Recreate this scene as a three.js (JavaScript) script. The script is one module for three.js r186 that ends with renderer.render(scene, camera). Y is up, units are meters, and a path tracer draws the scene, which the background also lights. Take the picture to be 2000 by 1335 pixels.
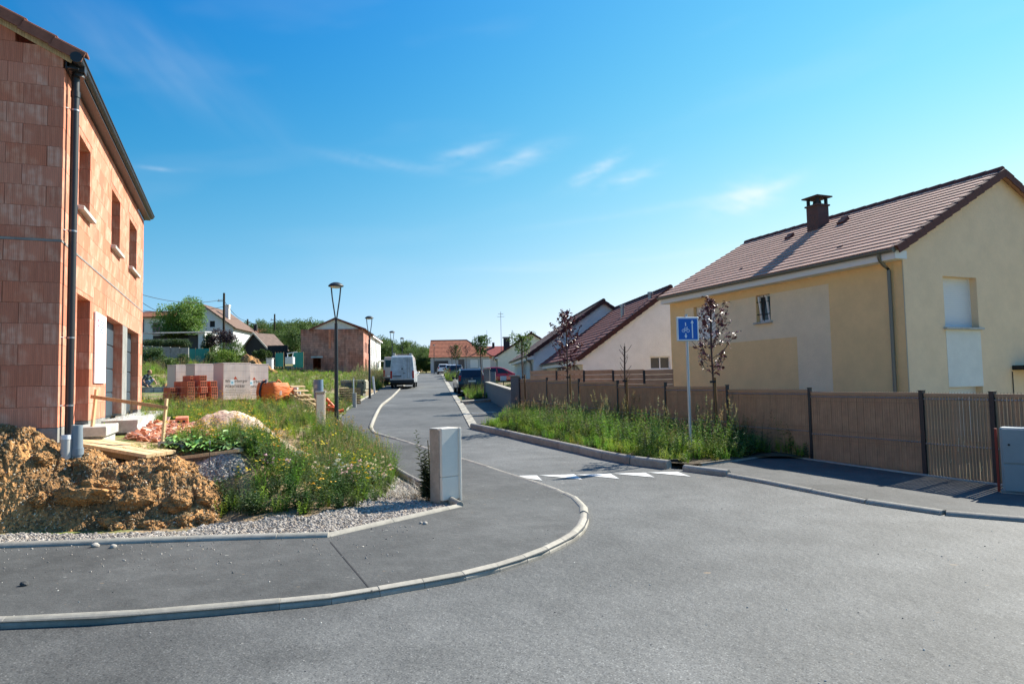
import * as THREE from 'three';
import { mergeGeometries, mergeVertices } from 'three/addons/utils/BufferGeometryUtils.js';
import { MarchingCubes } from 'three/addons/objects/MarchingCubes.js';
import { RoundedBoxGeometry } from 'three/addons/geometries/RoundedBoxGeometry.js';

// ---------- camera ----------
const F = 1333, EYE = 1.75, PITCH = Math.atan(80.5 / F), ROLL = -0.0195;
const scene = new THREE.Scene();
const camera = new THREE.PerspectiveCamera(2 * Math.atan(667.5 / F) * 180 / Math.PI, 2000 / 1335, 0.1, 4000);
camera.position.set(0, EYE, 0);
camera.rotation.order = 'YXZ';
camera.rotation.set(PITCH, 0, ROLL);
camera.updateMatrixWorld(true);

// ---------- sky, sun, exposure ----------
const SUN = new THREE.Vector3(0.785, 0, -0.62).normalize().multiplyScalar(Math.cos(0.7)).setY(Math.sin(0.7));
const sun = new THREE.DirectionalLight(new THREE.Color(1, 0.95, 0.83), 4.9);
sun.name = 'sun'; sun.position.copy(SUN).multiplyScalar(120); sun.castShadow = true;
sun.shadow.mapSize.set(4096, 4096);
Object.assign(sun.shadow.camera, { left: -90, right: 90, top: 90, bottom: -90, near: 1, far: 400 });
scene.add(sun); scene.add(sun.target);
const renderer = new THREE.WebGLRenderer({ antialias: true });
renderer.shadowMap.enabled = true;
renderer.toneMapping = THREE.LinearToneMapping;
renderer.toneMappingExposure = 1.98;

// ---------- random and noise ----------
function rng(a) { return () => { a |= 0; a = a + 0x6D2B79F5 | 0; let t = Math.imul(a ^ a >>> 15, 1 | a); t = t + Math.imul(t ^ t >>> 7, 61 | t) ^ t; return ((t ^ t >>> 14) >>> 0) / 4294967296; }; }
const { lerp, clamp, smoothstep } = THREE.MathUtils;
const hash = (x, y, s = 0) => { let h = Math.imul(x, 374761393) + Math.imul(y, 668265263) + Math.imul(s, 1274126177) | 0; h = Math.imul(h ^ h >>> 13, 1274126177); return ((h ^ h >>> 16) >>> 0) / 4294967296; };
function vnoise(x, y, s = 0) {
  const ix = Math.floor(x), iy = Math.floor(y), fx = x - ix, fy = y - iy, u = fx * fx * (3 - 2 * fx), v = fy * fy * (3 - 2 * fy);
  return lerp(lerp(hash(ix, iy, s), hash(ix + 1, iy, s), u), lerp(hash(ix, iy + 1, s), hash(ix + 1, iy + 1, s), u), v);
}
function fbm(x, y, n = 4, s = 0) { let a = 0.5, t = 0; for (let i = 0; i < n; i++, a *= 0.5, x *= 2.03, y *= 2.03) t += a * vnoise(x, y, s + i); return t / (1 - Math.pow(0.5, n)); }

// sky picture: clear summer air, paler towards the sun and the horizon, a few wisps of cirrus
{
  const W = 2048, H = 1024, data = new Float32Array(W * H * 4), k = 1 / 1.82;
  // red, green, blue: what the air gives overhead, towards the horizon and towards the sun
  const AIR = [[-0.022, 0.599, 8.5, 0.145, 1.8, 4.6, 8, 0.014], [-0.025, 0.735, 3.5, 0.315, 1.3, 1.26, 3, 0.10], [0.245, 0.6, 5, 0.633, 0.6, 0.131, 1, 0.02]];
  const wisps = [[905, 300, 60, 14, -0.35, 0.5], [1010, 312, 70, 16, -0.3, 0.6], [1160, 335, 50, 12, -0.45, 0.75], [1228, 348, 50, 12, -0.25, 0.6], [1455, 388, 55, 26, -0.2, 1.1], [1520, 362, 50, 8, -0.35, 0.35],
    [740, 318, 90, 10, 0.12, 0.3], [1300, 405, 190, 7, -0.1, 0.3], [1060, 520, 170, 10, -0.02, 0.28], [1180, 495, 60, 5, -0.05, 0.2], [290, 115, 130, 55, 0.3, 0.16], [420, 190, 150, 35, 0.5, 0.07], [1380, 490, 110, 6, -0.08, 0.2], [300, 329, 42, 1.6, -0.06, 0.5]];
  const q = camera.quaternion.clone().invert(), v = new THREE.Vector3();
  // each wisp stands at a fixed direction of the sky
  const ws = wisps.map(([px, py, w, h, ang, s]) => {
    const d = new THREE.Vector3((px - 1000) / F, (667.5 - py) / F, -1).applyQuaternion(camera.quaternion).normalize();
    return { az: Math.atan2(d.x, -d.z), el: Math.asin(d.y), w: w / F, h: h / F, c: Math.cos(ang), sn: Math.sin(ang), s };
  });
  for (let r = 0; r < H; r++) {
    const up = ((r + 0.5) / H - 0.5) * Math.PI, y = Math.sin(up), cu = Math.cos(up);
    for (let c = 0; c < W; c++) {
      const rd = ((c + 0.5) / W - 0.5) * 2 * Math.PI, x = Math.cos(rd) * cu, z = Math.sin(rd) * cu;
      const e = Math.max(0, up), cg = x * SUN.x + y * SUN.y + z * SUN.z, g = Math.acos(clamp(cg, -1, 1));
      const az = Math.atan2(x, -z);
      let wisp = 0;
      if (up > 0 && Math.abs(az) < 0.9 && up < 0.8) for (const k2 of ws) {
        const da = (az - k2.az) * Math.cos(up), de = up - k2.el, a = (da * k2.c - de * k2.sn) / k2.w, b = (da * k2.sn + de * k2.c) / k2.h;
        const r2 = a * a * 0.9 + b * b;
        if (r2 < 6) wisp += 1.05 * k2.s * Math.exp(-r2) * clamp(0.25 + 1.5 * (fbm(a * 1.6 + k2.az * 40, b * 2.2 + a * 2 + k2.el * 60, 4, 5) - 0.32), 0, 1.3);
      }
      wisp += 0.07 * smoothstep(fbm(az * 3.2 + up * 4, up * 16 - az * 3, 5, 9), 0.55, 0.85) * smoothstep(up, 0.02, 0.2);
      const o = (r * W + c) * 4;
      for (let i = 0; i < 3; i++) {
        const [a0, a1, k1, a2, sg, a3, k3, lo] = AIR[i];
        let t = a0 + a1 * Math.exp(-k1 * e) + a2 * Math.exp(-sg * g * g) + a3 * Math.exp(-k3 * e - sg * g * g);
        t = t > lo * 20 ? t : lo * Math.log1p(Math.exp(t / lo)); t = t > 0.9 ? 0.9 + 0.5 * (1 - Math.exp(-(t - 0.9) / 0.5)) : t;
        t = lerp(t, [0.09, 0.27, 0.58][i], 0.85 * smoothstep(e, 0.62, 1.15));
        t = lerp(t, 1.02, clamp(wisp * 0.5, 0, 0.75));
        if (up < 0) t = [0.2, 0.22, 0.2][i];
        data[o + i] = t * k;
      }
      data[o + 3] = 1;
    }
  }
  const t = new THREE.DataTexture(data, W, H, THREE.RGBAFormat, THREE.FloatType);
  t.mapping = THREE.EquirectangularReflectionMapping; t.magFilter = THREE.LinearFilter; t.minFilter = THREE.LinearFilter; t.needsUpdate = true;
  scene.background = t; scene.environment = t;
}

// ---------- places ----------
// the street runs slightly downhill to the camera; heights follow the distance ahead
const gRaw = (d) => 0.035 * Math.log1p(Math.exp((Math.min(d, 160) - 13.5) / 1.2)) * 1.2;
const G = (z) => { const d = clamp(-z, 0, 400), i = Math.floor(d); return lerp(gRaw(i), gRaw(i + 1), d - i); };
const V3 = (x, y, z) => new THREE.Vector3(x, y, z);
function ray(u, v) { return V3((u - 1000) / F, (667.5 - v) / F, -1).applyQuaternion(camera.quaternion); }
const at = (u, v, d) => { const r = ray(u, v); return V3(0, EYE, 0).addScaledVector(r, d / -r.z); };
function onHeight(u, v, f) { const r = ray(u, v), p = V3(0, 0, 0); for (let t = 1; t < 300; t += 0.01 + t * 0.0008) { p.set(0, EYE, 0).addScaledVector(r, t); if (p.y < f(p.x, p.z)) break; } return p; }
const gp = (u, v, h = 0) => { const p = onHeight(u, v, (x, z) => G(z) + h); return [p.x, p.z]; };
const TH = Math.atan(550 / F);                     // the direction in which the nearer houses stand
const A = V3(-Math.sin(TH), 0, -Math.cos(TH)), B = V3(Math.cos(TH), 0, -Math.sin(TH));

// ---------- things and parts ----------
const used = new Map();
function numbered(n) { const k = used.get(n) || 0; used.set(n, k + 1); return k ? n + '_' + String(k).padStart(3, '0') : n; }
function tag(o, label, category, group, kind) { if (label) o.userData.label = label; if (category) o.userData.category = category; if (group) o.userData.group = group; if (kind) o.userData.kind = kind; return o; }
function thing(name, label, category, [x, y, z] = [0, 0, 0], turn = 0, group) {
  const o = new THREE.Group(); o.name = numbered(name); o.position.set(x, y, z); o.rotation.y = turn; scene.add(o);
  return tag(o, label, category, group);
}
function part(name, geo, m, parent = scene, label) {
  const o = new THREE.Mesh(geo, m); o.castShadow = o.receiveShadow = true;
  o.name = parent === scene ? numbered(name) : name; parent.add(o);
  if (parent !== scene) { const c = (parent.userData._n ||= {}); const k = c[name] || 0; c[name] = k + 1; if (k) o.name = name + '_' + String(k).padStart(3, '0'); }
  if (label) o.userData.label = label;
  return o;
}
function stuff(o) { o.userData.kind = 'stuff'; return o; }
function structure(name, geo, m, label) { const o = part(name, geo, m); o.userData.kind = 'structure'; if (label) o.userData.label = label; return o; }

// ---------- geometry ----------
const mtx = (x = 0, y = 0, z = 0, rx = 0, ry = 0, rz = 0) => new THREE.Matrix4().makeRotationFromEuler(new THREE.Euler(rx, ry, rz, 'YXZ')).setPosition(x, y, z);
function clean(g) { let h = g.index ? g.toNonIndexed() : g; for (const k of Object.keys(h.attributes)) if (!['position', 'normal', 'uv'].includes(k)) h.deleteAttribute(k); if (!h.attributes.uv) h.setAttribute('uv', new THREE.BufferAttribute(new Float32Array(h.attributes.position.count * 2), 2)); h.clearGroups?.(); return h; }
class MB {
  constructor() { this.l = []; }
  add(g, m) { g = clean(g); if (m) g = g.applyMatrix4(m); this.l.push(g); return this; }
  box(w, h, d, x = 0, y = 0, z = 0, rx = 0, ry = 0, rz = 0) { return this.add(new THREE.BoxGeometry(w, h, d), mtx(x, y, z, rx, ry, rz)); }
  rbox(w, h, d, x = 0, y = 0, z = 0, r = 0.02, rx = 0, ry = 0, rz = 0) { return this.add(new RoundedBoxGeometry(w, h, d, 2, r), mtx(x, y, z, rx, ry, rz)); }
  cyl(r0, r1, h, x = 0, y = 0, z = 0, n = 12, rx = 0, ry = 0, rz = 0) { return this.add(new THREE.CylinderGeometry(r1, r0, h, n), mtx(x, y, z, rx, ry, rz)); }
  tube(pts, r, n = 8, seg = 0, closed = false) { return this.add(new THREE.TubeGeometry(new THREE.CatmullRomCurve3(pts.map((p) => p.isVector3 ? p : V3(...p)), closed, 'catmullrom', 0.3), seg || pts.length * 4, r, n)); }
  rod(a, b, r, n = 6) { a = V3(...a); b = V3(...b); const d = b.clone().sub(a), l = d.length(); return this.add(new THREE.CylinderGeometry(r, r, l, n), new THREE.Matrix4().compose(a.add(b).multiplyScalar(0.5), new THREE.Quaternion().setFromUnitVectors(V3(0, 1, 0), d.normalize()), V3(1, 1, 1))); }
  beam(a, b, w, h) { a = V3(...a); b = V3(...b); const d = b.clone().sub(a), l = d.length(); const m = new THREE.Matrix4().lookAt(b, a, V3(0, 1, 0)); m.setPosition(a.add(b).multiplyScalar(0.5)); return this.add(new THREE.BoxGeometry(w, h, l), m); }
  ext(shape, depth, m, bevel = 0) { return this.add(new THREE.ExtrudeGeometry(shape, { depth, bevelEnabled: bevel > 0, bevelSize: bevel, bevelThickness: bevel, bevelSegments: 2, bevelOffset: -bevel, curveSegments: 8 }), m); }
  geo(uv = 0) { const g = this.l.length === 1 ? this.l[0] : mergeGeometries(this.l); return uv ? metreUV(g) : g; }
  build(name, m, parent, label) { return part(name, this.geo(m.map || m.bumpMap ? 1 : 0), m, parent, label); }
}
function metreUV(g) {           // uv in metres, along the face
  const p = g.attributes.position, n = g.attributes.normal, uv = new Float32Array(p.count * 2);
  for (let i = 0; i < p.count; i++) {
    const ax = Math.abs(n.getX(i)), ay = Math.abs(n.getY(i)), az = Math.abs(n.getZ(i));
    if (ay > ax && ay > az) { uv[i * 2] = p.getX(i); uv[i * 2 + 1] = p.getZ(i); } else if (ax > az) { uv[i * 2] = p.getZ(i); uv[i * 2 + 1] = p.getY(i); } else { uv[i * 2] = p.getX(i); uv[i * 2 + 1] = p.getY(i); }
  }
  g.setAttribute('uv', new THREE.BufferAttribute(uv, 2)); return g;
}
function poly(pts, holes = []) { const s = new THREE.Shape(pts.map(([x, y]) => new THREE.Vector2(x, y))); for (const h of holes) s.holes.push(new THREE.Path(h.map(([x, y]) => new THREE.Vector2(x, y)))); return s; }
const rect = (x0, y0, x1, y1) => [[x0, y0], [x1, y0], [x1, y1], [x0, y1]];

// ---------- textures ----------
function tex(W, H, size, fn, srgb = true) {
  const d = new Uint8Array(W * H * 4);
  for (let y = 0, o = 0; y < H; y++) for (let x = 0; x < W; x++, o += 4) { const c = fn(x / W, y / H, x, y); d[o] = clamp(c[0], 0, 255); d[o + 1] = clamp(c[1], 0, 255); d[o + 2] = clamp(c[2], 0, 255); d[o + 3] = 255; }
  const t = new THREE.DataTexture(d, W, H); t.wrapS = t.wrapT = THREE.RepeatWrapping; t.magFilter = THREE.LinearFilter; t.minFilter = THREE.LinearMipmapLinearFilter; t.generateMipmaps = true;
  if (srgb) t.colorSpace = THREE.SRGBColorSpace;
  const [sx, sy] = Array.isArray(size) ? size : [size, size]; t.repeat.set(1 / sx, 1 / sy); t.needsUpdate = true; return t;
}
function lattice(W, H, cx, cy, seed) {          // tileable smooth noise
  const r = rng(seed), n = new Float32Array(cx * cy).map(() => r()), out = new Float32Array(W * H);
  for (let y = 0; y < H; y++) { const fy = y / H * cy, iy = Math.floor(fy), ty = fy - iy, v = ty * ty * (3 - 2 * ty), r0 = (iy % cy) * cx, r1 = ((iy + 1) % cy) * cx;
    for (let x = 0; x < W; x++) { const fx = x / W * cx, ix = Math.floor(fx), tx = fx - ix, u = tx * tx * (3 - 2 * tx), a = ix % cx, b = (ix + 1) % cx; out[y * W + x] = lerp(lerp(n[r0 + a], n[r0 + b], u), lerp(n[r1 + a], n[r1 + b], u), v); } }
  return out;
}
function fractal(W, H, cx, cy, oct, seed, fall = 0.55) { const out = new Float32Array(W * H); let a = 1, s = 0; for (let i = 0; i < oct; i++) { const l = lattice(W, H, cx << i, cy << i, seed + i * 77); for (let k = 0; k < out.length; k++) out[k] += a * l[k]; s += a; a *= fall; } for (let k = 0; k < out.length; k++) out[k] /= s; return out; }
const std = (color, roughness = 0.8, o = {}) => new THREE.MeshStandardMaterial({ color: Array.isArray(color) ? new THREE.Color().setRGB(...color) : color, roughness, ...o });
const phys = (color, roughness = 0.5, o = {}) => new THREE.MeshPhysicalMaterial({ color: Array.isArray(color) ? new THREE.Color().setRGB(...color) : color, roughness, ...o });
const rough01 = fractal(512, 512, 24, 24, 4, 5);
const bumpTex = tex(512, 512, 1.2, (u, v, x, y) => { const k = rough01[y * 512 + x] * 255; return [k, k, k]; }, false);
const fine01 = (() => { const a = fractal(512, 512, 4, 4, 7, 21, 0.75); return a; })();
const grainTex = (lo, hi, size = 2, seed = 3) => { const r = rng(seed); return tex(512, 512, size, (u, v, x, y) => { const k = lerp(lo, hi, clamp((fine01[y * 512 + x] - 0.3) * 2.5, 0, 1)) + (r() - 0.5) * 8; return [k, k, k]; }); };
// ---------- outlines on the ground, in metres ----------
const px = (list, h = 0) => list.map(([u, v]) => gp(u, v, h));
const roadLeft = px([[0, 1229], [188, 1221], [430, 1202], [640, 1181], [740, 1165], [830, 1149], [900, 1136], [965, 1120], [1020, 1103], [1062, 1088], [1096, 1071], [1124, 1056], [1142, 1040], [1151, 1019], [1149, 998], [1132, 979], [1096, 962], [1050, 946], [998, 929], [940, 909], [897, 897], [840, 879], [785, 862], [768, 858], [734, 848], [727, 838], [732, 822], [739, 806], [746, 793], [767, 776], [785, 757], [801, 744], [812, 735], [820, 728.5]]);
{ const [a, b] = [roadLeft[0], roadLeft[1]], k = 24 / (b[0] - a[0]); roadLeft.unshift([a[0] - 24, a[1] - (b[1] - a[1]) * k * 0.15]); }
const siteEdge = px([[0, 1067], [200, 1060], [400, 1053], [640, 1046], [905, 986], [775, 915], [712, 868], [660, 817], [684, 795], [707, 781], [730, 768], [747, 757], [775, 740], [793, 731]], 0.07);
siteEdge.unshift([siteEdge[0][0] - 24, siteEdge[0][1] + 1.2]);
const planterKerb = px([[926, 836], [1000, 852], [1075, 870], [1140, 884], [1199, 898], [1255, 908], [1312, 915]]);
const rightKerb = px([[1342, 918], [1395, 924], [1447, 932], [1550, 952], [1630, 968], [1707, 983], [1790, 996], [1865, 1006], [2000, 1017]]);
{ const n = rightKerb.length, a = rightKerb[n - 2], b = rightKerb[n - 1]; rightKerb.push([b[0] + 3, b[1] + (b[1] - a[1]) / (b[0] - a[0]) * 3 * 0.8], [b[0] + 26, b[1] + 14]); }
const channelL = px([[918, 836], [896, 794], [884, 774], [872, 752], [864.5, 738], [861, 730]]);
const channelR = px([[931, 828], [906.6, 790.6], [892, 772.7], [879, 751.5], [870, 738], [865.5, 730]]);
const fenceAt = (t) => { const d = 15820 / t; return [(450 + t - 1000) / F * d, -d]; };   // a point of the near fence line
const fencePosts = [1585, 1488, 1350, 1131, 970.5, 850, 756.7, 681, 618.5, 566].map((t) => { const p = at(450 + t, 752, 15820 / t); return [p.x, p.z]; });

function inside(p, x, z) { let c = false; for (let i = 0, j = p.length - 1; i < p.length; j = i++) if ((p[i][1] > z) !== (p[j][1] > z) && x < (p[j][0] - p[i][0]) * (z - p[i][1]) / (p[j][1] - p[i][1]) + p[i][0]) c = !c; return c; }
function distTo(line, x, z) { let m = 1e9; for (let i = 1; i < line.length; i++) { const [ax, az] = line[i - 1], dx = line[i][0] - ax, dz = line[i][1] - az, t = clamp(((x - ax) * dx + (z - az) * dz) / (dx * dx + dz * dz), 0, 1); m = Math.min(m, Math.hypot(x - ax - dx * t, z - az - dz * t)); } return m; }
const lastSite = siteEdge[siteEdge.length - 1];
const siteArea = [...siteEdge, [lastSite[0] - 3, -150], [lastSite[0] - 10, -1200], [-1200, -1200], [-1200, siteEdge[0][1]]];
function siteRaise(x, z) {
  const s = distTo(siteEdge, x, z), d = -z, lat = -0.155 * d - 0.4 - x;
  return 0.9 * (1 - 0.45 * smoothstep(d, 12.5, 15) * (1 - smoothstep(d, 21, 26)) * (1 - smoothstep(lat, 1.5, 5))) * lerp(smoothstep(s, 1.55, 2.7), smoothstep(s, 0.3, lerp(4.4, 1.5, smoothstep(d, 14, 18))), Math.max(smoothstep(x, -4.3, -3.3), smoothstep(d, 14, 17))) * (1 - 0.25 * smoothstep(d, 14, 40) * (1 - smoothstep(lat, 3, 9))) + 0.045 * clamp(d - 27, 0, 90) * smoothstep(lat, 9, 34) - 0.03 * smoothstep(s, 1.2, 0) - 0.5 * Math.exp(-(((x + 5.35) / 0.75) ** 2) - (((z + 10.35) / 0.38) ** 2));
}
const HILL = (x, z) => 9.5 * Math.exp(-(((x + 72) / 34) ** 2 + ((z + 265) / 60) ** 2)) + 5 * smoothstep(Math.hypot(x, z), 300, 1200) * fbm(x / 300 + 7, z / 300, 3, 4);
function H(x, z) {
  let y = G(z) + HILL(x, z);
  if (inside(siteArea, x, z)) return y + siteRaise(x, z) + (fbm(x * 0.9, z * 0.9, 3, 2) - 0.5) * 0.10;
  return y - 0.09;
}
const siteAt = (u, v) => onHeight(u, v, H);

// ---------- ground materials ----------
const asph = fractal(1024, 1024, 3, 3, 5, 41, 0.6), asph2 = fractal(1024, 1024, 40, 40, 3, 43);
function asphaltTex(base, size, seed, marks) {
  const r = rng(seed), N = 2048, spots = [];
  for (let i = 0; i < marks; i++) spots.push([r(), r(), 0.0006 + 0.003 * r() * r(), r() < 0.35 ? [176, 140, 100] : [190, 186, 176], 0.35 + 0.5 * r()]);
  const cell = new Map(); for (const s of spots) for (let dx = -1; dx <= 1; dx++) for (let dy = -1; dy <= 1; dy++) { const k = ((Math.floor(s[0] * 64) + dx + 64) % 64) + ',' + ((Math.floor(s[1] * 64) + dy + 64) % 64); (cell.get(k) || cell.set(k, []).get(k)).push(s); }
  const t = tex(N, N, size, (u, v, x, y) => {
    const big = asph[(y >> 1) * 1024 + (x >> 1)], mid = asph2[(y >> 1) * 1024 + (x >> 1)], w = r();
    let k = base * (1 + (big - 0.5) * 0.8 + (mid - 0.5) * 0.26 + (w - 0.5) * 0.34);
    if (w > 0.965) k *= 1.34; else if (w < 0.06) k *= 0.62;
    let c = [k, k, k * 0.985];
    const l = cell.get(Math.floor(u * 64) + ',' + Math.floor(v * 64));
    if (l) for (const s of l) { const q = Math.hypot(u - s[0], (v - s[1]) * (1.2 + s[4])) / s[2]; if (q < 1 + 0.8 * (mid - 0.5)) { const a = s[4] * (0.4 + 0.6 * mid); c = c.map((z, i) => lerp(z, s[3][i], a)); } }
    return c;
  });
  return t;
}
const mAsphalt = std([1, 1, 1], 0.78, { map: asphaltTex(84, 13, 11, 110), bumpMap: bumpTex, bumpScale: 0.006 });
const mPath = std([1, 1, 1], 0.85, { map: asphaltTex(73, 7, 12, 420), bumpMap: bumpTex, bumpScale: 0.005 });
const earth01 = fractal(1024, 1024, 6, 6, 7, 61, 0.66), earth02 = fractal(1024, 1024, 5, 5, 4, 67);
const mField = std([1, 1, 1], 1, { map: tex(1024, 1024, 9, (u, v, x, y) => { const a = earth01[y * 1024 + x], b = earth02[y * 1024 + x], g = smoothstep(b + (a - 0.5) * 0.6, 0.40, 0.62); return [lerp(146, 100, g) * (0.5 + a), lerp(124, 108, g) * (0.5 + a), lerp(96, 54, g) * (0.5 + a)]; }), bumpMap: bumpTex, bumpScale: 0.03 });
const mSoilBed = std([1, 1, 1], 1, { map: tex(512, 512, 2, (u, v, x, y) => { const a = fine01[y * 512 + x] + 0.3; return [96 * a, 80 * a, 58 * a]; }), bumpMap: bumpTex, bumpScale: 0.02 });
const concTex = grainTex(176, 214, 1.1, 8);
const CONC = [[0.62, 0.57, 0.48], [0.66, 0.61, 0.51], [0.58, 0.53, 0.45], [0.71, 0.65, 0.55]].map((c) => std(c, 0.9, { map: concTex, bumpMap: bumpTex, bumpScale: 0.002 }));
const mPaint = std([0.78, 0.78, 0.76], 0.7, { map: grainTex(196, 250, 0.5, 15) });

// terrain: one sheet to the horizon, fine near the street
{
  const NX = 340, NZ = 380, pos = [], idx = [], uv = [];
  const wx = (t) => { const s = (t - 0.5) * 2, a = Math.abs(s); return Math.sign(s) * (a < 0.6 ? a / 0.6 * 17 : 17 + ((a - 0.6) / 0.4) ** 2.6 * 1500) - 5; };
  const wz = (t) => { const s = t; return s < 0.08 ? 60 * (1 - s / 0.08) : s < 0.7 ? -(s - 0.08) / 0.62 * 38 : -38 - ((s - 0.7) / 0.3) ** 2.5 * 1700; };
  for (let j = 0; j <= NZ; j++) for (let i = 0; i <= NX; i++) { const x = wx(i / NX), z = wz(j / NZ); pos.push(x, H(x, z), z); uv.push(x, z); }
  for (let j = 0; j < NZ; j++) for (let i = 0; i < NX; i++) { const a = j * (NX + 1) + i, b = a + 1, c = a + NX + 1, d = c + 1; idx.push(a, b, c, b, d, c); }
  const g = new THREE.BufferGeometry(); g.setAttribute('position', new THREE.Float32BufferAttribute(pos, 3)); g.setAttribute('uv', new THREE.Float32BufferAttribute(uv, 2)); g.setIndex(idx); g.computeVertexNormals();
  structure('ground', g, mField, 'grassy building land and gardens around the new street');
}
// sheets that follow the slope of the street, cut at every metre
function clipZ(p, z, keepBelow) { const out = []; for (let i = 0; i < p.length; i++) { const a = p[i], b = p[(i + 1) % p.length], ia = keepBelow ? a[1] <= z : a[1] >= z, ib = keepBelow ? b[1] <= z : b[1] >= z; if (ia) out.push(a); if (ia !== ib) { const t = (z - a[1]) / (b[1] - a[1]); out.push([lerp(a[0], b[0], t), z]); } } return out; }
function sheetGeo(pts, yOff) {
  const P = [], U = [], zs = pts.map((p) => p[1]), z0 = Math.floor(Math.min(...zs)), z1 = Math.ceil(Math.max(...zs));
  for (let z = z0; z < z1; z++) {
    const c = clipZ(clipZ(pts, z + 1, true), z, false); if (c.length < 3) continue;
    const cc = c.filter((p, i) => { const q = c[(i + 1) % c.length]; return Math.hypot(p[0] - q[0], p[1] - q[1]) > 1e-6; }); if (cc.length < 3) continue;
    const v2 = cc.map(([x, y]) => new THREE.Vector2(x, y));
    for (const f of THREE.ShapeUtils.triangulateShape(v2, [])) { const t = f.map((i) => cc[i]); const ar = (t[1][0] - t[0][0]) * (t[2][1] - t[0][1]) - (t[2][0] - t[0][0]) * (t[1][1] - t[0][1]); if (Math.abs(ar) < 1e-9) continue; if (ar > 0) t.reverse(); for (const [x, zz] of t) { P.push(x, G(zz) + (typeof yOff === 'function' ? yOff(x, zz) : yOff), zz); U.push(x, zz); } }
  }
  const g = new THREE.BufferGeometry(); g.setAttribute('position', new THREE.Float32BufferAttribute(P, 3)); g.setAttribute('uv', new THREE.Float32BufferAttribute(U, 2)); g.computeVertexNormals(); return g;
}
const sheet = (name, pts, y, m, label) => structure(name, sheetGeo(pts, y), m, label);
const farL = roadLeft[roadLeft.length - 1];
sheet('road', [...roadLeft, [farL[0] + 0.3, -128], [channelL[5][0] + 0.4, -128], ...[...channelL].reverse(), ...planterKerb.map(([x, z]) => [x + 0.08, z]), ...rightKerb.map(([x, z]) => [x, z - 0.06]), [34, 10], [-34, 10]], 0, mAsphalt, 'grey asphalt road that climbs away between the houses');
const joint = [gp(650, 1051, 0.07), gp(722, 1168, 0.07)];
const zc = siteEdge.indexOf(siteEdge[4]);
sheet('pavement', [...roadLeft.slice(0, 33), ...siteEdge.slice(4).reverse(), ...siteEdge.slice(0, 4).reverse()], 0.05, mPath, 'asphalt pavement between the kerb and the building plot');
structure('pavement_joint', new MB().beam([joint[0][0], 0.0525, joint[0][1] + 0.1], [joint[1][0] - 0.02, 0.0525, joint[1][1] - 0.22], 0.014, 0.002).geo(1), std([0.03, 0.03, 0.032], 0.95), 'dark joint across the near pavement');
// right-hand pavement, planting bed, parking bay
const pr0 = gp(1372, 910, 0.05), pr1 = gp(1545, 885, 0.05);
const fenceFar = fencePosts[9], fenceNear = fencePosts[1], out = V3(-B.x, 0, -B.z);
const beyond = [fenceNear[0] - A.x * 9, fenceNear[1] - A.z * 9];
sheet('pavement', [...rightKerb.slice(0, 10), [beyond[0] + 2, beyond[1]], [beyond[0] + 0.1, beyond[1]], [fencePosts[3][0] + 0.2, fencePosts[3][1]], pr1, pr0], 0.05, mPath, 'asphalt pavement along the brown fence');
sheet('planting_bed', [...planterKerb.map(([x, z]) => [x + 0.1, z - 0.03]), [rightKerb[0][0] + 0.1, rightKerb[0][1] - 0.1], pr0, pr1, [fencePosts[3][0] + 0.2, fencePosts[3][1]], [fenceFar[0] + 0.2, fenceFar[1]], [planterKerb[0][0] + 1.2, planterKerb[0][1] - 0.3]], 0.1, mSoilBed, 'soil of the planted strip before the brown fence');
sheet('parking_bay', [channelR[0], channelR[1], gp(985, 782), gp(1000, 810), [planterKerb[0][0] + 1.6, planterKerb[0][1] - 0.6]], 0.015, mPath, 'asphalt parking bay between the two planted strips');
sheet('parking_bay', [channelR[2], channelR[4], [channelR[4][0] + 5, channelR[4][1] - 1], gp(985, 757)], 0.015, mPath, 'asphalt parking strip under the parked cars');
{ const a = gp(921, 808), b = gp(968, 805.5); structure('bay_line', sheetGeo([[a[0], a[1]], [b[0], b[1]], [b[0], b[1] - 0.14], [a[0], a[1] - 0.14]], 0.02), mPaint, 'white line of the parking bay'); }
// flat concrete channel on the right edge of the road
{
  const grp = new THREE.Group(); grp.name = 'drain_channel'; scene.add(grp); tag(grp, null, null, null, 'structure');
  for (let i = 0; i < 5; i++) { const n = i === 0 ? 7 : 5; for (let k = 0; k < n; k++) { const t0 = k / n + 0.003, t1 = (k + 1) / n - 0.003, m = (p, q, t) => [lerp(p[0], q[0], t), lerp(p[1], q[1], t)]; part('slab', sheetGeo([m(channelL[i], channelL[i + 1], t0), m(channelL[i], channelL[i + 1], t1), m(channelR[i], channelR[i + 1], t1), m(channelR[i], channelR[i + 1], t0)], 0.025), CONC[(i + k) % 4], grp); } }
}
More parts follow.
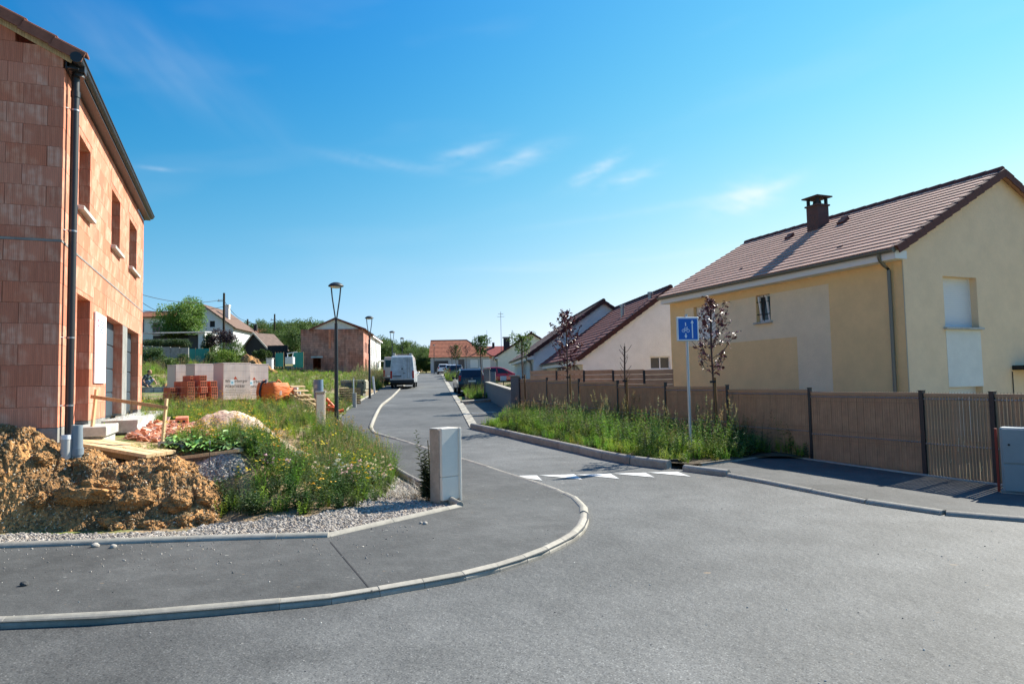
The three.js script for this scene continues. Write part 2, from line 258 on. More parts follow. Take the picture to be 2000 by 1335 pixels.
// kerbs: rows of single concrete stones
function kerbStone(w, h, l, r) { const s = new THREE.Shape(), q = Math.min(w * 0.46, r * 2.8), v = Math.min(q, 0.045); s.moveTo(-w / 2, -h / 2); s.lineTo(w / 2, -h / 2); s.lineTo(w / 2, h / 2 - v); s.quadraticCurveTo(w / 2 - q * 0.25, h / 2 - v * 0.25, w / 2 - q, h / 2); s.lineTo(-w / 2 + q, h / 2); s.quadraticCurveTo(-w / 2 + q * 0.25, h / 2 - v * 0.25, -w / 2, h / 2 - v); s.closePath(); return metreUV(clean(new THREE.ExtrudeGeometry(s, { depth: l - 0.006, bevelEnabled: true, bevelSize: 0.003, bevelThickness: 0.003, bevelSegments: 1, curveSegments: 4 }).translate(0, 0, -l / 2 + 0.003))); }
function kerb(label, line, unit, w, top, side, round = 0.022, depth = 0.24) {
  const grp = new THREE.Group(); grp.name = numbered('kerb'); scene.add(grp); tag(grp, label, null, null, 'structure');
  const cache = {}; let seg = 0, n = 0, pos = line[0];
  const total = line.slice(1).reduce((s, p, i) => s + Math.hypot(p[0] - line[i][0], p[1] - line[i][1]), 0);
  const along = (s) => { for (let i = 1; i < line.length; i++) { const l = Math.hypot(line[i][0] - line[i - 1][0], line[i][1] - line[i - 1][1]); if (s <= l || i === line.length - 1) { const t = l ? s / l : 0; return [lerp(line[i - 1][0], line[i][0], t), lerp(line[i - 1][1], line[i][1], t)]; } s -= l; } };
  let s = 0; const r = rng(line.length * 7 + 3);
  while (s < total - 0.05) {
    const p = along(s); let L = typeof unit === 'function' ? unit(p[0], p[1], s) : unit; if (s + L > total) L = total - s;
    const q = along(s + L), dx = q[0] - p[0], dz = q[1] - p[1], len = Math.hypot(dx, dz); if (len < 0.03) { s += L; continue; }
    const nx = -dz / len * side, nz = dx / len * side, cx = (p[0] + q[0]) / 2 + nx * w / 2, czz = (p[1] + q[1]) / 2 + nz * w / 2;
    const y0 = G(p[1]), y1 = G(q[1]), tp = (typeof top === 'function' ? top(cx, czz, s) : top) + (r() - 0.5) * 0.006, key = len.toFixed(2);
    const g = cache[key] ||= kerbStone(w, depth, len - 0.003, round);
    const o = part('kerb_stone', g, CONC[Math.floor(r() * 4)], grp);
    o.rotation.order = 'YXZ'; o.position.set(cx, (y0 + y1) / 2 + tp - depth / 2, czz); o.rotation.set(-Math.atan2(y1 - y0, len), Math.atan2(dx, dz), 0);
    s += L;
  }
}
kerb('rounded concrete kerb along the near left side of the road', roadLeft, (x, z) => (x > -2.0 && z > -12 ? 0.4 : z < -24 ? 2 : 1), 0.13, (x, z) => (z < -11 ? 0.065 + 0.03 * smoothstep(-z, 17, 22) : z < -9 ? 0.08 - 0.015 * smoothstep(-z, 9.2, 10.8) : 0.065), -1, 0.03);
kerb('low concrete edging between the pavement and the building plot', siteEdge.slice(0, 5), (x, z) => 1, 0.12, (x, z) => (x < -2.2 ? 0.10 : 0.085), -1, 0.05);
kerb('low concrete edging behind the utility cabinet', siteEdge.slice(5, 12), (x, z) => (z < -24 ? 2 : 1), 0.08, 0.12, -1, 0.02);
kerb('flat pale edging from the pavement joint to the tall utility cabinet', siteEdge.slice(4, 6), 1, 0.12, 0.085, -1, 0.02);
kerb('tall dark kerb along the planted strip', planterKerb, 1, 0.14, 0.17, 1, 0.02, 0.3);
kerb('low kerb along the right pavement', rightKerb.slice(0, 10), 1, 0.13, (x, z) => (x < 3.7 ? 0.11 : 0.055), 1, 0.02);
kerb('rough stone edging between the planted strip and the pavement', [pr0, pr1], 0.5, 0.1, 0.10, -1, 0.02);
kerb('kerb across the front of the second planted strip', px([[899, 787], [930, 785], [985, 781]]), 0.9, 0.14, 0.14, 1);
// give-way triangles
[[[255, 549], [415, 543], [450, 577]], [[428, 544], [650, 537], [701, 570]], [[660, 540], [880, 533], [935, 566]], [[893, 533], [1100, 527], [1157, 557]], [[1112, 526], [1300, 521], [1385, 551]]].forEach((t, i) => structure('give_way_triangle', sheetGeo(t.map(([x, y]) => gp(920 + x / 3.226, 760 + y / 3.226)), 0.008), mPaint, 'white give-way triangle painted across the road mouth'));
// drain mouth in the gap between the two kerbs
part('drain_inlet', new MB().box(0.36, 0.02, 0.16, 0, 0.02, 0).box(0.4, 0.05, 0.04, 0, 0.13, -0.09).geo(), std([0.03, 0.03, 0.03], 0.7, { metalness: 0.5 })).position.set(...(() => { const p = gp(1327, 914); return [p[0], G(p[1]), p[1] - 0.1]; })());
tag(scene.children[scene.children.length - 1], 'dark drain inlet in the gap between the two right kerbs', 'drain');

// pale concrete foot along the tall kerb
structure('kerb_foot', (() => { const a = planterKerb, n = a.length, lo = a.map(([x, z]) => [x - 0.05, z + 0.06]); return sheetGeo([...a, ...lo.reverse()], 0.012); })(), CONC[3], 'narrow pale concrete foot along the tall dark kerb');
// ---------- shared building materials ----------
const streak = fractal(512, 256, 40, 2, 4, 91, 0.6), smear = fractal(512, 256, 5, 3, 4, 93);
const brickTex = tex(512, 256, [1.0, 0.6], (u, v, x, y) => {
  const s = streak[y * 512 + x], m = smear[y * 512 + x], rib = (x % 12) < 2 ? 0.9 : 1, pale = 0.75 * smoothstep(m * 0.75 + s * 0.3, 0.5, 0.85);
  return [lerp(214, 235, pale) * rib * (0.92 + 0.15 * s), lerp(141, 194, pale) * rib * (0.92 + 0.15 * s), lerp(113, 171, pale) * rib * (0.92 + 0.15 * s)];
});
const brickBump = tex(512, 256, [1.0, 0.6], (u, v, x, y) => { const k = (x % 12) < 3 ? 60 : 160 + 60 * streak[y * 512 + x]; return [k, k, k]; }, false);
const BRICK = [[1, 0.94, 0.91], [0.9, 0.82, 0.78], [1, 1, 1], [1, 0.88, 0.83], [0.87, 0.76, 0.71], [1, 0.97, 0.97], [0.94, 0.79, 0.71], [0.99, 0.94, 0.91]].map((c) => std(c, 0.92, { map: brickTex, bumpMap: brickBump, bumpScale: 0.004 }));
const renderTex = grainTex(242, 252, 1.7, 31), renderBump = tex(512, 512, 0.5, (u, v, x, y) => { const k = rough01[y * 512 + x] * 255; return [k, k, k]; }, false);
const rendered = (c) => std(c, 0.95, { map: renderTex, bumpMap: renderBump, bumpScale: 0.008 });
const mConcrete = std([0.5, 0.49, 0.46], 0.93, { map: concTex, bumpMap: bumpTex, bumpScale: 0.006 }), mMortar = std([0.5, 0.47, 0.42], 0.95, { map: concTex });
const mPaleConc = std([0.85, 0.83, 0.78], 0.9, { map: concTex });
const mBlackPipe = std([0.022, 0.024, 0.028], 0.45), mZinc = std([0.2, 0.2, 0.18], 0.5, { metalness: 0.6 }), mWhite = std([0.78, 0.79, 0.8], 0.55), mDark = std([0.015, 0.016, 0.018], 0.7), mSteel = std([0.35, 0.36, 0.37], 0.45, { metalness: 0.8 });
const mGlass = phys([0.05, 0.06, 0.07], 0.05, { metalness: 0, specularIntensity: 1 });
const mGarage = std([0.045, 0.065, 0.085], 0.5);
const tileTex = grainTex(205, 252, 1.3, 51);
const tileMat = (c) => std(c, 0.85, { map: tileTex });
const wood01 = fractal(512, 512, 40, 2, 5, 71, 0.6);
const woodTex = tex(512, 512, [0.5, 2], (u, v, x, y) => { const k = 0.72 + 0.45 * wood01[y * 512 + x]; return [226 * k, 196 * k, 150 * k]; });
const mWood = std([1, 1, 1], 0.85, { map: woodTex }), mGreyWood = std([0.55, 0.52, 0.5], 0.9, { map: woodTex });

// ---------- unfinished brick house on the left ----------
{
  const h = thing('brick_house', 'unrendered two-storey red block house with black gutter at the left edge', 'house', [-6.57, 0, -9.87], TH);
  const L = 10, Y0 = 1.24, R = 0.3, th = 0.2, W = 7.5, r = rng(5);
  const holes = [[1.15, 2.1, 4.77, 6.07], [4.45, 5.6, 4.77, 6.07], [7.1, 8.5, 4.77, 6.07], [1.2, 2.3, 1.18, 3.42], [4.05, 6.2, 1.18, 3.26], [6.95, 9.15, 1.18, 3.26]];
  const cache = {};
  const brickGeo = (w, hh, d) => { const v = Math.floor(r() * 4), k = [w, hh, d].map((q) => q.toFixed(2)).join() + v; if (!cache[k]) { const g = metreUV(clean(new THREE.BoxGeometry(w, hh, d))), o = r() * 3, o2 = r() * 3; for (let i = 0; i < g.attributes.uv.count; i++) g.attributes.uv.setXY(i, g.attributes.uv.getX(i) + o, g.attributes.uv.getY(i) + o2); cache[k] = g; } return cache[k]; };
  let count = 0; const rest = [];
  const put = (name, w, hh, d, x, y, z) => { if (w < 0.03 || d < 0.03) return; const j = (r() - 0.5) * 0.004; const o = part(name, brickGeo(w - 0.004, hh - 0.004, d - 0.004), BRICK[Math.floor(r() * 8)], h); o.position.set(x + j, y, z + j); count++; };
  const rowsY = []; for (let i = 0; i < 9; i++) rowsY.push([Y0 + i * R, R]); for (let i = 0; i < 8; i++) rowsY.push([4.15 + i * R, R]);
  rowsY.forEach(([y, hh], i) => {
    let s = i % 2 ? 0.2 : 0.5;                         // long face; the corner block belongs to the gable on even rows
    const cuts = holes.filter((o) => y + hh * 0.5 > o[2] && y + hh * 0.5 < o[3]);
    if (i % 2 === 0) put('brick', th, hh, 0.5, -th / 2, y + hh / 2, -0.25);
    else put('brick', 0.5, hh, th, -0.25, y + hh / 2, -th / 2);
    for (; s < L - 0.02; s += 0.5) {
      const e = Math.min(s + 0.5, L); let parts = [[s, e]];
      for (const c of cuts) parts = parts.flatMap(([a, b]) => (b <= c[0] || a >= c[1] ? [[a, b]] : [[a, Math.min(b, c[0])], [Math.max(a, c[1]), b]].filter(([p, q]) => q - p > 0.03)));
      for (const [a, b] of parts) put('brick', th, hh, b - a, -th / 2, y + hh / 2, -(a + b) / 2);
    }
    const x0 = i % 2 ? 0.5 : 0.2; for (let t = x0; t < W; t += 0.5) { const w = Math.min(0.5, W - t); if (t < 1.6) put('brick', w, hh, th, -t - w / 2, y + hh / 2, -th / 2); else rest.push(new THREE.BoxGeometry(w - 0.004, hh - 0.004, th).translate(-t - w / 2, y + hh / 2, -th / 2)); }
  });
  // gable triangle above the eaves
  for (let i = 0; i < 6; i++) { const y = 6.55 + i * R, t0 = 0.02 + i * R / 0.5; for (let t = t0, k = 0; t < W - t0 - 0.1; t += 0.5, k++) { const w = Math.min(0.5, W - t0 - t); if (t < 1.4 && k < 3) put('brick', w, R, th, -t - w / 2, y + R / 2, -th / 2); else rest.push(new THREE.BoxGeometry(w - 0.004, R - 0.004, th).translate(-t - w / 2, y + R / 2, -th / 2)); } }
  stuff(part('brickwork', metreUV(mergeGeometries(rest.map(clean))), BRICK[3], h));
  part('gable_core', new MB().ext(poly([[-W + 0.1, 6.5], [-0.1, 6.5], [-W / 2, 6.62 + W / 4]]), 0.15, mtx(0, 0, -0.17)).geo(1), BRICK[3], h);
  // floor edge: mortar line and thin facing blocks
  part('mortar_line', new MB().box(0.215, 0.035, L, -0.1, 3.958, -L / 2).box(W - 0.2, 0.035, 0.212, -W / 2 - 0.1, 3.958, -0.1).geo(1), mMortar, h);
  for (let s = 0; s < L; s += 1) put('facing_block', th, 0.175, 1, -th / 2, 4.062, -s - 0.5);
  for (let t = 0.2; t < 2.5; t += 1) put('facing_block', 1, 0.175, th, -t - 0.5, 4.062, -th / 2);
  // lintels
  const lintelMat = std([1, 0.98, 0.93], 0.92, { map: brickTex, bumpMap: brickBump, bumpScale: 0.004 }); lintelMat.color.setRGB(1, 1.0, 1.0);
  const lint = (a, b, y0, y1, w) => { for (let s = a; s < b - 0.02; s += w) { const e = Math.min(s + w, b); const o = part('lintel_block', brickGeo(0.208, y1 - y0 - 0.004, e - s - 0.006), BRICK[[5, 2, 5][Math.floor(r() * 3)]], h); o.position.set(-0.1, (y0 + y1) / 2, -(s + e) / 2); } };
  lint(1.0, 2.6, 3.423, 3.78, 0.25); lint(3.95, 9.6, 3.263, 3.62, 0.25);
  for (const [a, b] of [[1.0, 2.3], [4.3, 5.8], [6.95, 8.7]]) lint(a, b, 6.073, 6.33, 0.5);
  // inner wall, other walls, base
  part('inner_wall', new MB().ext(poly(rect(0.21, 0.3, L - 0.2, 6.5), holes.map((o) => rect(o[0], o[2], o[1], o[3]))), 0.12, new THREE.Matrix4().makeBasis(V3(0, 0, -1), V3(0, 1, 0), V3(1, 0, 0)).setPosition(-0.335, 0, 0)).geo(1), mMortar, h);
  part('rear_wall', new MB().box(0.2, 6.2, L, -W + 0.1, 3.4, -L / 2).box(W - 0.4, 6.2, 0.2, -W / 2, 3.4, -L + 0.1).box(W - 0.6, 0.2, L - 0.4, -W / 2, 1.0, -L / 2).box(W - 0.6, 0.2, L - 0.4, -W / 2, 3.95, -L / 2).geo(1), BRICK[3], h);
  part('concrete_base', new MB().box(0.23, 1.3, 1.2, -0.113, 0.585, -0.6).box(0.23, 1.3, 1.74, -0.113, 0.585, -3.17).box(0.23, 1.235, 0.85, -0.113, 0.617, -9.58).box(0.23, 0.85, 6, -0.113, 0.5, -6.5).box(W, 1.3, 0.2, -W / 2 - 0.23, 0.585, -0.098).geo(1), mConcrete, h);
  // openings
  for (const o of holes.slice(0, 3)) { const s = part('window_sill', new MB().rbox(0.28, 0.07, o[1] - o[0] + 0.14, -0.045, o[2] - 0.035, -(o[0] + o[1]) / 2, 0.012, 0, 0, -0.06).geo(1), mPaleConc, h); s.userData._n = {}; }
  part('door_step', new MB().rbox(0.5, 0.16, 1.3, 0.2, 1.1, -1.78, 0.015).rbox(0.45, 0.5, 1.2, 0.18, 0.77, -1.8, 0.02).geo(1), mPaleConc, h);
  for (const [a, b] of [[4.05, 6.2], [6.95, 9.15]]) {
    const d = part('garage_door', new MB().box(0.05, 2.1, b - a, -0.22, 2.22, -(a + b) / 2).geo(), mGarage, h);
    for (let i = 0; i < 4; i++) part('door_panel', new MB().rbox(0.03, 0.49, b - a - 0.06, -0.19, 1.45 + i * 0.52, -(a + b) / 2, 0.012).geo(), mGarage, d);
  }
  part('concrete_pillar', new MB().rbox(0.36, 2.08, 0.72, -0.172, 2.22, -6.575, 0.012).geo(1), mConcrete, h);
  const sl = new THREE.BoxGeometry(0.62, 0.24, 6.3, 6, 4, 60), p = sl.attributes.position; for (let i = 0; i < p.count; i++) { const x = p.getX(i), y = p.getY(i), z = p.getZ(i); if (y < 0.1 && x > 0) p.setX(i, x + (fbm(z * 3, y * 9, 3, 7) - 0.4) * 0.14); } sl.computeVertexNormals();
  part('garage_apron', new MB().add(sl, mtx(0.31, 1.055, -6.75)).geo(1), mPaleConc, h);
  part('apron_footing', new MB().box(0.4, 0.5, 5.9, 0.22, 0.7, -6.7).geo(1), mConcrete, h);
  // eaves: boards, gutter, downpipe
  part('soffit_board', new MB().box(0.16, 0.02, L, 0.09, 6.58, -L / 2 - 0.02).box(0.02, 0.16, L, 0.012, 6.64, -L / 2 - 0.02).geo(), mBlackPipe, h);
  const arc = []; for (let i = 0; i <= 10; i++) { const a = Math.PI + Math.PI * i / 10; arc.push([Math.cos(a) * 0.08, Math.sin(a) * 0.08]); } for (let i = 10; i >= 0; i--) { const a = Math.PI + Math.PI * i / 10; arc.push([Math.cos(a) * 0.072, Math.sin(a) * 0.072]); }
  const gutterShape = poly(arc);
  part('gutter', new MB().ext(gutterShape, L + 0.25, mtx(0.17, 6.70, -L - 0.1)).tube([[0.255, 6.70, 0.15], [0.255, 6.70, -L - 0.1]], 0.012, 6, 2).cyl(0.08, 0.08, 0.012, 0.17, 6.68, 0.15, 12, Math.PI / 2).geo(), mBlackPipe, h);
  for (let s = 0.4; s < L; s += 0.6) part('gutter_bracket', new MB().box(0.17, 0.008, 0.03, 0.17, 6.71, -s).geo(), mBlackPipe, h);
  const dp = part('downpipe', new MB().tube([[0.1, 6.66, -0.22], [0.1, 6.4, -0.22], [0.1, 6.0, -0.22], [0.1, 3, -0.22], [0.1, 1.0, -0.22]], 0.055, 14, 24).cyl(0.085, 0.075, 0.22, 0.14, 6.62, -0.2, 12).box(0.2, 0.2, 0.16, 0.14, 6.66, -0.16).cyl(0.064, 0.064, 0.09, 0.1, 6.25, -0.22, 14).geo(), mBlackPipe, h);
  for (const y of [6.0, 4.15, 2.55, 1.55]) part('pipe_clamp', new MB().cyl(0.061, 0.061, 0.025, 0.1, y, -0.22, 14).rod([0.1, y, -0.22], [-0.02, y, -0.1], 0.006).geo(), mSteel, dp);
  // roof with verge tiles
  const sl2 = Math.atan(0.5), rl = 4.25 / Math.cos(sl2), vt = tileMat([0.34, 0.13, 0.08]);
  const roof = part('roof', new MB().box(rl, 0.05, L + 0.2, 0.2 - Math.cos(sl2) * rl / 2, 6.74 + Math.sin(sl2) * rl / 2, -L / 2, 0, 0, -sl2).box(rl, 0.05, L + 0.2, -W - 0.2 + Math.cos(sl2) * rl / 2, 6.74 + Math.sin(sl2) * rl / 2, -L / 2, 0, 0, sl2).geo(1), vt, h);
  for (let i = 0; i < 9; i++) part('verge_tile', new MB().rbox(0.47, 0.035, 0.2, 0, 0.045 + 0.012, 0.02, 0.01, 0, 0, 0.05).rbox(0.46, 0.16, 0.03, 0, -0.025, 0.125, 0.01, 0, 0, 0.05).geo(1), vt, roof).position.set(0.06 - i * 0.38, 6.81 + i * 0.19, 0);
  for (const c of roof.children) c.rotation.z = -sl2;
  part('verge_board', new MB().beam([0.1, 6.68, 0.012], [-3.7, 6.66 + 1.9, 0.012], 0.02, 0.1).geo(1), mWood, h);
}
// printed site notice on the brick wall: a sheet of its own
function printTex(w, h, draw) { const c = document.createElement('canvas'); c.width = w; c.height = h; const x = c.getContext('2d'); draw(x, w, h); const t = new THREE.CanvasTexture(c); t.colorSpace = THREE.SRGBColorSpace; return t; }
function printed(t, o = {}) { return new THREE.MeshStandardMaterial({ map: t, roughness: 0.55, ...o }); }
{
  const t = thing('site_notice', 'tall white printed site notice board fixed to the brick wall beside the garage doors', 'notice board', [-6.57, 0, -9.87], TH);
  const m = printed(printTex(256, 280, (x, w, h) => {
    x.fillStyle = '#f4f5f8'; x.fillRect(0, 0, w, h); x.fillStyle = '#d8345c'; x.beginPath(); x.arc(52, 40, 20, 0, 7); x.fill(); x.fillStyle = '#f4f5f8'; x.font = 'bold 26px sans-serif'; x.fillText('m', 40, 48);
    x.fillStyle = '#6d7f9c'; for (let i = 0; i < 5; i++) x.fillRect(92, 26 + i * 11, 130 - (i % 2) * 30, 5);
    x.fillStyle = '#5b74a8'; x.font = 'bold 22px sans-serif'; x.fillText('Maison', 60, 112); x.fillStyle = '#b9bec8';
    for (let i = 0; i < 11; i++) x.fillRect(30, 130 + i * 10, 90 + ((i * 53) % 90), 3);
    x.fillStyle = '#e0304a'; x.font = 'bold 17px sans-serif'; x.fillText('MAISONS', 80, 262); x.strokeStyle = '#c9a0b0'; x.strokeRect(24, 268, 200, 2);
  }));
  part('board', new MB().box(0.02, 1.3, 1.15, 0.02, 2.55, -3.22).geo(), mWhite, t);
  const f = part('printed_sheet', new THREE.PlaneGeometry(1.13, 1.28), m, t); f.position.set(0.033, 2.55, -3.22); f.rotation.y = Math.PI / 2;
}

// ---------- rendered gable houses ----------
// local frame: x into the house, -z along the street front, y up; the near street corner is the origin
function gableHouse(name, label, pos, turn, o) {
  const h = thing(name, label, 'house', pos, turn), { L, W, eave, ridgeX = W / 2, slope, base = -1.2, th = 0.25 } = o, rise = Math.tan(slope), ridge = eave + ridgeX * rise, eave2 = ridge - (W - ridgeX) * rise, oh = o.oh ?? 0.35, hang = o.hang ?? 0.08;
  const front = (o.frontHoles || []), gab = (o.gableHoles || []);
  const mFront = rendered(o.front), mGable = o.gable ? rendered(o.gable) : mFront;
  const basis = new THREE.Matrix4().makeBasis(V3(0, 0, -1), V3(0, 1, 0), V3(1, 0, 0));
  const fw = part('front_wall', new MB().ext(poly(rect(0, base, L, eave + 0.02), front.map((q) => rect(...q))), th, basis).geo(1), mFront, h);
  const gw = part('gable_wall', new MB().ext(poly([[0.003, base], [W, base], [W, eave2 + 0.05], [ridgeX, ridge - 0.04], [0.003, eave - 0.02]], gab.map((q) => rect(...q))), th, mtx(0, 0, -th + 0.003)).geo(1), mGable, h);
  part('rear_wall', new MB().box(th, eave2 - base, L - 0.3, W - th / 2, (eave2 + base) / 2, -L / 2).ext(poly([[0.26, base], [W - 0.26, base], [W - 0.26, eave2], [ridgeX, ridge - 0.05], [0.26, eave]]), th, mtx(0, 0, -L)).geo(1), mGable, h);
  const roof = part('roof', new MB().beam([ridgeX, ridge + 0.03, -L / 2], [-oh, eave - oh * rise + 0.03, -L / 2], L + 2 * hang, 0.05).beam([ridgeX, ridge + 0.03, -L / 2], [W + oh, eave2 - oh * rise + 0.03, -L / 2], L + 2 * hang, 0.05).geo(1), o.tile, h);
  // tile courses: each course is a row of flat tiles lapped over the next
  const run = Math.hypot(ridgeX + oh, (ridgeX + oh) * rise), n = o.courses ?? Math.round(run / 0.32), step = run / n, tw = o.tileW ?? 0.3;
  if (n) {
    const row = new MB(), full = L + 2 * hang, k = o.plain ? 1 : Math.round(full / tw); for (let i = 0; i < k; i++) row.box(step + 0.05, 0.035, full / k - 0.005, 0, 0, -full * (i + 0.5) / k);
    const g = row.geo(1), ca = Math.cos(slope), sa = Math.sin(slope), tint = o.tints || [o.tile];
    for (let i = 0; i < n; i++) { const c = part('tile_course', g, tint[i % tint.length], roof), d = (i + 0.5) * step; c.position.set(-oh + d * ca - sa * 0.055, eave - oh * rise + 0.03 + d * sa + ca * 0.055, hang); c.rotation.z = slope - 0.085; }
  }
  // ridge and verge tiles
  const rn = Math.max(2, Math.round((L + 2 * hang) / (o.ridgeLen ?? 0.42))), rlen = (L + 2 * hang) / rn;
  const rg = new MB().cyl(0.105, 0.12, rlen + 0.02, 0, 0, 0, 12, Math.PI / 2).geo(1), rg1 = rg;
  for (let i = 0; i < rn; i++) part('ridge_tile', rg1, o.verge, roof).position.set(ridgeX, ridge + 0.07, hang - (i + 0.5) * rlen);
  const vl = o.vergeLen ?? 0.36, vg = new MB().rbox(vl + 0.03, 0.05, 0.16, 0, 0.03, -0.03, 0.012).rbox(vl + 0.02, 0.2, 0.035, 0, -0.05, 0.06, 0.012).geo(1);
  for (const [x0, y0, sgn, len] of [[-oh, eave - oh * rise, 1, run], [W + oh, eave2 - oh * rise, -1, Math.hypot(W + oh - ridgeX, (W + oh - ridgeX) * rise)]]) {
    const m = Math.round(len / vl), st = len / m; for (let i = 0; i < m; i++) { const c = part('verge_tile', vg, o.verge, roof), d = (i + 0.5) * st; c.position.set(x0 + sgn * d * Math.cos(slope), y0 + d * Math.sin(slope) + 0.055, hang + 0.01); c.rotation.z = sgn * (slope - 0.06); }
  }
  // eaves
  const ey = eave - oh * rise;
  part('fascia', new MB().box(0.025, 0.19, L + hang * 2 - 0.1, -oh + 0.03, ey - 0.10, -L / 2).box(oh, 0.02, L + hang, -oh / 2 + 0.02, ey - 0.185, -L / 2).box(oh + 0.02, 0.2, 0.025, -oh / 2 + 0.02, ey - 0.09, hang - 0.03).geo(), mWhite, h);
  const ga = []; for (let i = 0; i <= 8; i++) { const a = Math.PI + Math.PI * i / 8; ga.push([Math.cos(a) * 0.07, Math.sin(a) * 0.07]); } for (let i = 8; i >= 0; i--) { const a = Math.PI + Math.PI * i / 8; ga.push([Math.cos(a) * 0.063, Math.sin(a) * 0.063]); }
  part('gutter', new MB().ext(poly(ga), L + hang * 2, mtx(-oh - 0.05, ey + 0.03, -L - hang)).tube([[-oh - 0.12, ey + 0.03, hang], [-oh - 0.12, ey + 0.03, -L - hang]], 0.01, 6, 2).cyl(0.07, 0.07, 0.01, -oh - 0.05, ey + 0.01, hang, 10, Math.PI / 2).geo(), mZinc, h);
  if (o.pipe) part('downpipe', new MB().tube([[-oh - 0.05, ey, o.pipe], [-oh - 0.04, ey - 0.12, o.pipe], [-0.12, ey - 0.4, o.pipe], [-0.08, ey - 0.55, o.pipe], [-0.08, 0.1, o.pipe]], 0.045, 10, 30).geo(), mZinc, h);
  return { h, roof, fw, gw, basis, ridge, rise };
}
const RED_DARK = tileMat([0.08, 0.025, 0.022]);
{
  const base = -0.7, y = (v) => v - base;
  const tints = [[0.62, 0.365, 0.275], [0.575, 0.335, 0.25], [0.66, 0.395, 0.3], [0.6, 0.345, 0.26]].map(tileMat);
  const o = { L: 9.55, W: 7.62, eave: y(4.97), slope: 0.503, oh: 0.38, hang: 0.12, courses: 17, tile: tints[0], tints, verge: tileMat([0.15, 0.058, 0.05]), front: [0.97, 0.665, 0.335], gable: [0.96, 0.715, 0.48], pipe: -0.32, base: 0.3,
    frontHoles: [[4.45, y(3.48), 5.05, y(4.32)], [7.0, y(3.13), 8.15, y(4.3)]], gableHoles: [[1.4, y(2.94), 2.67, y(4.23)], [1.4, y(0.2), 2.67, y(1.44)], [3.95, y(-0.4), 5.05, y(1.75)]] };
  const pos = at(1768, 600, 16.5), { h, roof, ridge } = gableHouse('rendered_house', 'two-storey ochre rendered house with brown tiled roof behind the near brown fence', [pos.x, base, pos.z], TH, o);
  // lighter panels in the render
  const pale = rendered([0.96, 0.77, 0.53]), white = rendered([0.88, 0.86, 0.8]);
  part('render_panel', new MB().ext(poly([[2.25, y(0.2)], [3.45, y(0.2)], [3.45, y(2.93)], [8.65, y(2.93)], [8.65, y(4.3)], [2.25, y(4.3)]], [rect(4.44, y(3.47), 5.06, y(4.297)), rect(6.99, y(3.12), 8.16, y(4.297))]), 0.006, new THREE.Matrix4().makeBasis(V3(0, 0, -1), V3(0, 1, 0), V3(1, 0, 0)).setPosition(-0.005, 0, 0)).geo(1), pale, h);
  part('render_panel', new MB().box(1.3, 1.44, 0.012, 2.05, y(2.16), 0.005).geo(1), white, h);
  // upper window with roller shutter, sills
  const shutter = (x0, x1, y0, y1, z) => { const s = part('roller_shutter', new MB().box(x1 - x0, y1 - y0, 0.02, (x0 + x1) / 2, (y0 + y1) / 2, z - 0.012).geo(), mWhite, h); const g = new MB().rbox(x1 - x0 - 0.04, 0.045, 0.014, 0, 0, 0, 0.006).geo(); for (let v = y0 + 0.04; v < y1 - 0.02; v += 0.05) part('slat', g, mWhite, s).position.set((x0 + x1) / 2, v, z + 0.003); part('frame', new MB().box(0.05, y1 - y0, 0.05, x1 - 0.02, (y0 + y1) / 2, z).box(x1 - x0, 0.05, 0.05, (x0 + x1) / 2, y0 + 0.02, z).geo(), mWhite, s); };
  shutter(1.4, 2.67, y(2.94), y(4.23), -0.2); shutter(1.4, 2.67, y(0.2), y(1.44), -0.2);
  part('window_sill', new MB().rbox(1.42, 0.06, 0.3, 2.04, y(2.91), -0.05, 0.01).geo(1), mPaleConc, h);
  part('window_sill', new MB().rbox(0.32, 0.06, 0.74, 0.06, y(3.45), -4.75, 0.01).geo(1), mPaleConc, h);
  const w = part('window', new MB().box(0.05, 0.06, 0.6, 0.15, y(4.29), -4.75).box(0.05, 0.06, 0.6, 0.15, y(3.51), -4.75).box(0.05, 0.84, 0.06, 0.15, y(3.9), -4.48).box(0.05, 0.84, 0.06, 0.15, y(3.9), -5.02).geo(), mWhite, h);
  part('pane', new MB().box(0.012, 0.72, 0.48, 0.155, y(3.9), -4.75).geo(), mGlass, w);
  part('tilted_sash', new MB().box(0.04, 0.76, 0.05, 0.07, y(3.9), -4.62, 0, 0, 0.14).box(0.04, 0.76, 0.05, 0.07, y(3.9), -4.95, 0, 0, 0.14).geo(), mWhite, w);
  for (const yy of [3.72, 4.1]) part('window_bar', new MB().rod([0.03, y(yy), -4.44], [0.03, y(yy), -5.06], 0.012).geo(), mDark, w);
  part('window_bar', new MB().rod([0.03, y(3.5), -4.75], [0.03, y(4.3), -4.75], 0.012).geo(), mDark, w);
  const w2 = part('shuttered_window', new MB().box(0.03, 1.16, 1.14, 0.13, y(3.72), -7.57).geo(), mWhite, h);
  const sg = new MB().rbox(0.014, 0.045, 1.1, 0, 0, 0, 0.006).geo(); for (let v = 3.18; v < 4.26; v += 0.05) part('slat', sg, mWhite, w2).position.set(0.11, y(v), -7.57);
  part('corner_bead', new MB().box(0.02, 5, 0.02, 0.0, y(2.3), -0.002).geo(), rendered([0.7, 0.6, 0.45]), h);
  // porch lamp box and door recess at the frame edge
  part('door', new MB().box(1.1, 2.15, 0.05, 4.5, y(0.68), -0.2).geo(), std([0.4, 0.25, 0.1], 0.6), h);
  part('door_canopy', new MB().rbox(1.5, 0.12, 0.5, 4.62, y(1.9), 0.25, 0.02).geo(), mDark, h);
  part('drain_pipe', new MB().rod([3.86, y(-0.4), 0.02], [3.86, y(1.8), 0.02], 0.012).geo(), mDark, h);
  // chimney
  const cx = 3.05, cz = -5.35, cy = y(6.45);
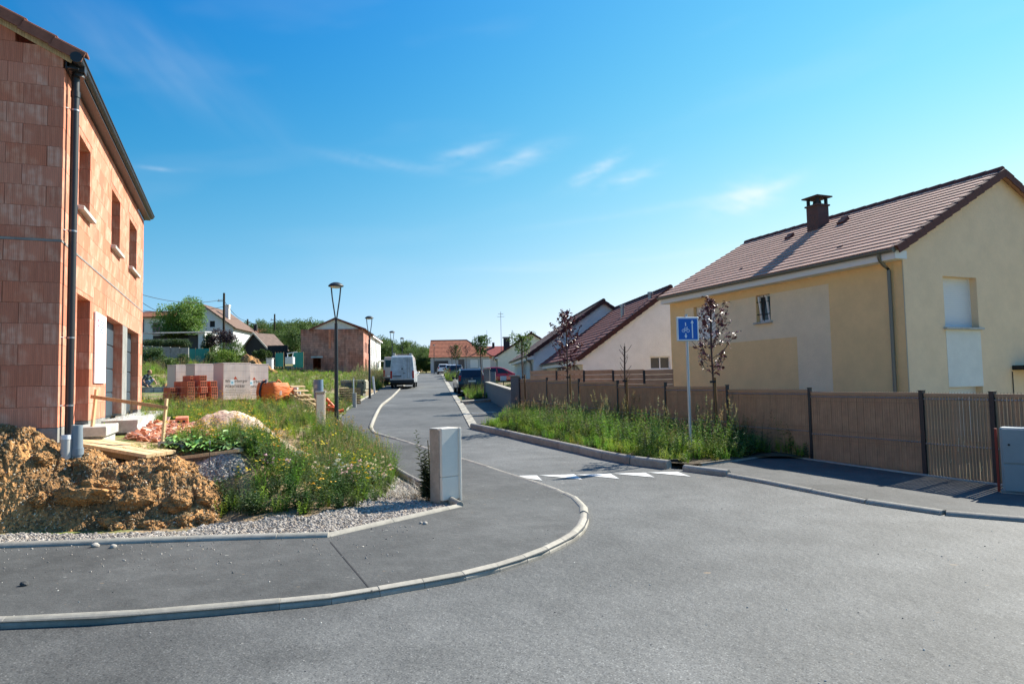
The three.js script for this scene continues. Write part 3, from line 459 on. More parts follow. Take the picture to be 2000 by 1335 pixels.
  const ch = part('chimney', new MB().box(0.48, 1.2, 0.48, cx, cy + 0.4, cz).box(0.56, 0.05, 0.56, cx, cy + 1.02, cz).geo(1), rendered([0.13, 0.075, 0.065]), roof);
  part('chimney_cap', new MB().box(0.68, 0.04, 0.68, cx, cy + 1.30, cz).add(new THREE.ConeGeometry(0.42, 0.06, 4).rotateY(Math.PI / 4), mtx(cx, cy + 1.35, cz)).geo(1), tileMat([0.1, 0.06, 0.055]), ch);
  for (const [i, j] of [[-1, -1], [1, -1], [-1, 1], [1, 1]]) part('cap_leg', new MB().box(0.08, 0.24, 0.08, cx + i * 0.19, cy + 1.16, cz + j * 0.19).geo(1), mDark, ch);
  part('flue', new MB().cyl(0.15, 0.13, 0.14, cx, cy + 1.11, cz).geo(), mDark, ch);
  const vent = new MB().box(0.3, 0.1, 0.26, 0, 0.06, 0, 0, 0, 0.2).box(0.26, 0.12, 0.2, 0.04, 0, 0).geo(1);
  for (const [x, z, s] of [[2.85, -4.15, 1], [2.75, -6.3, 0.9], [0.45, -2.2, 0.5], [0.55, -6.3, 0.45], [0.5, -8.6, 0.45]]) { const v = part('vent_tile', vent, o.verge, roof); v.scale.setScalar(s); v.position.set(x, y(4.97) + x * Math.tan(0.503) + 0.05 + 0.05 * s, z); v.rotation.z = 0.5; }
}
{
  const D = 30, p = at(1139, 745, D), gy = G(-D), tints = [[0.25, 0.062, 0.052], [0.23, 0.056, 0.047], [0.275, 0.07, 0.057]].map(tileMat);
  const { h, roof, ridge } = gableHouse('white_gable_house', 'white gabled house with dark red roof and small window, beside the ochre house', [p.x, gy, p.z], 0.134, { L: 8.6, W: 9, ridgeX: 4.1, eave: 2.92 - gy, slope: 0.62, oh: 0.3, hang: 0.1, tile: tints[0], tints, verge: RED_DARK, front: [0.86, 0.78, 0.6], gable: [0.9, 0.9, 0.88], pipe: -0.3, base: -0.3,
    frontHoles: [[1.2, 0.3, 2.6, 2.1], [4, 0.3, 6.2, 2.2]], gableHoles: [[3.08, 1.66, 4.02, 2.24]] });
  const w = part('window', new MB().box(0.94, 0.05, 0.06, 3.55, 1.69, -0.1).box(0.94, 0.05, 0.06, 3.55, 2.21, -0.1).box(0.05, 0.48, 0.06, 3.105, 1.95, -0.1).box(0.05, 0.48, 0.06, 3.995, 1.95, -0.1).box(0.05, 0.48, 0.06, 3.55, 1.95, -0.1).box(1.06, 0.05, 0.2, 3.55, 1.63, 0.02).geo(), mWhite, h);
  part('pane', new MB().box(0.86, 0.5, 0.012, 3.55, 1.95, -0.12).geo(), mGlass, w);
  for (const [a, b, y0, y1] of [[1.2, 2.6, 0.3, 2.1], [4, 6.2, 0.3, 2.2]]) { const q = part('window', new MB().box(0.05, y1 - y0, 0.08, 0.12, (y0 + y1) / 2, -a - 0.05).box(0.05, y1 - y0, 0.08, 0.12, (y0 + y1) / 2, -b + 0.05).box(0.05, y1 - y0, 0.06, 0.12, (y0 + y1) / 2, -(a + b) / 2).geo(), mWhite, h); part('pane', new MB().box(0.02, y1 - y0, b - a, 0.16, (y0 + y1) / 2, -(a + b) / 2).geo(), mGlass, q); }
  for (const [x, z, hh] of [[2.55, -2.2, 0.55], [3.5, -0.9, 0.3]]) part('flue_pipe', new MB().cyl(0.09, 0.09, hh, x, 2.92 - gy + x * Math.tan(0.62) + hh / 2, z).cyl(0.13, 0.13, 0.12, x, 2.92 - gy + x * Math.tan(0.62) + hh + 0.05, z).geo(), mSteel, roof);
}
{
  const D = 38.6, p = at(1043, 750, D), gy = G(-D), tints = [[0.4, 0.24, 0.2], [0.36, 0.21, 0.18], [0.43, 0.27, 0.22]].map(tileMat);
  const { h, roof } = gableHouse('grey_gable_house', 'pale grey gabled house with brown roof, partly hidden by the white gabled house', [p.x, gy, p.z], 0.085, { L: 12, W: 9, ridgeX: 4.1, eave: 3.5 - gy, slope: 0.6, oh: 0.35, hang: 0.1, tile: tints[0], tints, verge: RED_DARK, front: [0.7, 0.7, 0.68], gable: [0.84, 0.84, 0.82], pipe: -0.3, base: -0.5, frontHoles: [[1.0, 0.1, 2.0, 2.2], [4, 0.2, 6.4, 2.2]] });
  const d = part('door', new MB().box(0.05, 2.1, 1.0, 0.14, 1.15, -1.5).geo(), std([0.06, 0.075, 0.09], 0.5), h);
  const g = part('garage_door', new MB().box(0.05, 2.0, 2.4, 0.14, 1.2, -5.2).geo(), std([0.2, 0.27, 0.3], 0.5), h);
  for (let i = 0; i < 4; i++) part('door_panel', new MB().rbox(0.02, 0.46, 2.3, 0.11, 0.45 + i * 0.5, -5.2, 0.008).geo(), std([0.2, 0.27, 0.3], 0.5), g);
}
{
  const D = 72, p = at(973, 752, D), gy = G(-D), tints = [[0.34, 0.12, 0.08], [0.3, 0.1, 0.07]].map(tileMat);
  const { h, roof, ridge } = gableHouse('cream_gable_house', 'cream gabled house with a dark chimney near the end of the right row', [p.x, gy, p.z], 0.04, { L: 10, W: 8, ridgeX: 3.6, eave: 4.75 - gy, slope: 0.56, oh: 0.3, hang: 0.1, tile: tints[0], tints, verge: RED_DARK, front: [0.88, 0.78, 0.55], gable: [0.86, 0.8, 0.64], pipe: -0.3, base: -0.5, tileW: 1, frontHoles: [[1.5, 0.2, 2.6, 2.2], [3.6, 0.2, 4.6, 2.2]] });
  for (const a of [1.5, 3.6]) { const q = part('window', new MB().box(0.05, 2, 0.08, 0.12, 1.2, -a - 0.05).box(0.05, 2, 0.08, 0.12, 1.2, -a - 1).geo(), mWhite, h); part('pane', new MB().box(0.02, 2, 1.05, 0.16, 1.2, -a - 0.5).geo(), mGlass, q); }
  const ch = part('chimney', new MB().box(0.7, 2.2, 0.7, 1.1, 4.75 - gy + 0.9, -4).geo(), std([0.05, 0.045, 0.045], 0.9), roof);
  part('chimney_cap', new MB().box(0.9, 0.08, 0.9, 1.1, 4.75 - gy + 2.1, -4).geo(), mDark, ch);
  part('aerial', new MB().rod([0.5, 4.75 - gy, -4], [0.5, 4.75 - gy + 5, -4], 0.03).rod([0.1, 9.2 - gy, -4], [0.9, 9.2 - gy, -4], 0.02).rod([0.2, 9.5 - gy, -4], [0.8, 9.5 - gy, -4], 0.02).geo(), mSteel, roof);
}
// house that closes the street: long front towards the camera, hipped right end
{
  const D = 124, p0 = at(841, 725, D), p1 = at(956, 722, D), W = p1.x - p0.x, gy = G(-D) + 0.2, tints = [[0.5, 0.17, 0.09], [0.46, 0.15, 0.08], [0.54, 0.19, 0.10]].map(tileMat);
  const h = thing('closing_house', 'grey bungalow with orange-red tiled roof closing the far end of the street', 'house', [p0.x, gy, p0.z], 0.03), ev = 2.6, dep = 8, rise = 3.3;
  part('wall', new MB().box(W, ev + 0.6, dep, W / 2, ev / 2 - 0.3, -dep / 2).geo(1), rendered([0.42, 0.45, 0.48]), h);
  const roof = part('roof', (() => { const a = [-0.3, ev, 0.5], b = [W + 0.5, ev, 0.5], c = [W - 4.2, ev + rise, -dep / 2], d = [-0.3, ev + rise, -dep / 2], e = [W + 0.5, ev, -dep - 0.5], f = [-0.3, ev, -dep - 0.5]; const g = new THREE.BufferGeometry(); g.setAttribute('position', new THREE.Float32BufferAttribute([a, b, c, a, c, d, b, e, c, e, f, d, e, d, c, a, d, f].flat(), 3)); g.computeVertexNormals(); g.setAttribute('uv', new THREE.Float32BufferAttribute(new Float32Array(36), 2)); return metreUV(g); })(), tints[0], h);
  const n = 13; for (let i = 0; i < n; i++) { const t = (i + 0.5) / n, x1 = lerp(W + 0.5, W - 4.2, t); part('tile_course', new MB().box(x1 + 0.3, 0.05, 0.46, (x1 - 0.3) / 2, ev + rise * t + 0.05, lerp(0.5, -dep / 2, t), 0.55).geo(1), tints[i % 3], roof); }
  part('ridge', new MB().rod([-0.3, ev + rise + 0.05, -dep / 2], [W - 4.2, ev + rise + 0.05, -dep / 2], 0.12).rod([W - 4.2, ev + rise + 0.05, -dep / 2], [W + 0.5, ev + 0.05, 0.5], 0.1).geo(), RED_DARK, roof);
  part('flue_pipe', new MB().cyl(0.12, 0.12, 1.2, 8.6, ev + 1.4, -0.6).geo(), mDark, roof);
  part('garage_door', new MB().box(2.6, 2, 0.08, 1.9, 1, 0.02).geo(), std([0.03, 0.032, 0.035], 0.6), h);
  part('door', new MB().box(1.1, 2.2, 0.08, 5.6, 1.1, 0.02).geo(), std([0.1, 0.08, 0.08], 0.6), h);
  for (const x of [7.9, 10.2]) { const w = part('window', new MB().box(1.3, 1.4, 0.06, x, 1.35, 0.02).geo(), mWhite, h); part('pane', new MB().box(1.15, 1.2, 0.03, x, 1.35, 0.05).geo(), std([0.6, 0.63, 0.66], 0.5), w); }
}
{ // second red roof behind it on the right
  const D = 140, p = at(935, 722, D), gy = G(-D), tile = tileMat([0.36, 0.07, 0.06]);
  const h = thing('far_house', 'distant house with bright red roof between the closing bungalow and the cream house', 'house', [p.x, gy, p.z]);
  part('wall', new MB().box(9, 3, 7, 4, 1.5, -3.5).geo(), rendered([0.6, 0.57, 0.5]), h);
  const roof = part('roof', new MB().beam([4, 3.0, 0.4], [4, 5.1, -3.5], 10, 0.12).beam([4, 5.1, -3.5], [4, 3, -7.4], 10, 0.12).geo(1), tile, h);
  for (let i = 0; i < 6; i++) part('tile_course', new MB().box(10, 0.07, 0.6, 4, 3.1 + i * 0.34, 0.2 - i * 0.64, 0.5).geo(1), tile, roof);
  part('chimney', new MB().box(0.5, 1.2, 0.5, 3, 5.3, -3).geo(), mDark, roof);
  const mast = thing('antenna_mast', 'thin lattice antenna mast far behind the red roofs', 'mast', at(952, 720, 300).toArray());
  part('lattice', (() => { const m = new MB(); for (const [x, z] of [[-0.6, 0], [0.6, 0], [0, 1]]) m.rod([x, 0, z], [x * 0.3, 14, z * 0.3], 0.09, 4); for (let i = 0; i < 10; i++) m.rod([-0.6 + i * 0.04, i * 1.4, 0], [0.6 - i * 0.04, i * 1.4 + 1.4, 0], 0.05, 4); m.rod([0, 14, 0], [0, 17, 0], 0.06, 4); return m.geo(); })(), mSteel, mast);
}
// ---------- street lamps ----------
const mLamp = std([0.035, 0.045, 0.052], 0.5, { metalness: 0.4 });
const lampSpots = [[657, 833, 23.4, 'tallest street lamp, nearest the utility cabinet in the weeds'], [722, 775, 41, 'second street lamp along the left pavement, beside the wooden pallet stack'], [766.5, 757, 61.5, 'street lamp standing just behind the white van'], [786, 748, 79, 'small street lamp between the white van and the trees behind it'], [848, 722, 118, 'tiny street lamp before the closing bungalow at the street end']];
function makeLamp() {
  const t = thing('street_lamp', '', 'street lamp', [0, 0, 0], 0, 'street lamps along the left pavement');
  part('pole', new MB().cyl(0.075, 0.055, 3.6, 0, 1.8, 0, 14).cyl(0.1, 0.1, 0.12, 0, 0.06, 0, 14).geo(), mLamp, t);
  for (const s of [-1, 1]) part('arm', new MB().tube([[0, 3.45, 0], [s * 0.022, 3.75, 0], [s * 0.08, 4.15, 0], [s * 0.13, 4.5, 0], [s * 0.165, 4.86, 0]], 0.024, 8, 20).geo(), mLamp, t);
  const hd = part('lamp_head', new MB().add(new THREE.LatheGeometry([[0.0, 5.02], [0.1, 5.01], [0.19, 4.97], [0.255, 4.91], [0.265, 4.88], [0.25, 4.87], [0.0, 4.87]].reverse().map(([a, b]) => new THREE.Vector2(a, b)), 24)).geo(), mLamp, t);
  part('lens', new MB().cyl(0.15, 0.19, 0.04, 0, 4.845, 0, 20).geo(), std([0.6, 0.62, 0.6], 0.3), hd);
  return t;
}
const lamp0 = makeLamp();
lampSpots.forEach(([u, v, d, label], i) => { let o = lamp0; if (i) { o = lamp0.clone(); o.name = numbered('street_lamp'); scene.add(o); } const p = at(u, v, d); o.position.set(p.x, G(p.z) - 0.02, p.z); o.rotation.y = 0.05 * i; o.userData = { label, category: 'street lamp', group: 'street lamps along the left pavement' }; });

// ---------- brown mesh fence with slats, gate, cabinet ----------
const slatTex = grainTex(222, 250, 0.7, 77);
const SLAT = [[0.52, 0.315, 0.185], [0.54, 0.327, 0.194], [0.5, 0.303, 0.18], [0.53, 0.32, 0.19]].map((c) => std(c, 0.6, { map: slatTex })), mPost = std([0.018, 0.02, 0.026], 0.5), mWire = std([0.36, 0.22, 0.14], 0.5);
const gateSlat = std([0.42, 0.31, 0.2], 0.65, { map: slatTex });
{
  const t = thing('panel_fence', 'brown wire panel fence with upright slats in front of the ochre house', 'fence');
  const P = fencePosts.map(([x, z]) => V3(x, 0, z));
  P.unshift(V3(P[0].x - A.x * 2.5, 0, P[0].z - A.z * 2.5));
  const lvl = [], FH = 1.46; const r = rng(17);
  for (let i = 0; i < P.length - 1; i++) {
    const a = P[i], b = P[i + 1], mid = a.clone().add(b).multiplyScalar(0.5), len = a.distanceTo(b), top = G(mid.z) + FH - 0.02; lvl.push(top);
    const gate = i === 2, near = i <= 2, n = gate ? 20 : i < 2 ? Math.round(len / 0.062) : 48, bottom = Math.min(G(a.z), G(b.z)) - 0.03, y1 = top - 0.0, loc = mtx(mid.x, 0, mid.z, 0, TH, 0);
    const g = new THREE.Group(); g.name = gate ? 'gate' : 'fence_panel' + (i ? '_' + String(i).padStart(3, '0') : ''); g.position.set(mid.x, 0, mid.z); g.rotation.y = TH; t.add(g); g.userData._n = {};
    const L = len - 0.07, w = L / n;
    if (near) { const sg = metreUV(clean(new THREE.BoxGeometry(0.014, y1 - bottom - 0.06, w * 0.80))); for (let k = 0; k < n; k++) { const o = part('slat', sg, gate ? gateSlat : [gateSlat, SLAT[0]][k % 2], g); o.position.set((r() - 0.5) * 0.004, (y1 + bottom) / 2 - 0.02, -L / 2 + (k + 0.5) * w); o.rotation.x = (r() - 0.5) * 0.006; } }
    else for (let m = 0; m < 4; m++) { const mb = new MB(); for (let k = m; k < n; k += 4) mb.box(0.012, y1 - bottom - 0.05, w * 0.975, (r() - 0.5) * 0.006, (y1 + bottom) / 2 - 0.02, -L / 2 + (k + 0.5) * w, (r() - 0.5) * 0.004); stuff(mb.build('slat_infill', SLAT[m], g)); }
    // wires with folded ribs near the top and half way down
    const mb = new MB(), nw = Math.round(L / 0.05);
    for (let k = 0; k <= nw; k++) { const z = -L / 2 + k * L / nw; mb.rod([-0.013, bottom, z], [-0.013, y1 + 0.02, z], 0.0028, 4); }
    for (const y of [y1 - 0.01, y1 - 0.19, y1 - 0.76, y1 - 0.94, bottom + 0.12]) mb.rod([-0.016, y, -L / 2], [-0.016, y, L / 2], 0.0035, 4);
    stuff(mb.build('wire_mesh', mWire, g));
    const rib = new MB(); for (const y of [y1 - 0.1, y1 - 0.85]) for (let k = 0; k < nw; k++) rib.box(0.02, 0.016, 0.02, -0.03, y, -L / 2 + (k + 0.5) * L / nw, 0, 0, 0.7); stuff(rib.build('folded_rib', std([0.5, 0.42, 0.38], 0.35, { metalness: 0.5 }), g));
    part('top_rail', new MB().box(0.03, 0.05, L, 0, y1 - 0.03, 0).geo(), SLAT[0], g);
  }
  P.forEach((p, i) => { const y = Math.max(lvl[i] ?? -9, lvl[i - 1] ?? -9) + 0.03, y0 = G(p.z) - 0.3; const w = i === 2 || i === 3 ? 0.075 : 0.06; part('post', new MB().box(w, y - y0, w, p.x, (y + y0) / 2, p.z, 0, TH).box(w + 0.012, 0.014, w + 0.012, p.x, y, p.z, 0, TH).geo(), mPost, t); });
}
{ // concrete edging under the fence is a kerb of its own
  const e = [fencePosts[0], fencePosts[4]].map(([x, z]) => [x - B.x * 0.06, z - B.z * 0.06]); kerb('narrow concrete edging at the foot of the brown fence', e, 1, 0.06, 0.075, -1, 0.01);
}
{ // grey utility cabinet by the fence at the right edge
  const p = gp(1962, 968, 0.05), y = G(p[1]) + 0.04, t = thing('utility_cabinet', 'grey two-door utility cabinet standing before the fence at the right edge', 'utility cabinet', [p[0] + 0.47, y, p[1] - 0.12], TH - 1.15);
  const m = std([0.30, 0.36, 0.38], 0.6, { map: renderTex }); part('cabinet_body', new MB().rbox(0.66, 0.94, 0.3, 0.02, 0.47, 0, 0.02).geo(1), m, t);
  part('door', new MB().rbox(0.6, 0.48, 0.03, 0.02, 0.68, 0.155, 0.01).geo(1), m, t); part('door', new MB().rbox(0.6, 0.40, 0.03, 0.02, 0.22, 0.155, 0.01).geo(1), m, t);
  part('plinth', new MB().rbox(0.7, 0.1, 0.34, 0.02, 0.01, 0, 0.01).geo(1), mConcrete, t); part('lock', new MB().cyl(0.015, 0.015, 0.02, -0.2, 0.7, 0.175, 10, Math.PI / 2).geo(), mDark, t);
  part('red_strip', new MB().box(0.03, 0.9, 0.05, -0.36, 0.47, 0.08).geo(), std([0.3, 0.03, 0.015], 0.6), t);
}
{ // board fence between the gardens
  const a = at(1322, 735, 25.2), b = at(1036, 735, 29.2), t = thing('board_fence', 'tall fence of level brown boards between the white gabled house and the near fence', 'fence'), m = [[0.46, 0.31, 0.2], [0.43, 0.285, 0.185], [0.49, 0.33, 0.215]].map((c) => std(c, 0.7, { map: slatTex })), n = 5;
  for (let i = 0; i < n; i++) { const p = a.clone().lerp(b, i / n), q = a.clone().lerp(b, (i + 1) / n), g = G((p.z + q.z) / 2); for (let k = 0; k < 9; k++) part('board', new MB().beam([p.x, g + 0.16 + k * 0.185, p.z], [q.x, g + 0.16 + k * 0.185, q.z], 0.03, 0.17).geo(1), m[(k + i) % 3], t); part('post', new MB().box(0.07, 1.84, 0.07, p.x, g + 0.78, p.z + 0.03).geo(), mPost, t); }
}
{ // low garden wall with white coping
  const a = V3(0.03, 0, -28.3), b = V3(-1.5, 0, -39.5), t = thing('garden_wall', 'low grey garden wall with white sloping coping and end pillar beyond the brown fence', 'wall');
  const m = rendered([0.2, 0.2, 0.2]); part('wall_body', new MB().beam([a.x, G(a.z) + 0.42, a.z], [b.x, G(b.z) + 0.42, b.z], 0.2, 1.0).geo(1), m, t);
  for (let i = 0; i < 8; i++) { const p = a.clone().lerp(b, i / 8 + 0.003), q = a.clone().lerp(b, (i + 1) / 8 - 0.003); part('coping_stone', new MB().beam([p.x, G(p.z) + 0.945, p.z], [q.x, G(q.z) + 0.945, q.z], 0.28, 0.05).geo(1), CONC[3], t); }
  part('pillar', new MB().box(0.34, 1.6, 0.34, a.x + 0.05, G(a.z) + 0.7, a.z + 0.1).geo(1), m, t); part('pillar', new MB().box(0.36, 1.75, 0.36, b.x, G(b.z) + 0.8, b.z).geo(1), m, t);
  for (const c of [[a.x + 0.05, G(a.z) + 1.53, a.z + 0.1], [b.x, G(b.z) + 1.7, b.z]]) part('pillar_cap', new MB().rbox(0.44, 0.06, 0.44, ...c, 0.01).geo(1), CONC[1], t);
  const gt = thing('garden_gate', 'thin dark metal gate frame between the garden wall and the brown fence', 'gate'); const f0 = fencePosts[9], g0 = G(f0[1]);
  part('frame', new MB().rod([f0[0] - 0.05, g0, f0[1] - 0.1], [f0[0] - 0.05, g0 + 1.5, f0[1] - 0.1], 0.025).rod([a.x + 0.26, g0, a.z], [a.x + 0.26, g0 + 1.5, a.z], 0.025).rod([f0[0] - 0.05, g0 + 1.4, f0[1] - 0.1], [a.x + 0.26, g0 + 1.4, a.z], 0.02).rod([f0[0] - 0.05, g0 + 0.75, f0[1] - 0.1], [a.x + 0.26, g0 + 0.75, a.z], 0.02).geo(), mPost, gt);
  const pl = at(905, 760, 84), lb = thing('letterbox_pillar', 'small grey letterbox pillar by the red car', 'letterbox', [-1.35, G(-44), -44]);
  part('pillar', new MB().box(0.5, 1.45, 0.4, 0, 0.7, 0).geo(1), rendered([0.3, 0.3, 0.31]), lb); part('letterbox', new MB().rbox(0.4, 0.3, 0.3, 0.75, 1.0, 0, 0.02).geo(), mWhite, lb); part('letterbox_post', new MB().rod([0.75, 0, 0], [0.75, 0.9, 0], 0.03).geo(), mDark, lb);
}

// ---------- blue road sign ----------
{
  const p = at(1351, 870, 14.6), y = G(p.z) + 0.05, t = thing('road_sign', 'square blue road sign on a grey post in the weeds', 'road sign', [p.x, y, p.z], 0.16);
  const H0 = 3.04; part('post', new MB().cyl(0.032, 0.032, H0, 0, H0 / 2, -0.05, 14).cyl(0.034, 0.034, 0.02, 0, H0, -0.05, 14).geo(), std([0.42, 0.46, 0.5], 0.4, { metalness: 0.7 }), t);
  const S = 0.5, cy = H0 - 0.06 - S / 2;
  part('plate_box', new MB().rbox(S, S + 0.02, 0.045, 0, cy, 0, 0.018).geo(), std([0.62, 0.64, 0.66], 0.4, { metalness: 0.4 }), t);
  const m = printed(printTex(512, 512, (x, w, h) => {
    x.fillStyle = '#e9eef0'; x.fillRect(0, 0, w, h); x.fillStyle = '#0a62bd'; x.fillRect(22, 22, w - 44, h - 44); x.fillStyle = '#f2f6f8'; x.strokeStyle = '#f2f6f8';
    x.fillRect(352, 110, 26, 350); x.beginPath(); x.moveTo(365, 50); x.lineTo(405, 125); x.lineTo(325, 125); x.fill();             // long arrow up
    x.fillRect(188, 110, 24, 78); x.fillRect(188, 352, 24, 60); x.beginPath(); x.moveTo(200, 466); x.lineTo(236, 400); x.lineTo(164, 400); x.fill();   // arrow down with the bicycle in its middle
    x.lineWidth = 9; for (const cx of [145, 258]) { x.beginPath(); x.arc(cx, 292, 34, 0, 7); x.stroke(); }
    x.lineWidth = 8; x.beginPath(); x.moveTo(145, 292); x.lineTo(180, 232); x.lineTo(236, 232); x.lineTo(200, 292); x.lineTo(145, 292); x.moveTo(180, 232); x.lineTo(200, 292); x.moveTo(258, 292); x.lineTo(230, 214); x.lineTo(252, 210); x.moveTo(168, 222); x.lineTo(192, 222); x.stroke();
  }));
  part('sign_face', new THREE.PlaneGeometry(S - 0.03, S - 0.01), m, t).position.set(0, cy, 0.0245);
  for (const s of [-1, 1]) part('clamp', new MB().box(0.1, 0.03, 0.08, 0, cy + s * 0.15, -0.045).geo(), mSteel, t);
}

// ---------- concrete utility cabinets on the left ----------
{
  const p = gp(872, 984, 0.02), y = G(p[1]) + 0.0, t = thing('utility_cabinet', 'tall pale concrete utility cabinet with split front at the pavement corner', 'utility cabinet', [p[0] - 0.03, y, p[1] - 0.12], 0.72);
  const tan = std([0.85, 0.68, 0.54], 0.9, { map: concTex, bumpMap: bumpTex, bumpScale: 0.002 }), gr = std([0.93, 0.84, 0.71], 0.7, { map: renderTex });
  part('cabinet_body', new MB().rbox(0.3, 1.06, 0.24, 0, 0.56, -0.05, 0.008).geo(1), tan, t);
  part('front_cover', new MB().rbox(0.30, 0.70, 0.06, 0.01, 0.76, 0.1, 0.008).geo(1), gr, t); part('front_cover', new MB().rbox(0.30, 0.33, 0.06, 0.01, 0.24, 0.1, 0.008).geo(1), gr, t);
  part('back_slab', new MB().rbox(0.035, 1.08, 0.34, 0.175, 0.57, -0.01, 0.008).geo(1), gr, t); part('top_slab', new MB().rbox(0.32, 0.02, 0.2, 0, 1.10, -0.06, 0.006).geo(1), mPaleConc, t);
  part('plinth', new MB().box(0.27, 0.12, 0.2, 0.01, 0.02, -0.0).geo(1), mConcrete, t);
  const q = siteAt(627, 806), t2 = thing('utility_cabinet', 'smaller pale utility cabinet half sunk in weeds before the tallest street lamp', 'utility cabinet', [at(626, 800, 19).x, H(at(626, 800, 19).x, -19) - 0.05, -19], 0.2);
  part('cabinet_body', new MB().rbox(0.24, 1.12, 0.24, 0, 0.56, 0, 0.008).geo(1), tan, t2); part('front_cover', new MB().rbox(0.2, 1.0, 0.03, 0, 0.55, 0.13, 0.008).geo(1), gr, t2); part('top_slab', new MB().rbox(0.28, 0.03, 0.28, 0, 1.13, 0, 0.006).geo(1), mPaleConc, t2);
  // white marker posts beside the pavement
  const a = gp(692, 793, 0.1), s1 = thing('marker_board', 'short white board post leaning on the pavement edge', 'marker post', [a[0], G(a[1]), a[1]], 0.1); part('board', new MB().rbox(0.17, 0.75, 0.1, 0, 0.37, 0, 0.01).geo(1), mPaleConc, s1); part('peg', new MB().box(0.05, 0.8, 0.04, 0.05, 0.3, -0.08).geo(), mGreyWood, s1);
  const a2 = gp(685, 790, 0.1), s0 = thing('survey_stake', 'thin white stake standing behind the short white board post', 'stake', [a2[0], G(a2[1]) + 0.1, a2[1] - 0.6], 0.1); part('stake_rod', new MB().box(0.05, 1.35, 0.04, 0, 0.65, 0).geo(), mWhite, s0); part('painted_tip', new MB().box(0.054, 0.06, 0.044, 0, 1.33, 0).geo(), mPaleConc, s0);
  const b = gp(730, 766, 0.1), s2 = thing('white_post', 'leaning white plastic post beyond the second street lamp', 'marker post', [b[0], G(b[1]), b[1]], 0); part('post', new MB().box(0.13, 1.25, 0.05, 0, 0.6, 0, 0, 0, 0.09).geo(), mWhite, s2); part('foot', new MB().box(0.2, 0.1, 0.1, 0, 0.03, 0).geo(), mPaleConc, s2);
}

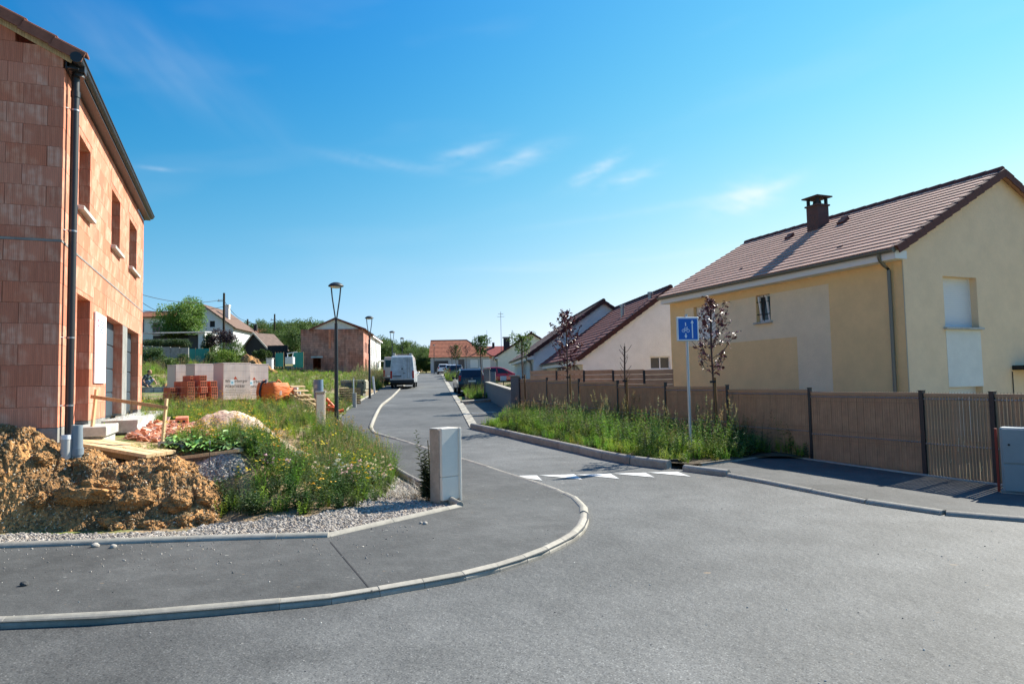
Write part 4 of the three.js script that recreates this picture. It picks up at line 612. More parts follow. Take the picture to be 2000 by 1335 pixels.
// ---------- building site: footbridge, rail, pipes ----------
{
  const l = at(172, 857, 11.05), e = at(326, 883, 10.55), up = V3(0, 0.0, 0), dir = e.clone().sub(l), n = V3(dir.z, 0, -dir.x).normalize();
  const br = thing('plank_bridge', 'wooden plank bridge laid on pallets from the doorway of the brick house', 'footbridge');
  for (let k = 0; k < 3; k++) { const o = n.clone().multiplyScalar(-0.30 + k * 0.19); part('plank', new MB().beam([l.x + o.x, l.y - 0.02 + k * 0.004, l.z + o.z], [e.x + o.x, e.y - 0.02 + k * 0.004, e.z + o.z], 0.182, 0.05).geo(1), mWood, br); }
  for (let k = 0; k < 2; k++) { const o = n.clone().multiplyScalar(-0.26 + k * 0.34); part('joist', new MB().beam([l.x + o.x, l.y - 0.1, l.z + o.z], [e.x + o.x - 0.1, e.y - 0.09, e.z + o.z], 0.06, 0.08).geo(1), mGreyWood, br); part('joist', new MB().beam([l.x + o.x, l.y - 0.28, l.z + o.z], [e.x + o.x - 0.5, e.y - 0.26, e.z + o.z], 0.06, 0.07).geo(1), mGreyWood, br); }
  for (const f of [0.05, 0.4, 0.8]) { const c = l.clone().lerp(e, f); part('block', new MB().box(0.1, 0.13, 0.4, c.x, c.y - 0.19, c.z).geo(1), mGreyWood, br); }
  const rl = thing('guard_rail', 'rough wooden guard rail of two stakes and one batten beside the plank bridge', 'guard rail'), d2 = 11.15;
  const a0 = at(188, 760, d2), a1 = at(177, 860, d2), b0 = at(325, 778, d2), b1 = at(316, 872, d2), c0 = at(177, 774, d2 - 0.04), c1 = at(327, 796, d2 - 0.04);
  for (const [p, q] of [[a0, a1], [b0, b1]]) part('stake', new MB().beam(p.toArray(), q.toArray(), 0.055, 0.035).geo(1), mWood, rl);
  part('batten', new MB().beam(c0.toArray(), c1.toArray(), 0.025, 0.055).geo(1), mGreyWood, rl);
  const pvc = std([0.2, 0.25, 0.29], 0.45), pvcP = std([0.5, 0.5, 0.47], 0.6);
  const q1 = at(149, 884, 9.75), t1 = thing('plastic_pipe', 'thick grey plastic drain pipe standing at the house corner', 'pipe', [q1.x, q1.y - 0.2, q1.z]); part('pipe_body', new MB().cyl(0.085, 0.07, 0.62, 0, 0.28, 0, 20).geo(), pvc, t1); part('socket', new MB().cyl(0.09, 0.09, 0.1, 0, 0.22, 0, 20).geo(), pvc, t1);
  const q2 = at(128, 884, 9.65), t2 = thing('plastic_pipe', 'short pale pipe with a white cap under the black downpipe', 'pipe', [q2.x, q2.y - 0.2, q2.z]); part('pipe_body', new MB().cyl(0.066, 0.066, 0.4, 0, 0.2, 0, 18).geo(), pvcP, t2); part('cap', new MB().cyl(0.07, 0.066, 0.06, 0, 0.42, 0, 18).geo(), mWhite, t2);
  const q3 = at(285, 824, 17.5), t3 = thing('plastic_pipe', 'pair of grey pipe ends at the far corner of the garage apron', 'pipe', [q3.x, q3.y - 0.1, q3.z]); part('pipe_body', new MB().cyl(0.07, 0.07, 0.36, 0, 0.18, 0, 14).geo(), pvc, t3); part('pipe_body', new MB().cyl(0.07, 0.07, 0.3, 0.16, 0.18, 0.05, 14).geo(), std([0.4, 0.46, 0.5], 0.5), t3);
  const tb = siteAt(330, 912), te = siteAt(470, 892), bd = thing('timber_board', 'loose timber board lying across the gravel pit edge', 'board', [0, 0, 0]); part('board', new MB().beam([tb.x, tb.y + 0.12, tb.z], [te.x, te.y + 0.1, te.z], 0.12, 0.045).geo(1), mWood, bd);
  part('paint_mark', new MB().beam([te.x - 0.1, te.y + 0.125, te.z], [te.x - 0.02, te.y + 0.125, te.z], 0.11, 0.003).geo(), mPaleConc, bd);
  const rp = siteAt(408, 916), rod = thing('steel_rod', 'thin dark steel rod stuck upright in the gravel before the dock leaves', 'rod', [rp.x, rp.y - 0.1, rp.z]); part('rod_shaft', new MB().rod([0, 0, 0], [0.01, 0.5, 0], 0.006).geo(), mDark, rod); part('rod_tip', new MB().cyl(0.008, 0.008, 0.05, 0.01, 0.49, 0, 6).geo(), mSteel, rod);
  const s0 = siteAt(330, 876), s1 = siteAt(575, 892), sb = thing('concrete_strip', 'pale concrete strip at the foot of the dock leaves', 'concrete strip'); for (let i = 0; i < 4; i++) { const p = s0.clone().lerp(s1, i / 4 + 0.004), q = s0.clone().lerp(s1, (i + 1) / 4 - 0.004); part('slab', new MB().beam([p.x, p.y + 0.06, p.z], [q.x, q.y + 0.06, q.z], 0.42, 0.12).geo(1), mPaleConc, sb); }
}

// ---------- wrapped block pallets, loose blocks ----------
{
  const wrap = (txt) => printTex(512, 640, (x, w, h) => {
    x.fillStyle = '#dccabf'; x.fillRect(0, 0, w, h); x.strokeStyle = 'rgba(250,246,244,0.5)'; for (let i = 0; i < 26; i++) { x.lineWidth = 1 + (i * 7 % 5); x.beginPath(); x.moveTo(i * 21, 0); x.lineTo(i * 21 + ((i * 37) % 17) - 8, h); x.stroke(); }
    x.strokeStyle = 'rgba(120,108,104,0.6)'; x.lineWidth = 3; for (let i = 1; i < 5; i++) { x.beginPath(); x.moveTo(0, i * h / 5); x.lineTo(w, i * h / 5); x.stroke(); }
    if (!txt) return;
    x.fillStyle = '#3c3836'; x.font = 'bold 64px sans-serif'; x.fillText('Wienerberger', 34, 335, 440); x.font = 'bold 60px sans-serif'; x.fillText('POROTHERM', 34, 432, 440);
    x.fillStyle = '#c8502c'; x.beginPath(); x.moveTo(225, 225); x.lineTo(262, 282); x.lineTo(190, 282); x.fill(); x.fillStyle = '#e8f0f2'; x.fillRect(130, 285, 78, 100); x.fillStyle = '#86c4d8'; x.fillRect(146, 320, 36, 40);
    x.fillStyle = '#8b827d'; for (let i = 0; i < 4; i++) x.fillRect(40, 470 + i * 30, 400 - i * 40, 7);
  });
  const mPrint = printed(wrap(true), { roughness: 0.35 }), mPlain = printed(wrap(false), { roughness: 0.35 }), mFoil = std([0.64, 0.52, 0.46], 0.4), mShade = std([0.64, 0.52, 0.46], 0.5);
  const RY = -0.72, wx = 0.78, wz = 1.05, hh = 1.32;
  function pallet(u, d, label, print) {
    const p = at(u, 755, d), gy = H(p.x, p.z), t = thing('block_pallet', label, 'block pallet', [p.x, Math.min(gy, at(u, 786, d).y) , p.z], RY, null);   // origin: the front corner
    part('wrapped_blocks', new MB().rbox(wx, hh, wz, -wx / 2, 0.12 + hh / 2, -wz / 2, 0.03).geo(), mShade, t);
    const s = part('printed_wrap', new THREE.PlaneGeometry(wz - 0.02, hh - 0.02, 10, 12), print ? mPrint : mPlain, t), a = s.geometry.attributes.position, r = rng(u); for (let i = 0; i < a.count; i++) a.setZ(i, 0.002 + 0.012 * r()); s.geometry.computeVertexNormals(); s.position.set(0.004, 0.12 + hh / 2, -wz / 2); s.rotation.y = Math.PI / 2;
    part('top_sheet', new MB().rbox(wx + 0.03, 0.03, wz + 0.03, -wx / 2, 0.13 + hh, -wz / 2, 0.012).geo(), mFoil, t);
    for (let k = 0; k < 3; k++) part('pallet_board', new MB().box(wx, 0.1, 0.12, -wx / 2, 0.05, -0.1 - k * 0.42).geo(1), mGreyWood, t);
  }
  pallet(342, 26.3, 'wrapped block pallet with plain grey side, leftmost of the row in the weeds', false);
  pallet(379, 25.6, 'wrapped block pallet behind the loose red blocks, with a gap of light to its left', false);
  pallet(435, 24.8, 'printed wrapped block pallet directly right of the loose red blocks', true);
  pallet(473, 24.8 + 0.8, 'printed wrapped block pallet next to the orange bulk bags, with a torn lower corner', true);
  // loose hollow blocks piled before the pallets
  const bp = at(368, 782, 24.1), t = thing('block_pile', 'pile of loose red hollow blocks in front of the wrapped pallets', 'block pile', [bp.x, H(bp.x, bp.z), bp.z], RY + 0.1);
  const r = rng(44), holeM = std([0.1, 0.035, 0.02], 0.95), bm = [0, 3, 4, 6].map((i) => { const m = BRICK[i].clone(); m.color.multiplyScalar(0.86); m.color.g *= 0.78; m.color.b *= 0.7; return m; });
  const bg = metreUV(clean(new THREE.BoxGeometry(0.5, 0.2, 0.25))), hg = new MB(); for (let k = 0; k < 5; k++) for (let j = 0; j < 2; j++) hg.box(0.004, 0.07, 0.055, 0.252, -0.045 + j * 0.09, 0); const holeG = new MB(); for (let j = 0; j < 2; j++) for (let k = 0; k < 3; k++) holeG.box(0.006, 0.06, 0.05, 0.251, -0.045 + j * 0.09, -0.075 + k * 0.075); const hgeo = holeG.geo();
  const stacks = [[0.1, 0.1, 4], [0.1, -0.35, 5], [0.1, -0.75, 4], [-0.45, 0.05, 4], [-0.45, -0.3, 5], [-0.5, 0.4, 3]];
  for (const [x, z, n] of stacks) for (let k = 0; k < n; k++) { const b = part('hollow_block', bg, bm[Math.floor(r() * 4)], t); b.position.set(x + (r() - 0.5) * 0.05, 0.12 + k * 0.205, z + (r() - 0.5) * 0.04); b.rotation.y = (r() - 0.5) * 0.12; part('cell_holes', hgeo, holeM, b); }
}
{ // orange bulk bags and odds and ends
  const bag = (u, v, d, s, label) => {
    const p = at(u, v, d), t = thing('bulk_bag', label, 'bulk bag', [p.x, H(p.x, p.z) - 0.03, p.z], -0.5), r = rng(u);
    const g = new THREE.CylinderGeometry(0.5, 0.5, 0.85, 40, 12, true), a = g.attributes.position; for (let i = 0; i < a.count; i++) { const x = a.getX(i), y = a.getY(i), z = a.getZ(i), an = Math.atan2(z, x), sq = Math.pow(Math.abs(Math.cos(an)) ** 5 + Math.abs(Math.sin(an)) ** 5, -0.2), bul = 1 + 0.08 * Math.cos(y * 3.2) + 0.05 * (fbm(an * 3 + 9, y * 4, 3, u) - 0.5) - (y > 0.3 ? (y - 0.3) * 0.6 : 0); a.setXYZ(i, x * sq * bul * s, (y + 0.43) * s + 0.04 * fbm(an * 2, y, 2, 3), z * sq * bul * s); } g.computeVertexNormals();
    const m = std([0.72, 0.16, 0.025], 0.6, { side: THREE.DoubleSide, bumpMap: bumpTex, bumpScale: 0.02 });
    part('bag_body', g, m, t); part('sand_fill', new MB().add(new THREE.SphereGeometry(0.45 * s, 18, 8, 0, 6.283, 0, 1.4), mtx(0, 0.5 * s, 0)).geo(1), mSoilBed, t);
    part('print_band', new MB().add(new THREE.CylinderGeometry(0.535 * s, 0.54 * s, 0.18 * s, 24, 1, true, 0.1, 1.4), mtx(0.02, 0.45 * s, 0)).geo(), std([0.75, 0.5, 0.42], 0.6, { side: THREE.DoubleSide }), t);
    part('strap', new MB().tube([[-0.1, 0.06, 0.56 * s], [-0.1, 0.5 * s, 0.6 * s], [-0.08, 0.86 * s, 0.5 * s], [0.02, 0.98 * s, 0.36 * s], [0.1, 0.84 * s, 0.5 * s]], 0.035, 6, 24).geo(), std([0.04, 0.045, 0.06], 0.7), t);
    for (const k of [-1, 1]) part('loop', new MB().tube([[k * 0.4 * s, 0.8 * s, 0.2], [k * 0.42 * s, 0.98 * s, 0.1], [k * 0.4 * s, 0.82 * s, -0.1]], 0.03, 6, 16).geo(), m, t);
  };
  bag(533, 786, 24.6, 0.86, 'larger orange bulk bag with black strap beside the printed pallets'); bag(556, 774, 26.0, 0.66, 'smaller orange bulk bag tucked behind the larger one');
  const pl = at(574, 772, 26, 0), w = thing('polystyrene_block', 'white flat block standing right of the orange bags', 'insulation board', [pl.x, H(pl.x, pl.z), pl.z], -0.4); part('board', new MB().rbox(0.36, 0.55, 0.1, 0, 0.25, 0, 0.02).geo(1), std([0.75, 0.74, 0.7], 0.9, { map: renderTex }), w); part('board', new MB().rbox(0.34, 0.4, 0.08, 0.05, 0.2, -0.1, 0.02).geo(1), mWhite, w);
  const pp = at(600, 778, 24.6), lp = thing('wooden_pallet', 'weathered wooden pallet leaning on its edge near the blue drum', 'pallet', [pp.x, H(pp.x, pp.z) + 0.2, pp.z], -0.35); const tilt = new THREE.Group(); for (let k = 0; k < 7; k++) { const b = part('slat', new MB().box(0.11, 0.02, 0.8, -0.5 + k * 0.165, 0.06, 0).geo(1), mGreyWood, lp); b.rotation.z = -0.5; b.position.y = -(-0.5 + k * 0.165) * 0.48; } for (let k = 0; k < 3; k++) { const b = part('stringer', new MB().box(1.1, 0.08, 0.1, 0, 0, -0.35 + k * 0.35).geo(1), mGreyWood, lp); b.rotation.z = -0.5; }
  const dp = at(622, 768, 26), dr = thing('plastic_drum', 'upright grey-blue plastic pipe section among the building rubble', 'pipe section', [dp.x, H(dp.x, dp.z), dp.z]); const dh = at(622, 741, 26).y - dr.position.y; part('shell', new MB().add(new THREE.CylinderGeometry(0.18, 0.18, dh, 24, 1, true), mtx(0, dh / 2, 0, 0, 0, 0.02)).geo(), std([0.16, 0.24, 0.33], 0.5, { side: THREE.DoubleSide }), dr); part('label_patch', new MB().box(0.1, 0.14, 0.01, -0.05, dh - 0.25, 0.178).geo(), mPaleConc, dr);
  const bt = at(627, 774, 25), bl = thing('blue_pipe_offcut', 'small blue pipe offcut leaning before the grey-blue drum', 'pipe', [bt.x, H(bt.x, bt.z), bt.z]); part('pipe_body', new MB().cyl(0.06, 0.06, 0.36, 0, 0.17, 0, 12, 0.2, 0, 0.2).geo(), std([0.03, 0.16, 0.32], 0.5), bl); part('rim', new MB().cyl(0.066, 0.066, 0.03, -0.035, 0.34, 0.035, 12, 0.2, 0, 0.2).geo(), std([0.03, 0.16, 0.32], 0.5), bl);
  const co = at(641, 768, 27), cc = thing('conduit_coil', 'tangled orange corrugated conduit coil on the building plot', 'conduit coil', [co.x, H(co.x, co.z), co.z]); const om = std([0.75, 0.13, 0.03], 0.5); for (let k = 0; k < 5; k++) part('conduit_loop', new MB().add(new THREE.TorusGeometry(0.2 + (k % 3) * 0.05, 0.035, 8, 24), mtx(k * 0.09 - 0.2, 0.27 + (k % 2) * 0.1, k * 0.03, 0.4 + k * 0.5, k * 0.8, 0)).geo(), om, cc); part('conduit_end', new MB().tube([[0.05, 0.5, 0], [0.02, 0.72, 0.05], [-0.06, 0.78, 0.1], [0.15, 0.6, 0.2], [0.4, 0.3, 0.1], [0.6, 0.32, 0]], 0.06, 8, 24).geo(), om, cc);
  const ap = at(722, 750, 40);
  const ip = at(692, 770, 44), il = thing('insulation_stack', 'cream edged grey insulation roll stack with a curved end beside the second street lamp', 'insulation stack', [ip.x, H(ip.x, ip.z) - 0.05, ip.z], -0.05); il.scale.setScalar(1.3);
  part('grey_core', new MB().ext(poly([[-0.68, -0.3], [0.42, -0.3], [0.46, 0.3], [0.36, 0.46], [-0.68, 0.46]]), 0.5, mtx(0, 0, -0.5)).geo(1), std([0.3, 0.28, 0.25], 0.95, { map: concTex }), il); for (let k = 0; k < 11; k++) part('cream_slab', new MB().rbox(0.11, 0.12, 0.56, -0.64 + k * 0.112, 0.51, -0.25, 0.02).geo(1), std([0.72, 0.66, 0.5], 0.9, { map: concTex }), il); for (let k = 0; k < 4; k++) part('cream_slab', new MB().rbox(0.12, 0.13, 0.56, 0.5 + (k === 3 ? -0.02 : 0.03), 0.43 - k * 0.125, -0.25, 0.02, 0, 0, -0.15).geo(1), std([0.72, 0.66, 0.5], 0.9, { map: concTex }), il);
  const q = at(683, 750, 36), ps = thing('pallet_stack', 'stack of grey wooden pallets behind the insulation rolls', 'pallet stack', [q.x, H(q.x, q.z), q.z], 0.5);
  for (let k = 0; k < 7; k++) { const y = k * 0.125; for (let j = 0; j < 3; j++) part('pallet_block', new MB().box(0.9, 0.08, 0.1, 0, y + 0.04, -0.4 + j * 0.4).geo(1), mGreyWood, ps); for (let j = 0; j < 5; j++) part('deck_board', new MB().box(0.13, 0.02, 0.95, -0.4 + j * 0.2, y + 0.095, 0).geo(1), mGreyWood, ps); }
}

// small traces on the fence: pale scratches on the gate, one weed at its foot
{
  const a = fencePosts[2], b = fencePosts[1], at2 = (t, y, k) => { const x = lerp(a[0], b[0], t) - B.x * k, z = lerp(a[1], b[1], t) - B.z * k; return [x, G(z) + y, z]; }, g = thing('gate_scratches', 'pale paint scratches on the slats of the fence gate', 'paint marks'), m = std([0.7, 0.68, 0.5], 0.7);
  for (const [t, y0, y1] of [[0.5, 0.5, 0.72], [0.57, 0.55, 0.68], [0.38, 0.3, 0.36], [0.8, 0.22, 0.3], [0.62, 0.3, 0.33]]) part('scratch', new MB().beam(at2(t, y0, 0.012), at2(t + 0.02, y1, 0.012), 0.008, 0.004).geo(), m, g);
}
// ---------- vehicles (front towards -z, origin on the road under the middle) ----------
const mTyre = std([0.018, 0.018, 0.018], 0.9), mRim = std([0.3, 0.31, 0.32], 0.4, { metalness: 0.7 }), mTail = std([0.35, 0.01, 0.012], 0.25), mPlate = std([0.75, 0.75, 0.72], 0.5), mAuto = phys([0.02, 0.025, 0.03], 0.06), mTrim = std([0.02, 0.021, 0.022], 0.7);
function vehicle(name, label, cat, [x, y, z], turn, o) {
  const t = thing(name, label, cat, [x, y, z], turn, o.group), { W, L, top, belt, taper } = o, paint = phys(o.color, 0.35, { clearcoat: 0.8, clearcoatRoughness: 0.1 });
  const squeeze = (g) => { const a = g.attributes.position; for (let i = 0; i < a.count; i++) { const yy = a.getY(i); if (yy > belt) a.setX(i, a.getX(i) * (1 - taper * (yy - belt) / (top - belt))); } g.computeVertexNormals(); return g; };
  const basis = (off) => new THREE.Matrix4().makeBasis(V3(0, 0, -1), V3(0, 1, 0), V3(1, 0, 0)).setPosition(off, 0, L / 2);
  const bev = 0.07, shp = poly(o.profile.map(([a, b]) => [a, b]));
  part('body', squeeze(new MB().ext(shp, W - 2 * bev, basis(-W / 2 + bev), bev).geo()), paint, t);
  for (const s of [-1, 1]) for (const win of o.sideWindows || []) part('side_window', squeeze(new MB().ext(poly(win), 0.012, basis(s > 0 ? W / 2 - 0.004 : -W / 2 - 0.008)).geo()), mAuto, t);
  const rw = o.rearWindow; if (rw) part('rear_window', new MB().beam([0, rw[1], L / 2 - rw[0] + 0.015], [0, rw[3], L / 2 - rw[2] + 0.015], rw[4], 0.02).geo(), mAuto, t).name = 'rear_window';
  for (const s of [-1, 1]) { part('tail_light', new MB().rbox(0.16, o.lightH ?? 0.3, 0.06, s * (W / 2 - 0.11), o.lightY, L / 2 - (o.lightZ ?? 0) + 0.03, 0.03).geo(), mTail, t); part('mirror', new MB().rbox(0.2, 0.15, 0.1, s * (W / 2 + 0.1), belt + 0.06, L / 2 - o.mirrorZ, 0.04).geo(), o.mirror ? paint : mTrim, t); }
  part('bumper', new MB().rbox(W - 0.04, 0.26, 0.16, 0, 0.5, L / 2 - 0.02, 0.05).geo(), o.bumper ? mTrim : paint, t); part('bumper', new MB().rbox(W - 0.1, 0.26, 0.14, 0, 0.45, -L / 2 + 0.02, 0.05).geo(), o.bumper ? mTrim : paint, t);
  part('number_plate', new MB().box(0.5, 0.11, 0.015, o.plateX ?? 0, o.plateY ?? 0.72, L / 2 + (o.plateZ ?? 0.035)).geo(), mPlate, t);
  const R = o.wheelR ?? 0.33; for (const s of [-1, 1]) for (const wz of o.axles) { const w = part('wheel', new MB().cyl(R, R, 0.2, 0, 0, 0, 24, 0, 0, Math.PI / 2).geo(), mTyre, t); w.position.set(s * (W / 2 - 0.1), R, L / 2 - wz); part('rim', new MB().cyl(R * 0.62, R * 0.62, 0.02, s * 0.1, 0, 0, 16, 0, 0, Math.PI / 2).geo(), mRim, w); part('hub', new MB().cyl(R * 0.16, R * 0.16, 0.03, s * 0.11, 0, 0, 10, 0, 0, Math.PI / 2).geo(), mTrim, w); }
  part('underbody', new MB().box(W - 0.3, 0.16, L - 0.6, 0, 0.3, 0).geo(), mTrim, t);
  return { t, paint };
}
{
  const p = at(779, 757, 55.6), vanProfile = [[0.02, 0.42], [0, 0.9], [0.04, 1.6], [0.14, 2.5], [0.22, 2.58], [4.2, 2.6], [4.55, 2.5], [5.2, 1.55], [5.75, 1.25], [5.9, 0.95], [5.9, 0.42]];
  const spec = { W: 1.96, L: 5.9, top: 2.6, belt: 1.2, taper: 0.14, color: [0.66, 0.68, 0.7], profile: vanProfile, sideWindows: [[[4.25, 1.5], [4.25, 2.1], [4.75, 2.1], [5.1, 1.5]]], lightY: 1.05, lightH: 0.62, mirrorZ: 4.9, mirror: true, axles: [1.25, 4.9], wheelR: 0.36, bumper: true, plateX: -0.35, plateY: 0.78 };
  const { t } = vehicle('white_van', 'dirty white high-roof van parked on the pavement, seen from behind', 'van', [p.x + 0.1, G(-58) + 0.0, -57.8], 0.10, spec);
  const bt = 0.045, dm = std([0.66, 0.71, 0.74], 0.5, { map: grainTex(190, 245, 2.2, 99) });
  for (const s of [-1, 1]) part('rear_door', new MB().ext(poly([[0.02, 0.72], [0.92, 0.72], [0.9, 1.5], [0.78, 2.42], [0.02, 2.46]].map(([a, b]) => [a * s, b])), 0.03).geo(1), dm, t).position.z = 2.96;
  for (const c of t.children.filter((c) => c.name.startsWith('rear_door'))) { c.rotation.x = -bt; c.position.y = 0.0; c.position.z = 3.0; }
  part('door_handle', new MB().box(0.22, 0.04, 0.04, 0.16, 1.16, 2.985).geo(), mDark, t); part('badge', new MB().cyl(0.06, 0.06, 0.03, 0.0, 1.52, 2.965, 14, Math.PI / 2).geo(), mDark, t); part('number_recess', new MB().box(0.7, 0.07, 0.02, -0.42, 0.93, 3.0).geo(), mDark, t);
  part('ladder', new MB().rod([0.42, 0.75, 3.03], [0.42, 2.45, 2.95], 0.02).rod([0.62, 0.75, 3.03], [0.6, 2.45, 2.95], 0.02).geo(), mSteel, t); part('roof_rack', new MB().box(1.5, 0.05, 0.08, 0, 2.66, 2.3).box(1.5, 0.05, 0.08, 0, 2.66, 0.3).rod([-0.7, 2.7, 2.4], [-0.7, 2.7, -1.2], 0.03).rod([0.7, 2.7, 2.4], [0.7, 2.7, -1.2], 0.03).rbox(0.24, 0.16, 0.2, -0.66, 2.72, 2.5, 0.03).rbox(0.24, 0.16, 0.2, 0.66, 2.68, 2.5, 0.03).geo(), mPaleConc, t);
  part('rack_load', new MB().box(1.2, 0.05, 2.6, 0, 2.71, 1.0).geo(), std([0.4, 0.2, 0.1], 0.8), t);
  const v2 = vehicle('parked_van', 'pinkish beige van mostly hidden behind the white van', 'van', [at(772, 740, 66).x, G(-66), -66], 0.12, { ...spec, color: [0.5, 0.36, 0.3], rearWindow: [0.06, 1.6, 0.12, 2.25, 1.5] });
}
{
  const suv = { W: 1.78, L: 4.3, top: 1.62, belt: 0.98, taper: 0.26, color: [0.02, 0.024, 0.028], bumper: true, profile: [[0.06, 0.38], [0.0, 0.62], [0.08, 1.0], [0.3, 1.52], [0.5, 1.6], [1.9, 1.62], [2.35, 1.5], [2.9, 1.06], [3.9, 0.98], [4.2, 0.82], [4.28, 0.55], [4.24, 0.36]], sideWindows: [[[0.5, 1.02], [0.62, 1.46], [1.4, 1.52], [1.4, 1.02]], [[1.48, 1.02], [1.48, 1.52], [2.0, 1.5], [2.7, 1.04]]], rearWindow: [0.12, 1.06, 0.31, 1.5, 1.28], lightY: 0.98, lightH: 0.34, lightZ: 0.1, mirrorZ: 2.5, axles: [0.8, 3.45], wheelR: 0.35, plateY: 0.8, plateZ: 0.0 };
  const px0 = at(911, 765, 44), { t } = vehicle('parked_suv', 'dark sport utility car parked in the bay, seen from behind above the weeds', 'car', [px0.x, G(-46), -46.2], 0.17, { ...suv, group: 'cars parked along the right kerb' });
  for (const s of [-1, 1]) part('roof_rail', new MB().tube([[s * 0.6, 1.62, 1.6], [s * 0.6, 1.69, 1.3], [s * 0.6, 1.69, 0.2], [s * 0.6, 1.62, 0]], 0.025, 6, 16).geo(), mSteel, t);
  part('badge', new MB().box(0.14, 0.05, 0.02, 0, 0.96, 2.12).geo(), mSteel, t); part('rear_wiper', new MB().rod([0, 1.08, 2.06], [0.35, 1.16, 2.03], 0.01).geo(), mDark, t);
  const D = [[889, 85, 'small dark car, next along the kerb beyond the near sport utility car', [0.03, 0.03, 0.034]], [880, 97, 'silver white car parked beyond the small dark car', [0.55, 0.58, 0.62]], [865, 113, 'tiny white car farthest along the right kerb', [0.7, 0.72, 0.74]]];
  for (const [u, d, label, color] of D) { const q = at(u, 735, d); vehicle('parked_car', label, 'car', [q.x, G(-d), -d], 0.15, { ...suv, color, bumper: false, group: 'cars parked along the right kerb' }); }
  const red = { ...suv, W: 1.7, L: 3.9, top: 1.5, belt: 0.9, taper: 0.25, color: [0.33, 0.008, 0.02], bumper: false, profile: [[0.04, 0.34], [0.0, 0.6], [0.12, 0.95], [0.45, 1.42], [0.8, 1.49], [1.7, 1.5], [2.2, 1.38], [2.95, 0.98], [3.6, 0.82], [3.88, 0.6], [3.86, 0.34]], sideWindows: [[[0.45, 0.94], [0.7, 1.36], [1.45, 1.4], [1.5, 0.94]], [[1.6, 0.94], [1.56, 1.4], [2.0, 1.37], [2.7, 0.96]]], rearWindow: [0.16, 0.98, 0.43, 1.36, 1.15], mirrorZ: 2.4, axles: [0.7, 3.15], wheelR: 0.3, group: undefined };
  vehicle('red_car', 'red hatchback standing side-on behind the low garden wall', 'car', [-1.0, G(-60) + 0.05, -60], -1.5, red);
}
// ---------- leaves and crowns ----------
class Leaves {
  constructor(seed) { this.p = []; this.n = []; this.c = []; this.i = []; this.r = rng(seed); }
  vert(v, n, c) { this.p.push(v.x, v.y, v.z); this.n.push(n.x, n.y, n.z); this.c.push(c[0], c[1], c[2]); return this.p.length / 3 - 1; }
  leaf(p, dir, nor, len, wid, col, fold = 0.25) {              // pointed leaf, folded along its middle rib
    const s = dir.clone().cross(nor).normalize(), n = s.clone().cross(dir).normalize(), m = p.clone().addScaledVector(dir, len * 0.45), t = p.clone().addScaledVector(dir, len).addScaledVector(n, -len * 0.15);
    const a = this.vert(p, n, col), l = this.vert(m.clone().addScaledVector(s, wid / 2).addScaledVector(n, wid * fold), n.clone().addScaledVector(s, -0.5).normalize(), col), r = this.vert(m.clone().addScaledVector(s, -wid / 2).addScaledVector(n, wid * fold), n.clone().addScaledVector(s, 0.5).normalize(), col), e = this.vert(t, n, col);
    this.i.push(a, l, e, a, e, r);
  }
  blade(p, dir, len, wid, bend, col, col2 = col) {
    const side = V3(-dir.z, 0, dir.x); if (side.lengthSq() < 1e-6) side.set(1, 0, 0); side.normalize(); const out = V3(dir.x, 0, dir.z); if (out.lengthSq() > 0) out.normalize(); let prev = null;
    for (let k = 0; k <= 3; k++) { const t = k / 3, q = p.clone().addScaledVector(dir, len * t).addScaledVector(out, bend * t * t * len); q.y -= bend * t * t * t * len * 0.6; const w = wid * (1 - t * 0.85) / 2, n = side.clone().cross(dir).normalize(), c = col.map((x, i) => lerp(x, col2[i], t)); const a = this.vert(q.clone().addScaledVector(side, w), n, c), b = this.vert(q.clone().addScaledVector(side, -w), n, c); if (prev) this.i.push(prev[0], a, prev[1], a, b, prev[1]); prev = [a, b]; }
  }
  disc(p, nor, r, col, k = 7) { const n = nor.clone().normalize(), s = Math.abs(n.y) > 0.9 ? V3(1, 0, 0).cross(n).normalize() : V3(0, 1, 0).cross(n).normalize(), t = n.clone().cross(s), c = this.vert(p.clone().addScaledVector(n, r * 0.25), n, col.map((x) => x * 0.8)), first = this.p.length / 3; for (let i = 0; i < k; i++) { const a = i / k * 6.283; this.vert(p.clone().addScaledVector(s, Math.cos(a) * r).addScaledVector(t, Math.sin(a) * r), n, col); } for (let i = 0; i < k; i++) this.i.push(c, first + i, first + (i + 1) % k); }
  puff(p, r, col, k = 26) { for (let i = 0; i < k; i++) { const d = V3(this.r() - 0.5, this.r() - 0.3, this.r() - 0.5).normalize(), s = V3(this.r() - 0.5, this.r() - 0.5, this.r() - 0.5).cross(d).normalize(); const l = r * (0.6 + 0.5 * this.r()), a = this.vert(p, d, col), b = this.vert(p.clone().addScaledVector(d, l).addScaledVector(s, r * 0.10), d, col), c = this.vert(p.clone().addScaledVector(d, l).addScaledVector(s, -r * 0.10), d, col); this.i.push(a, b, c); } }
  geo() { const g = new THREE.BufferGeometry(); g.setAttribute('position', new THREE.Float32BufferAttribute(this.p, 3)); g.setAttribute('normal', new THREE.Float32BufferAttribute(this.n, 3)); g.setAttribute('color', new THREE.Float32BufferAttribute(this.c, 3)); g.setIndex(this.i); return g; }
}
const mLeaf = phys([1, 1, 1], 0.7, { vertexColors: true, side: THREE.DoubleSide, transmission: 0.5, thickness: 0, specularIntensity: 0.4 });
const mGlossLeaf = phys([1, 1, 1], 0.35, { vertexColors: true, side: THREE.DoubleSide, specularIntensity: 0.8 });
const mPlant = std([1, 1, 1], 0.75, { vertexColors: true, side: THREE.DoubleSide });
const mBark = std([0.16, 0.13, 0.1], 0.95, { map: woodTex });
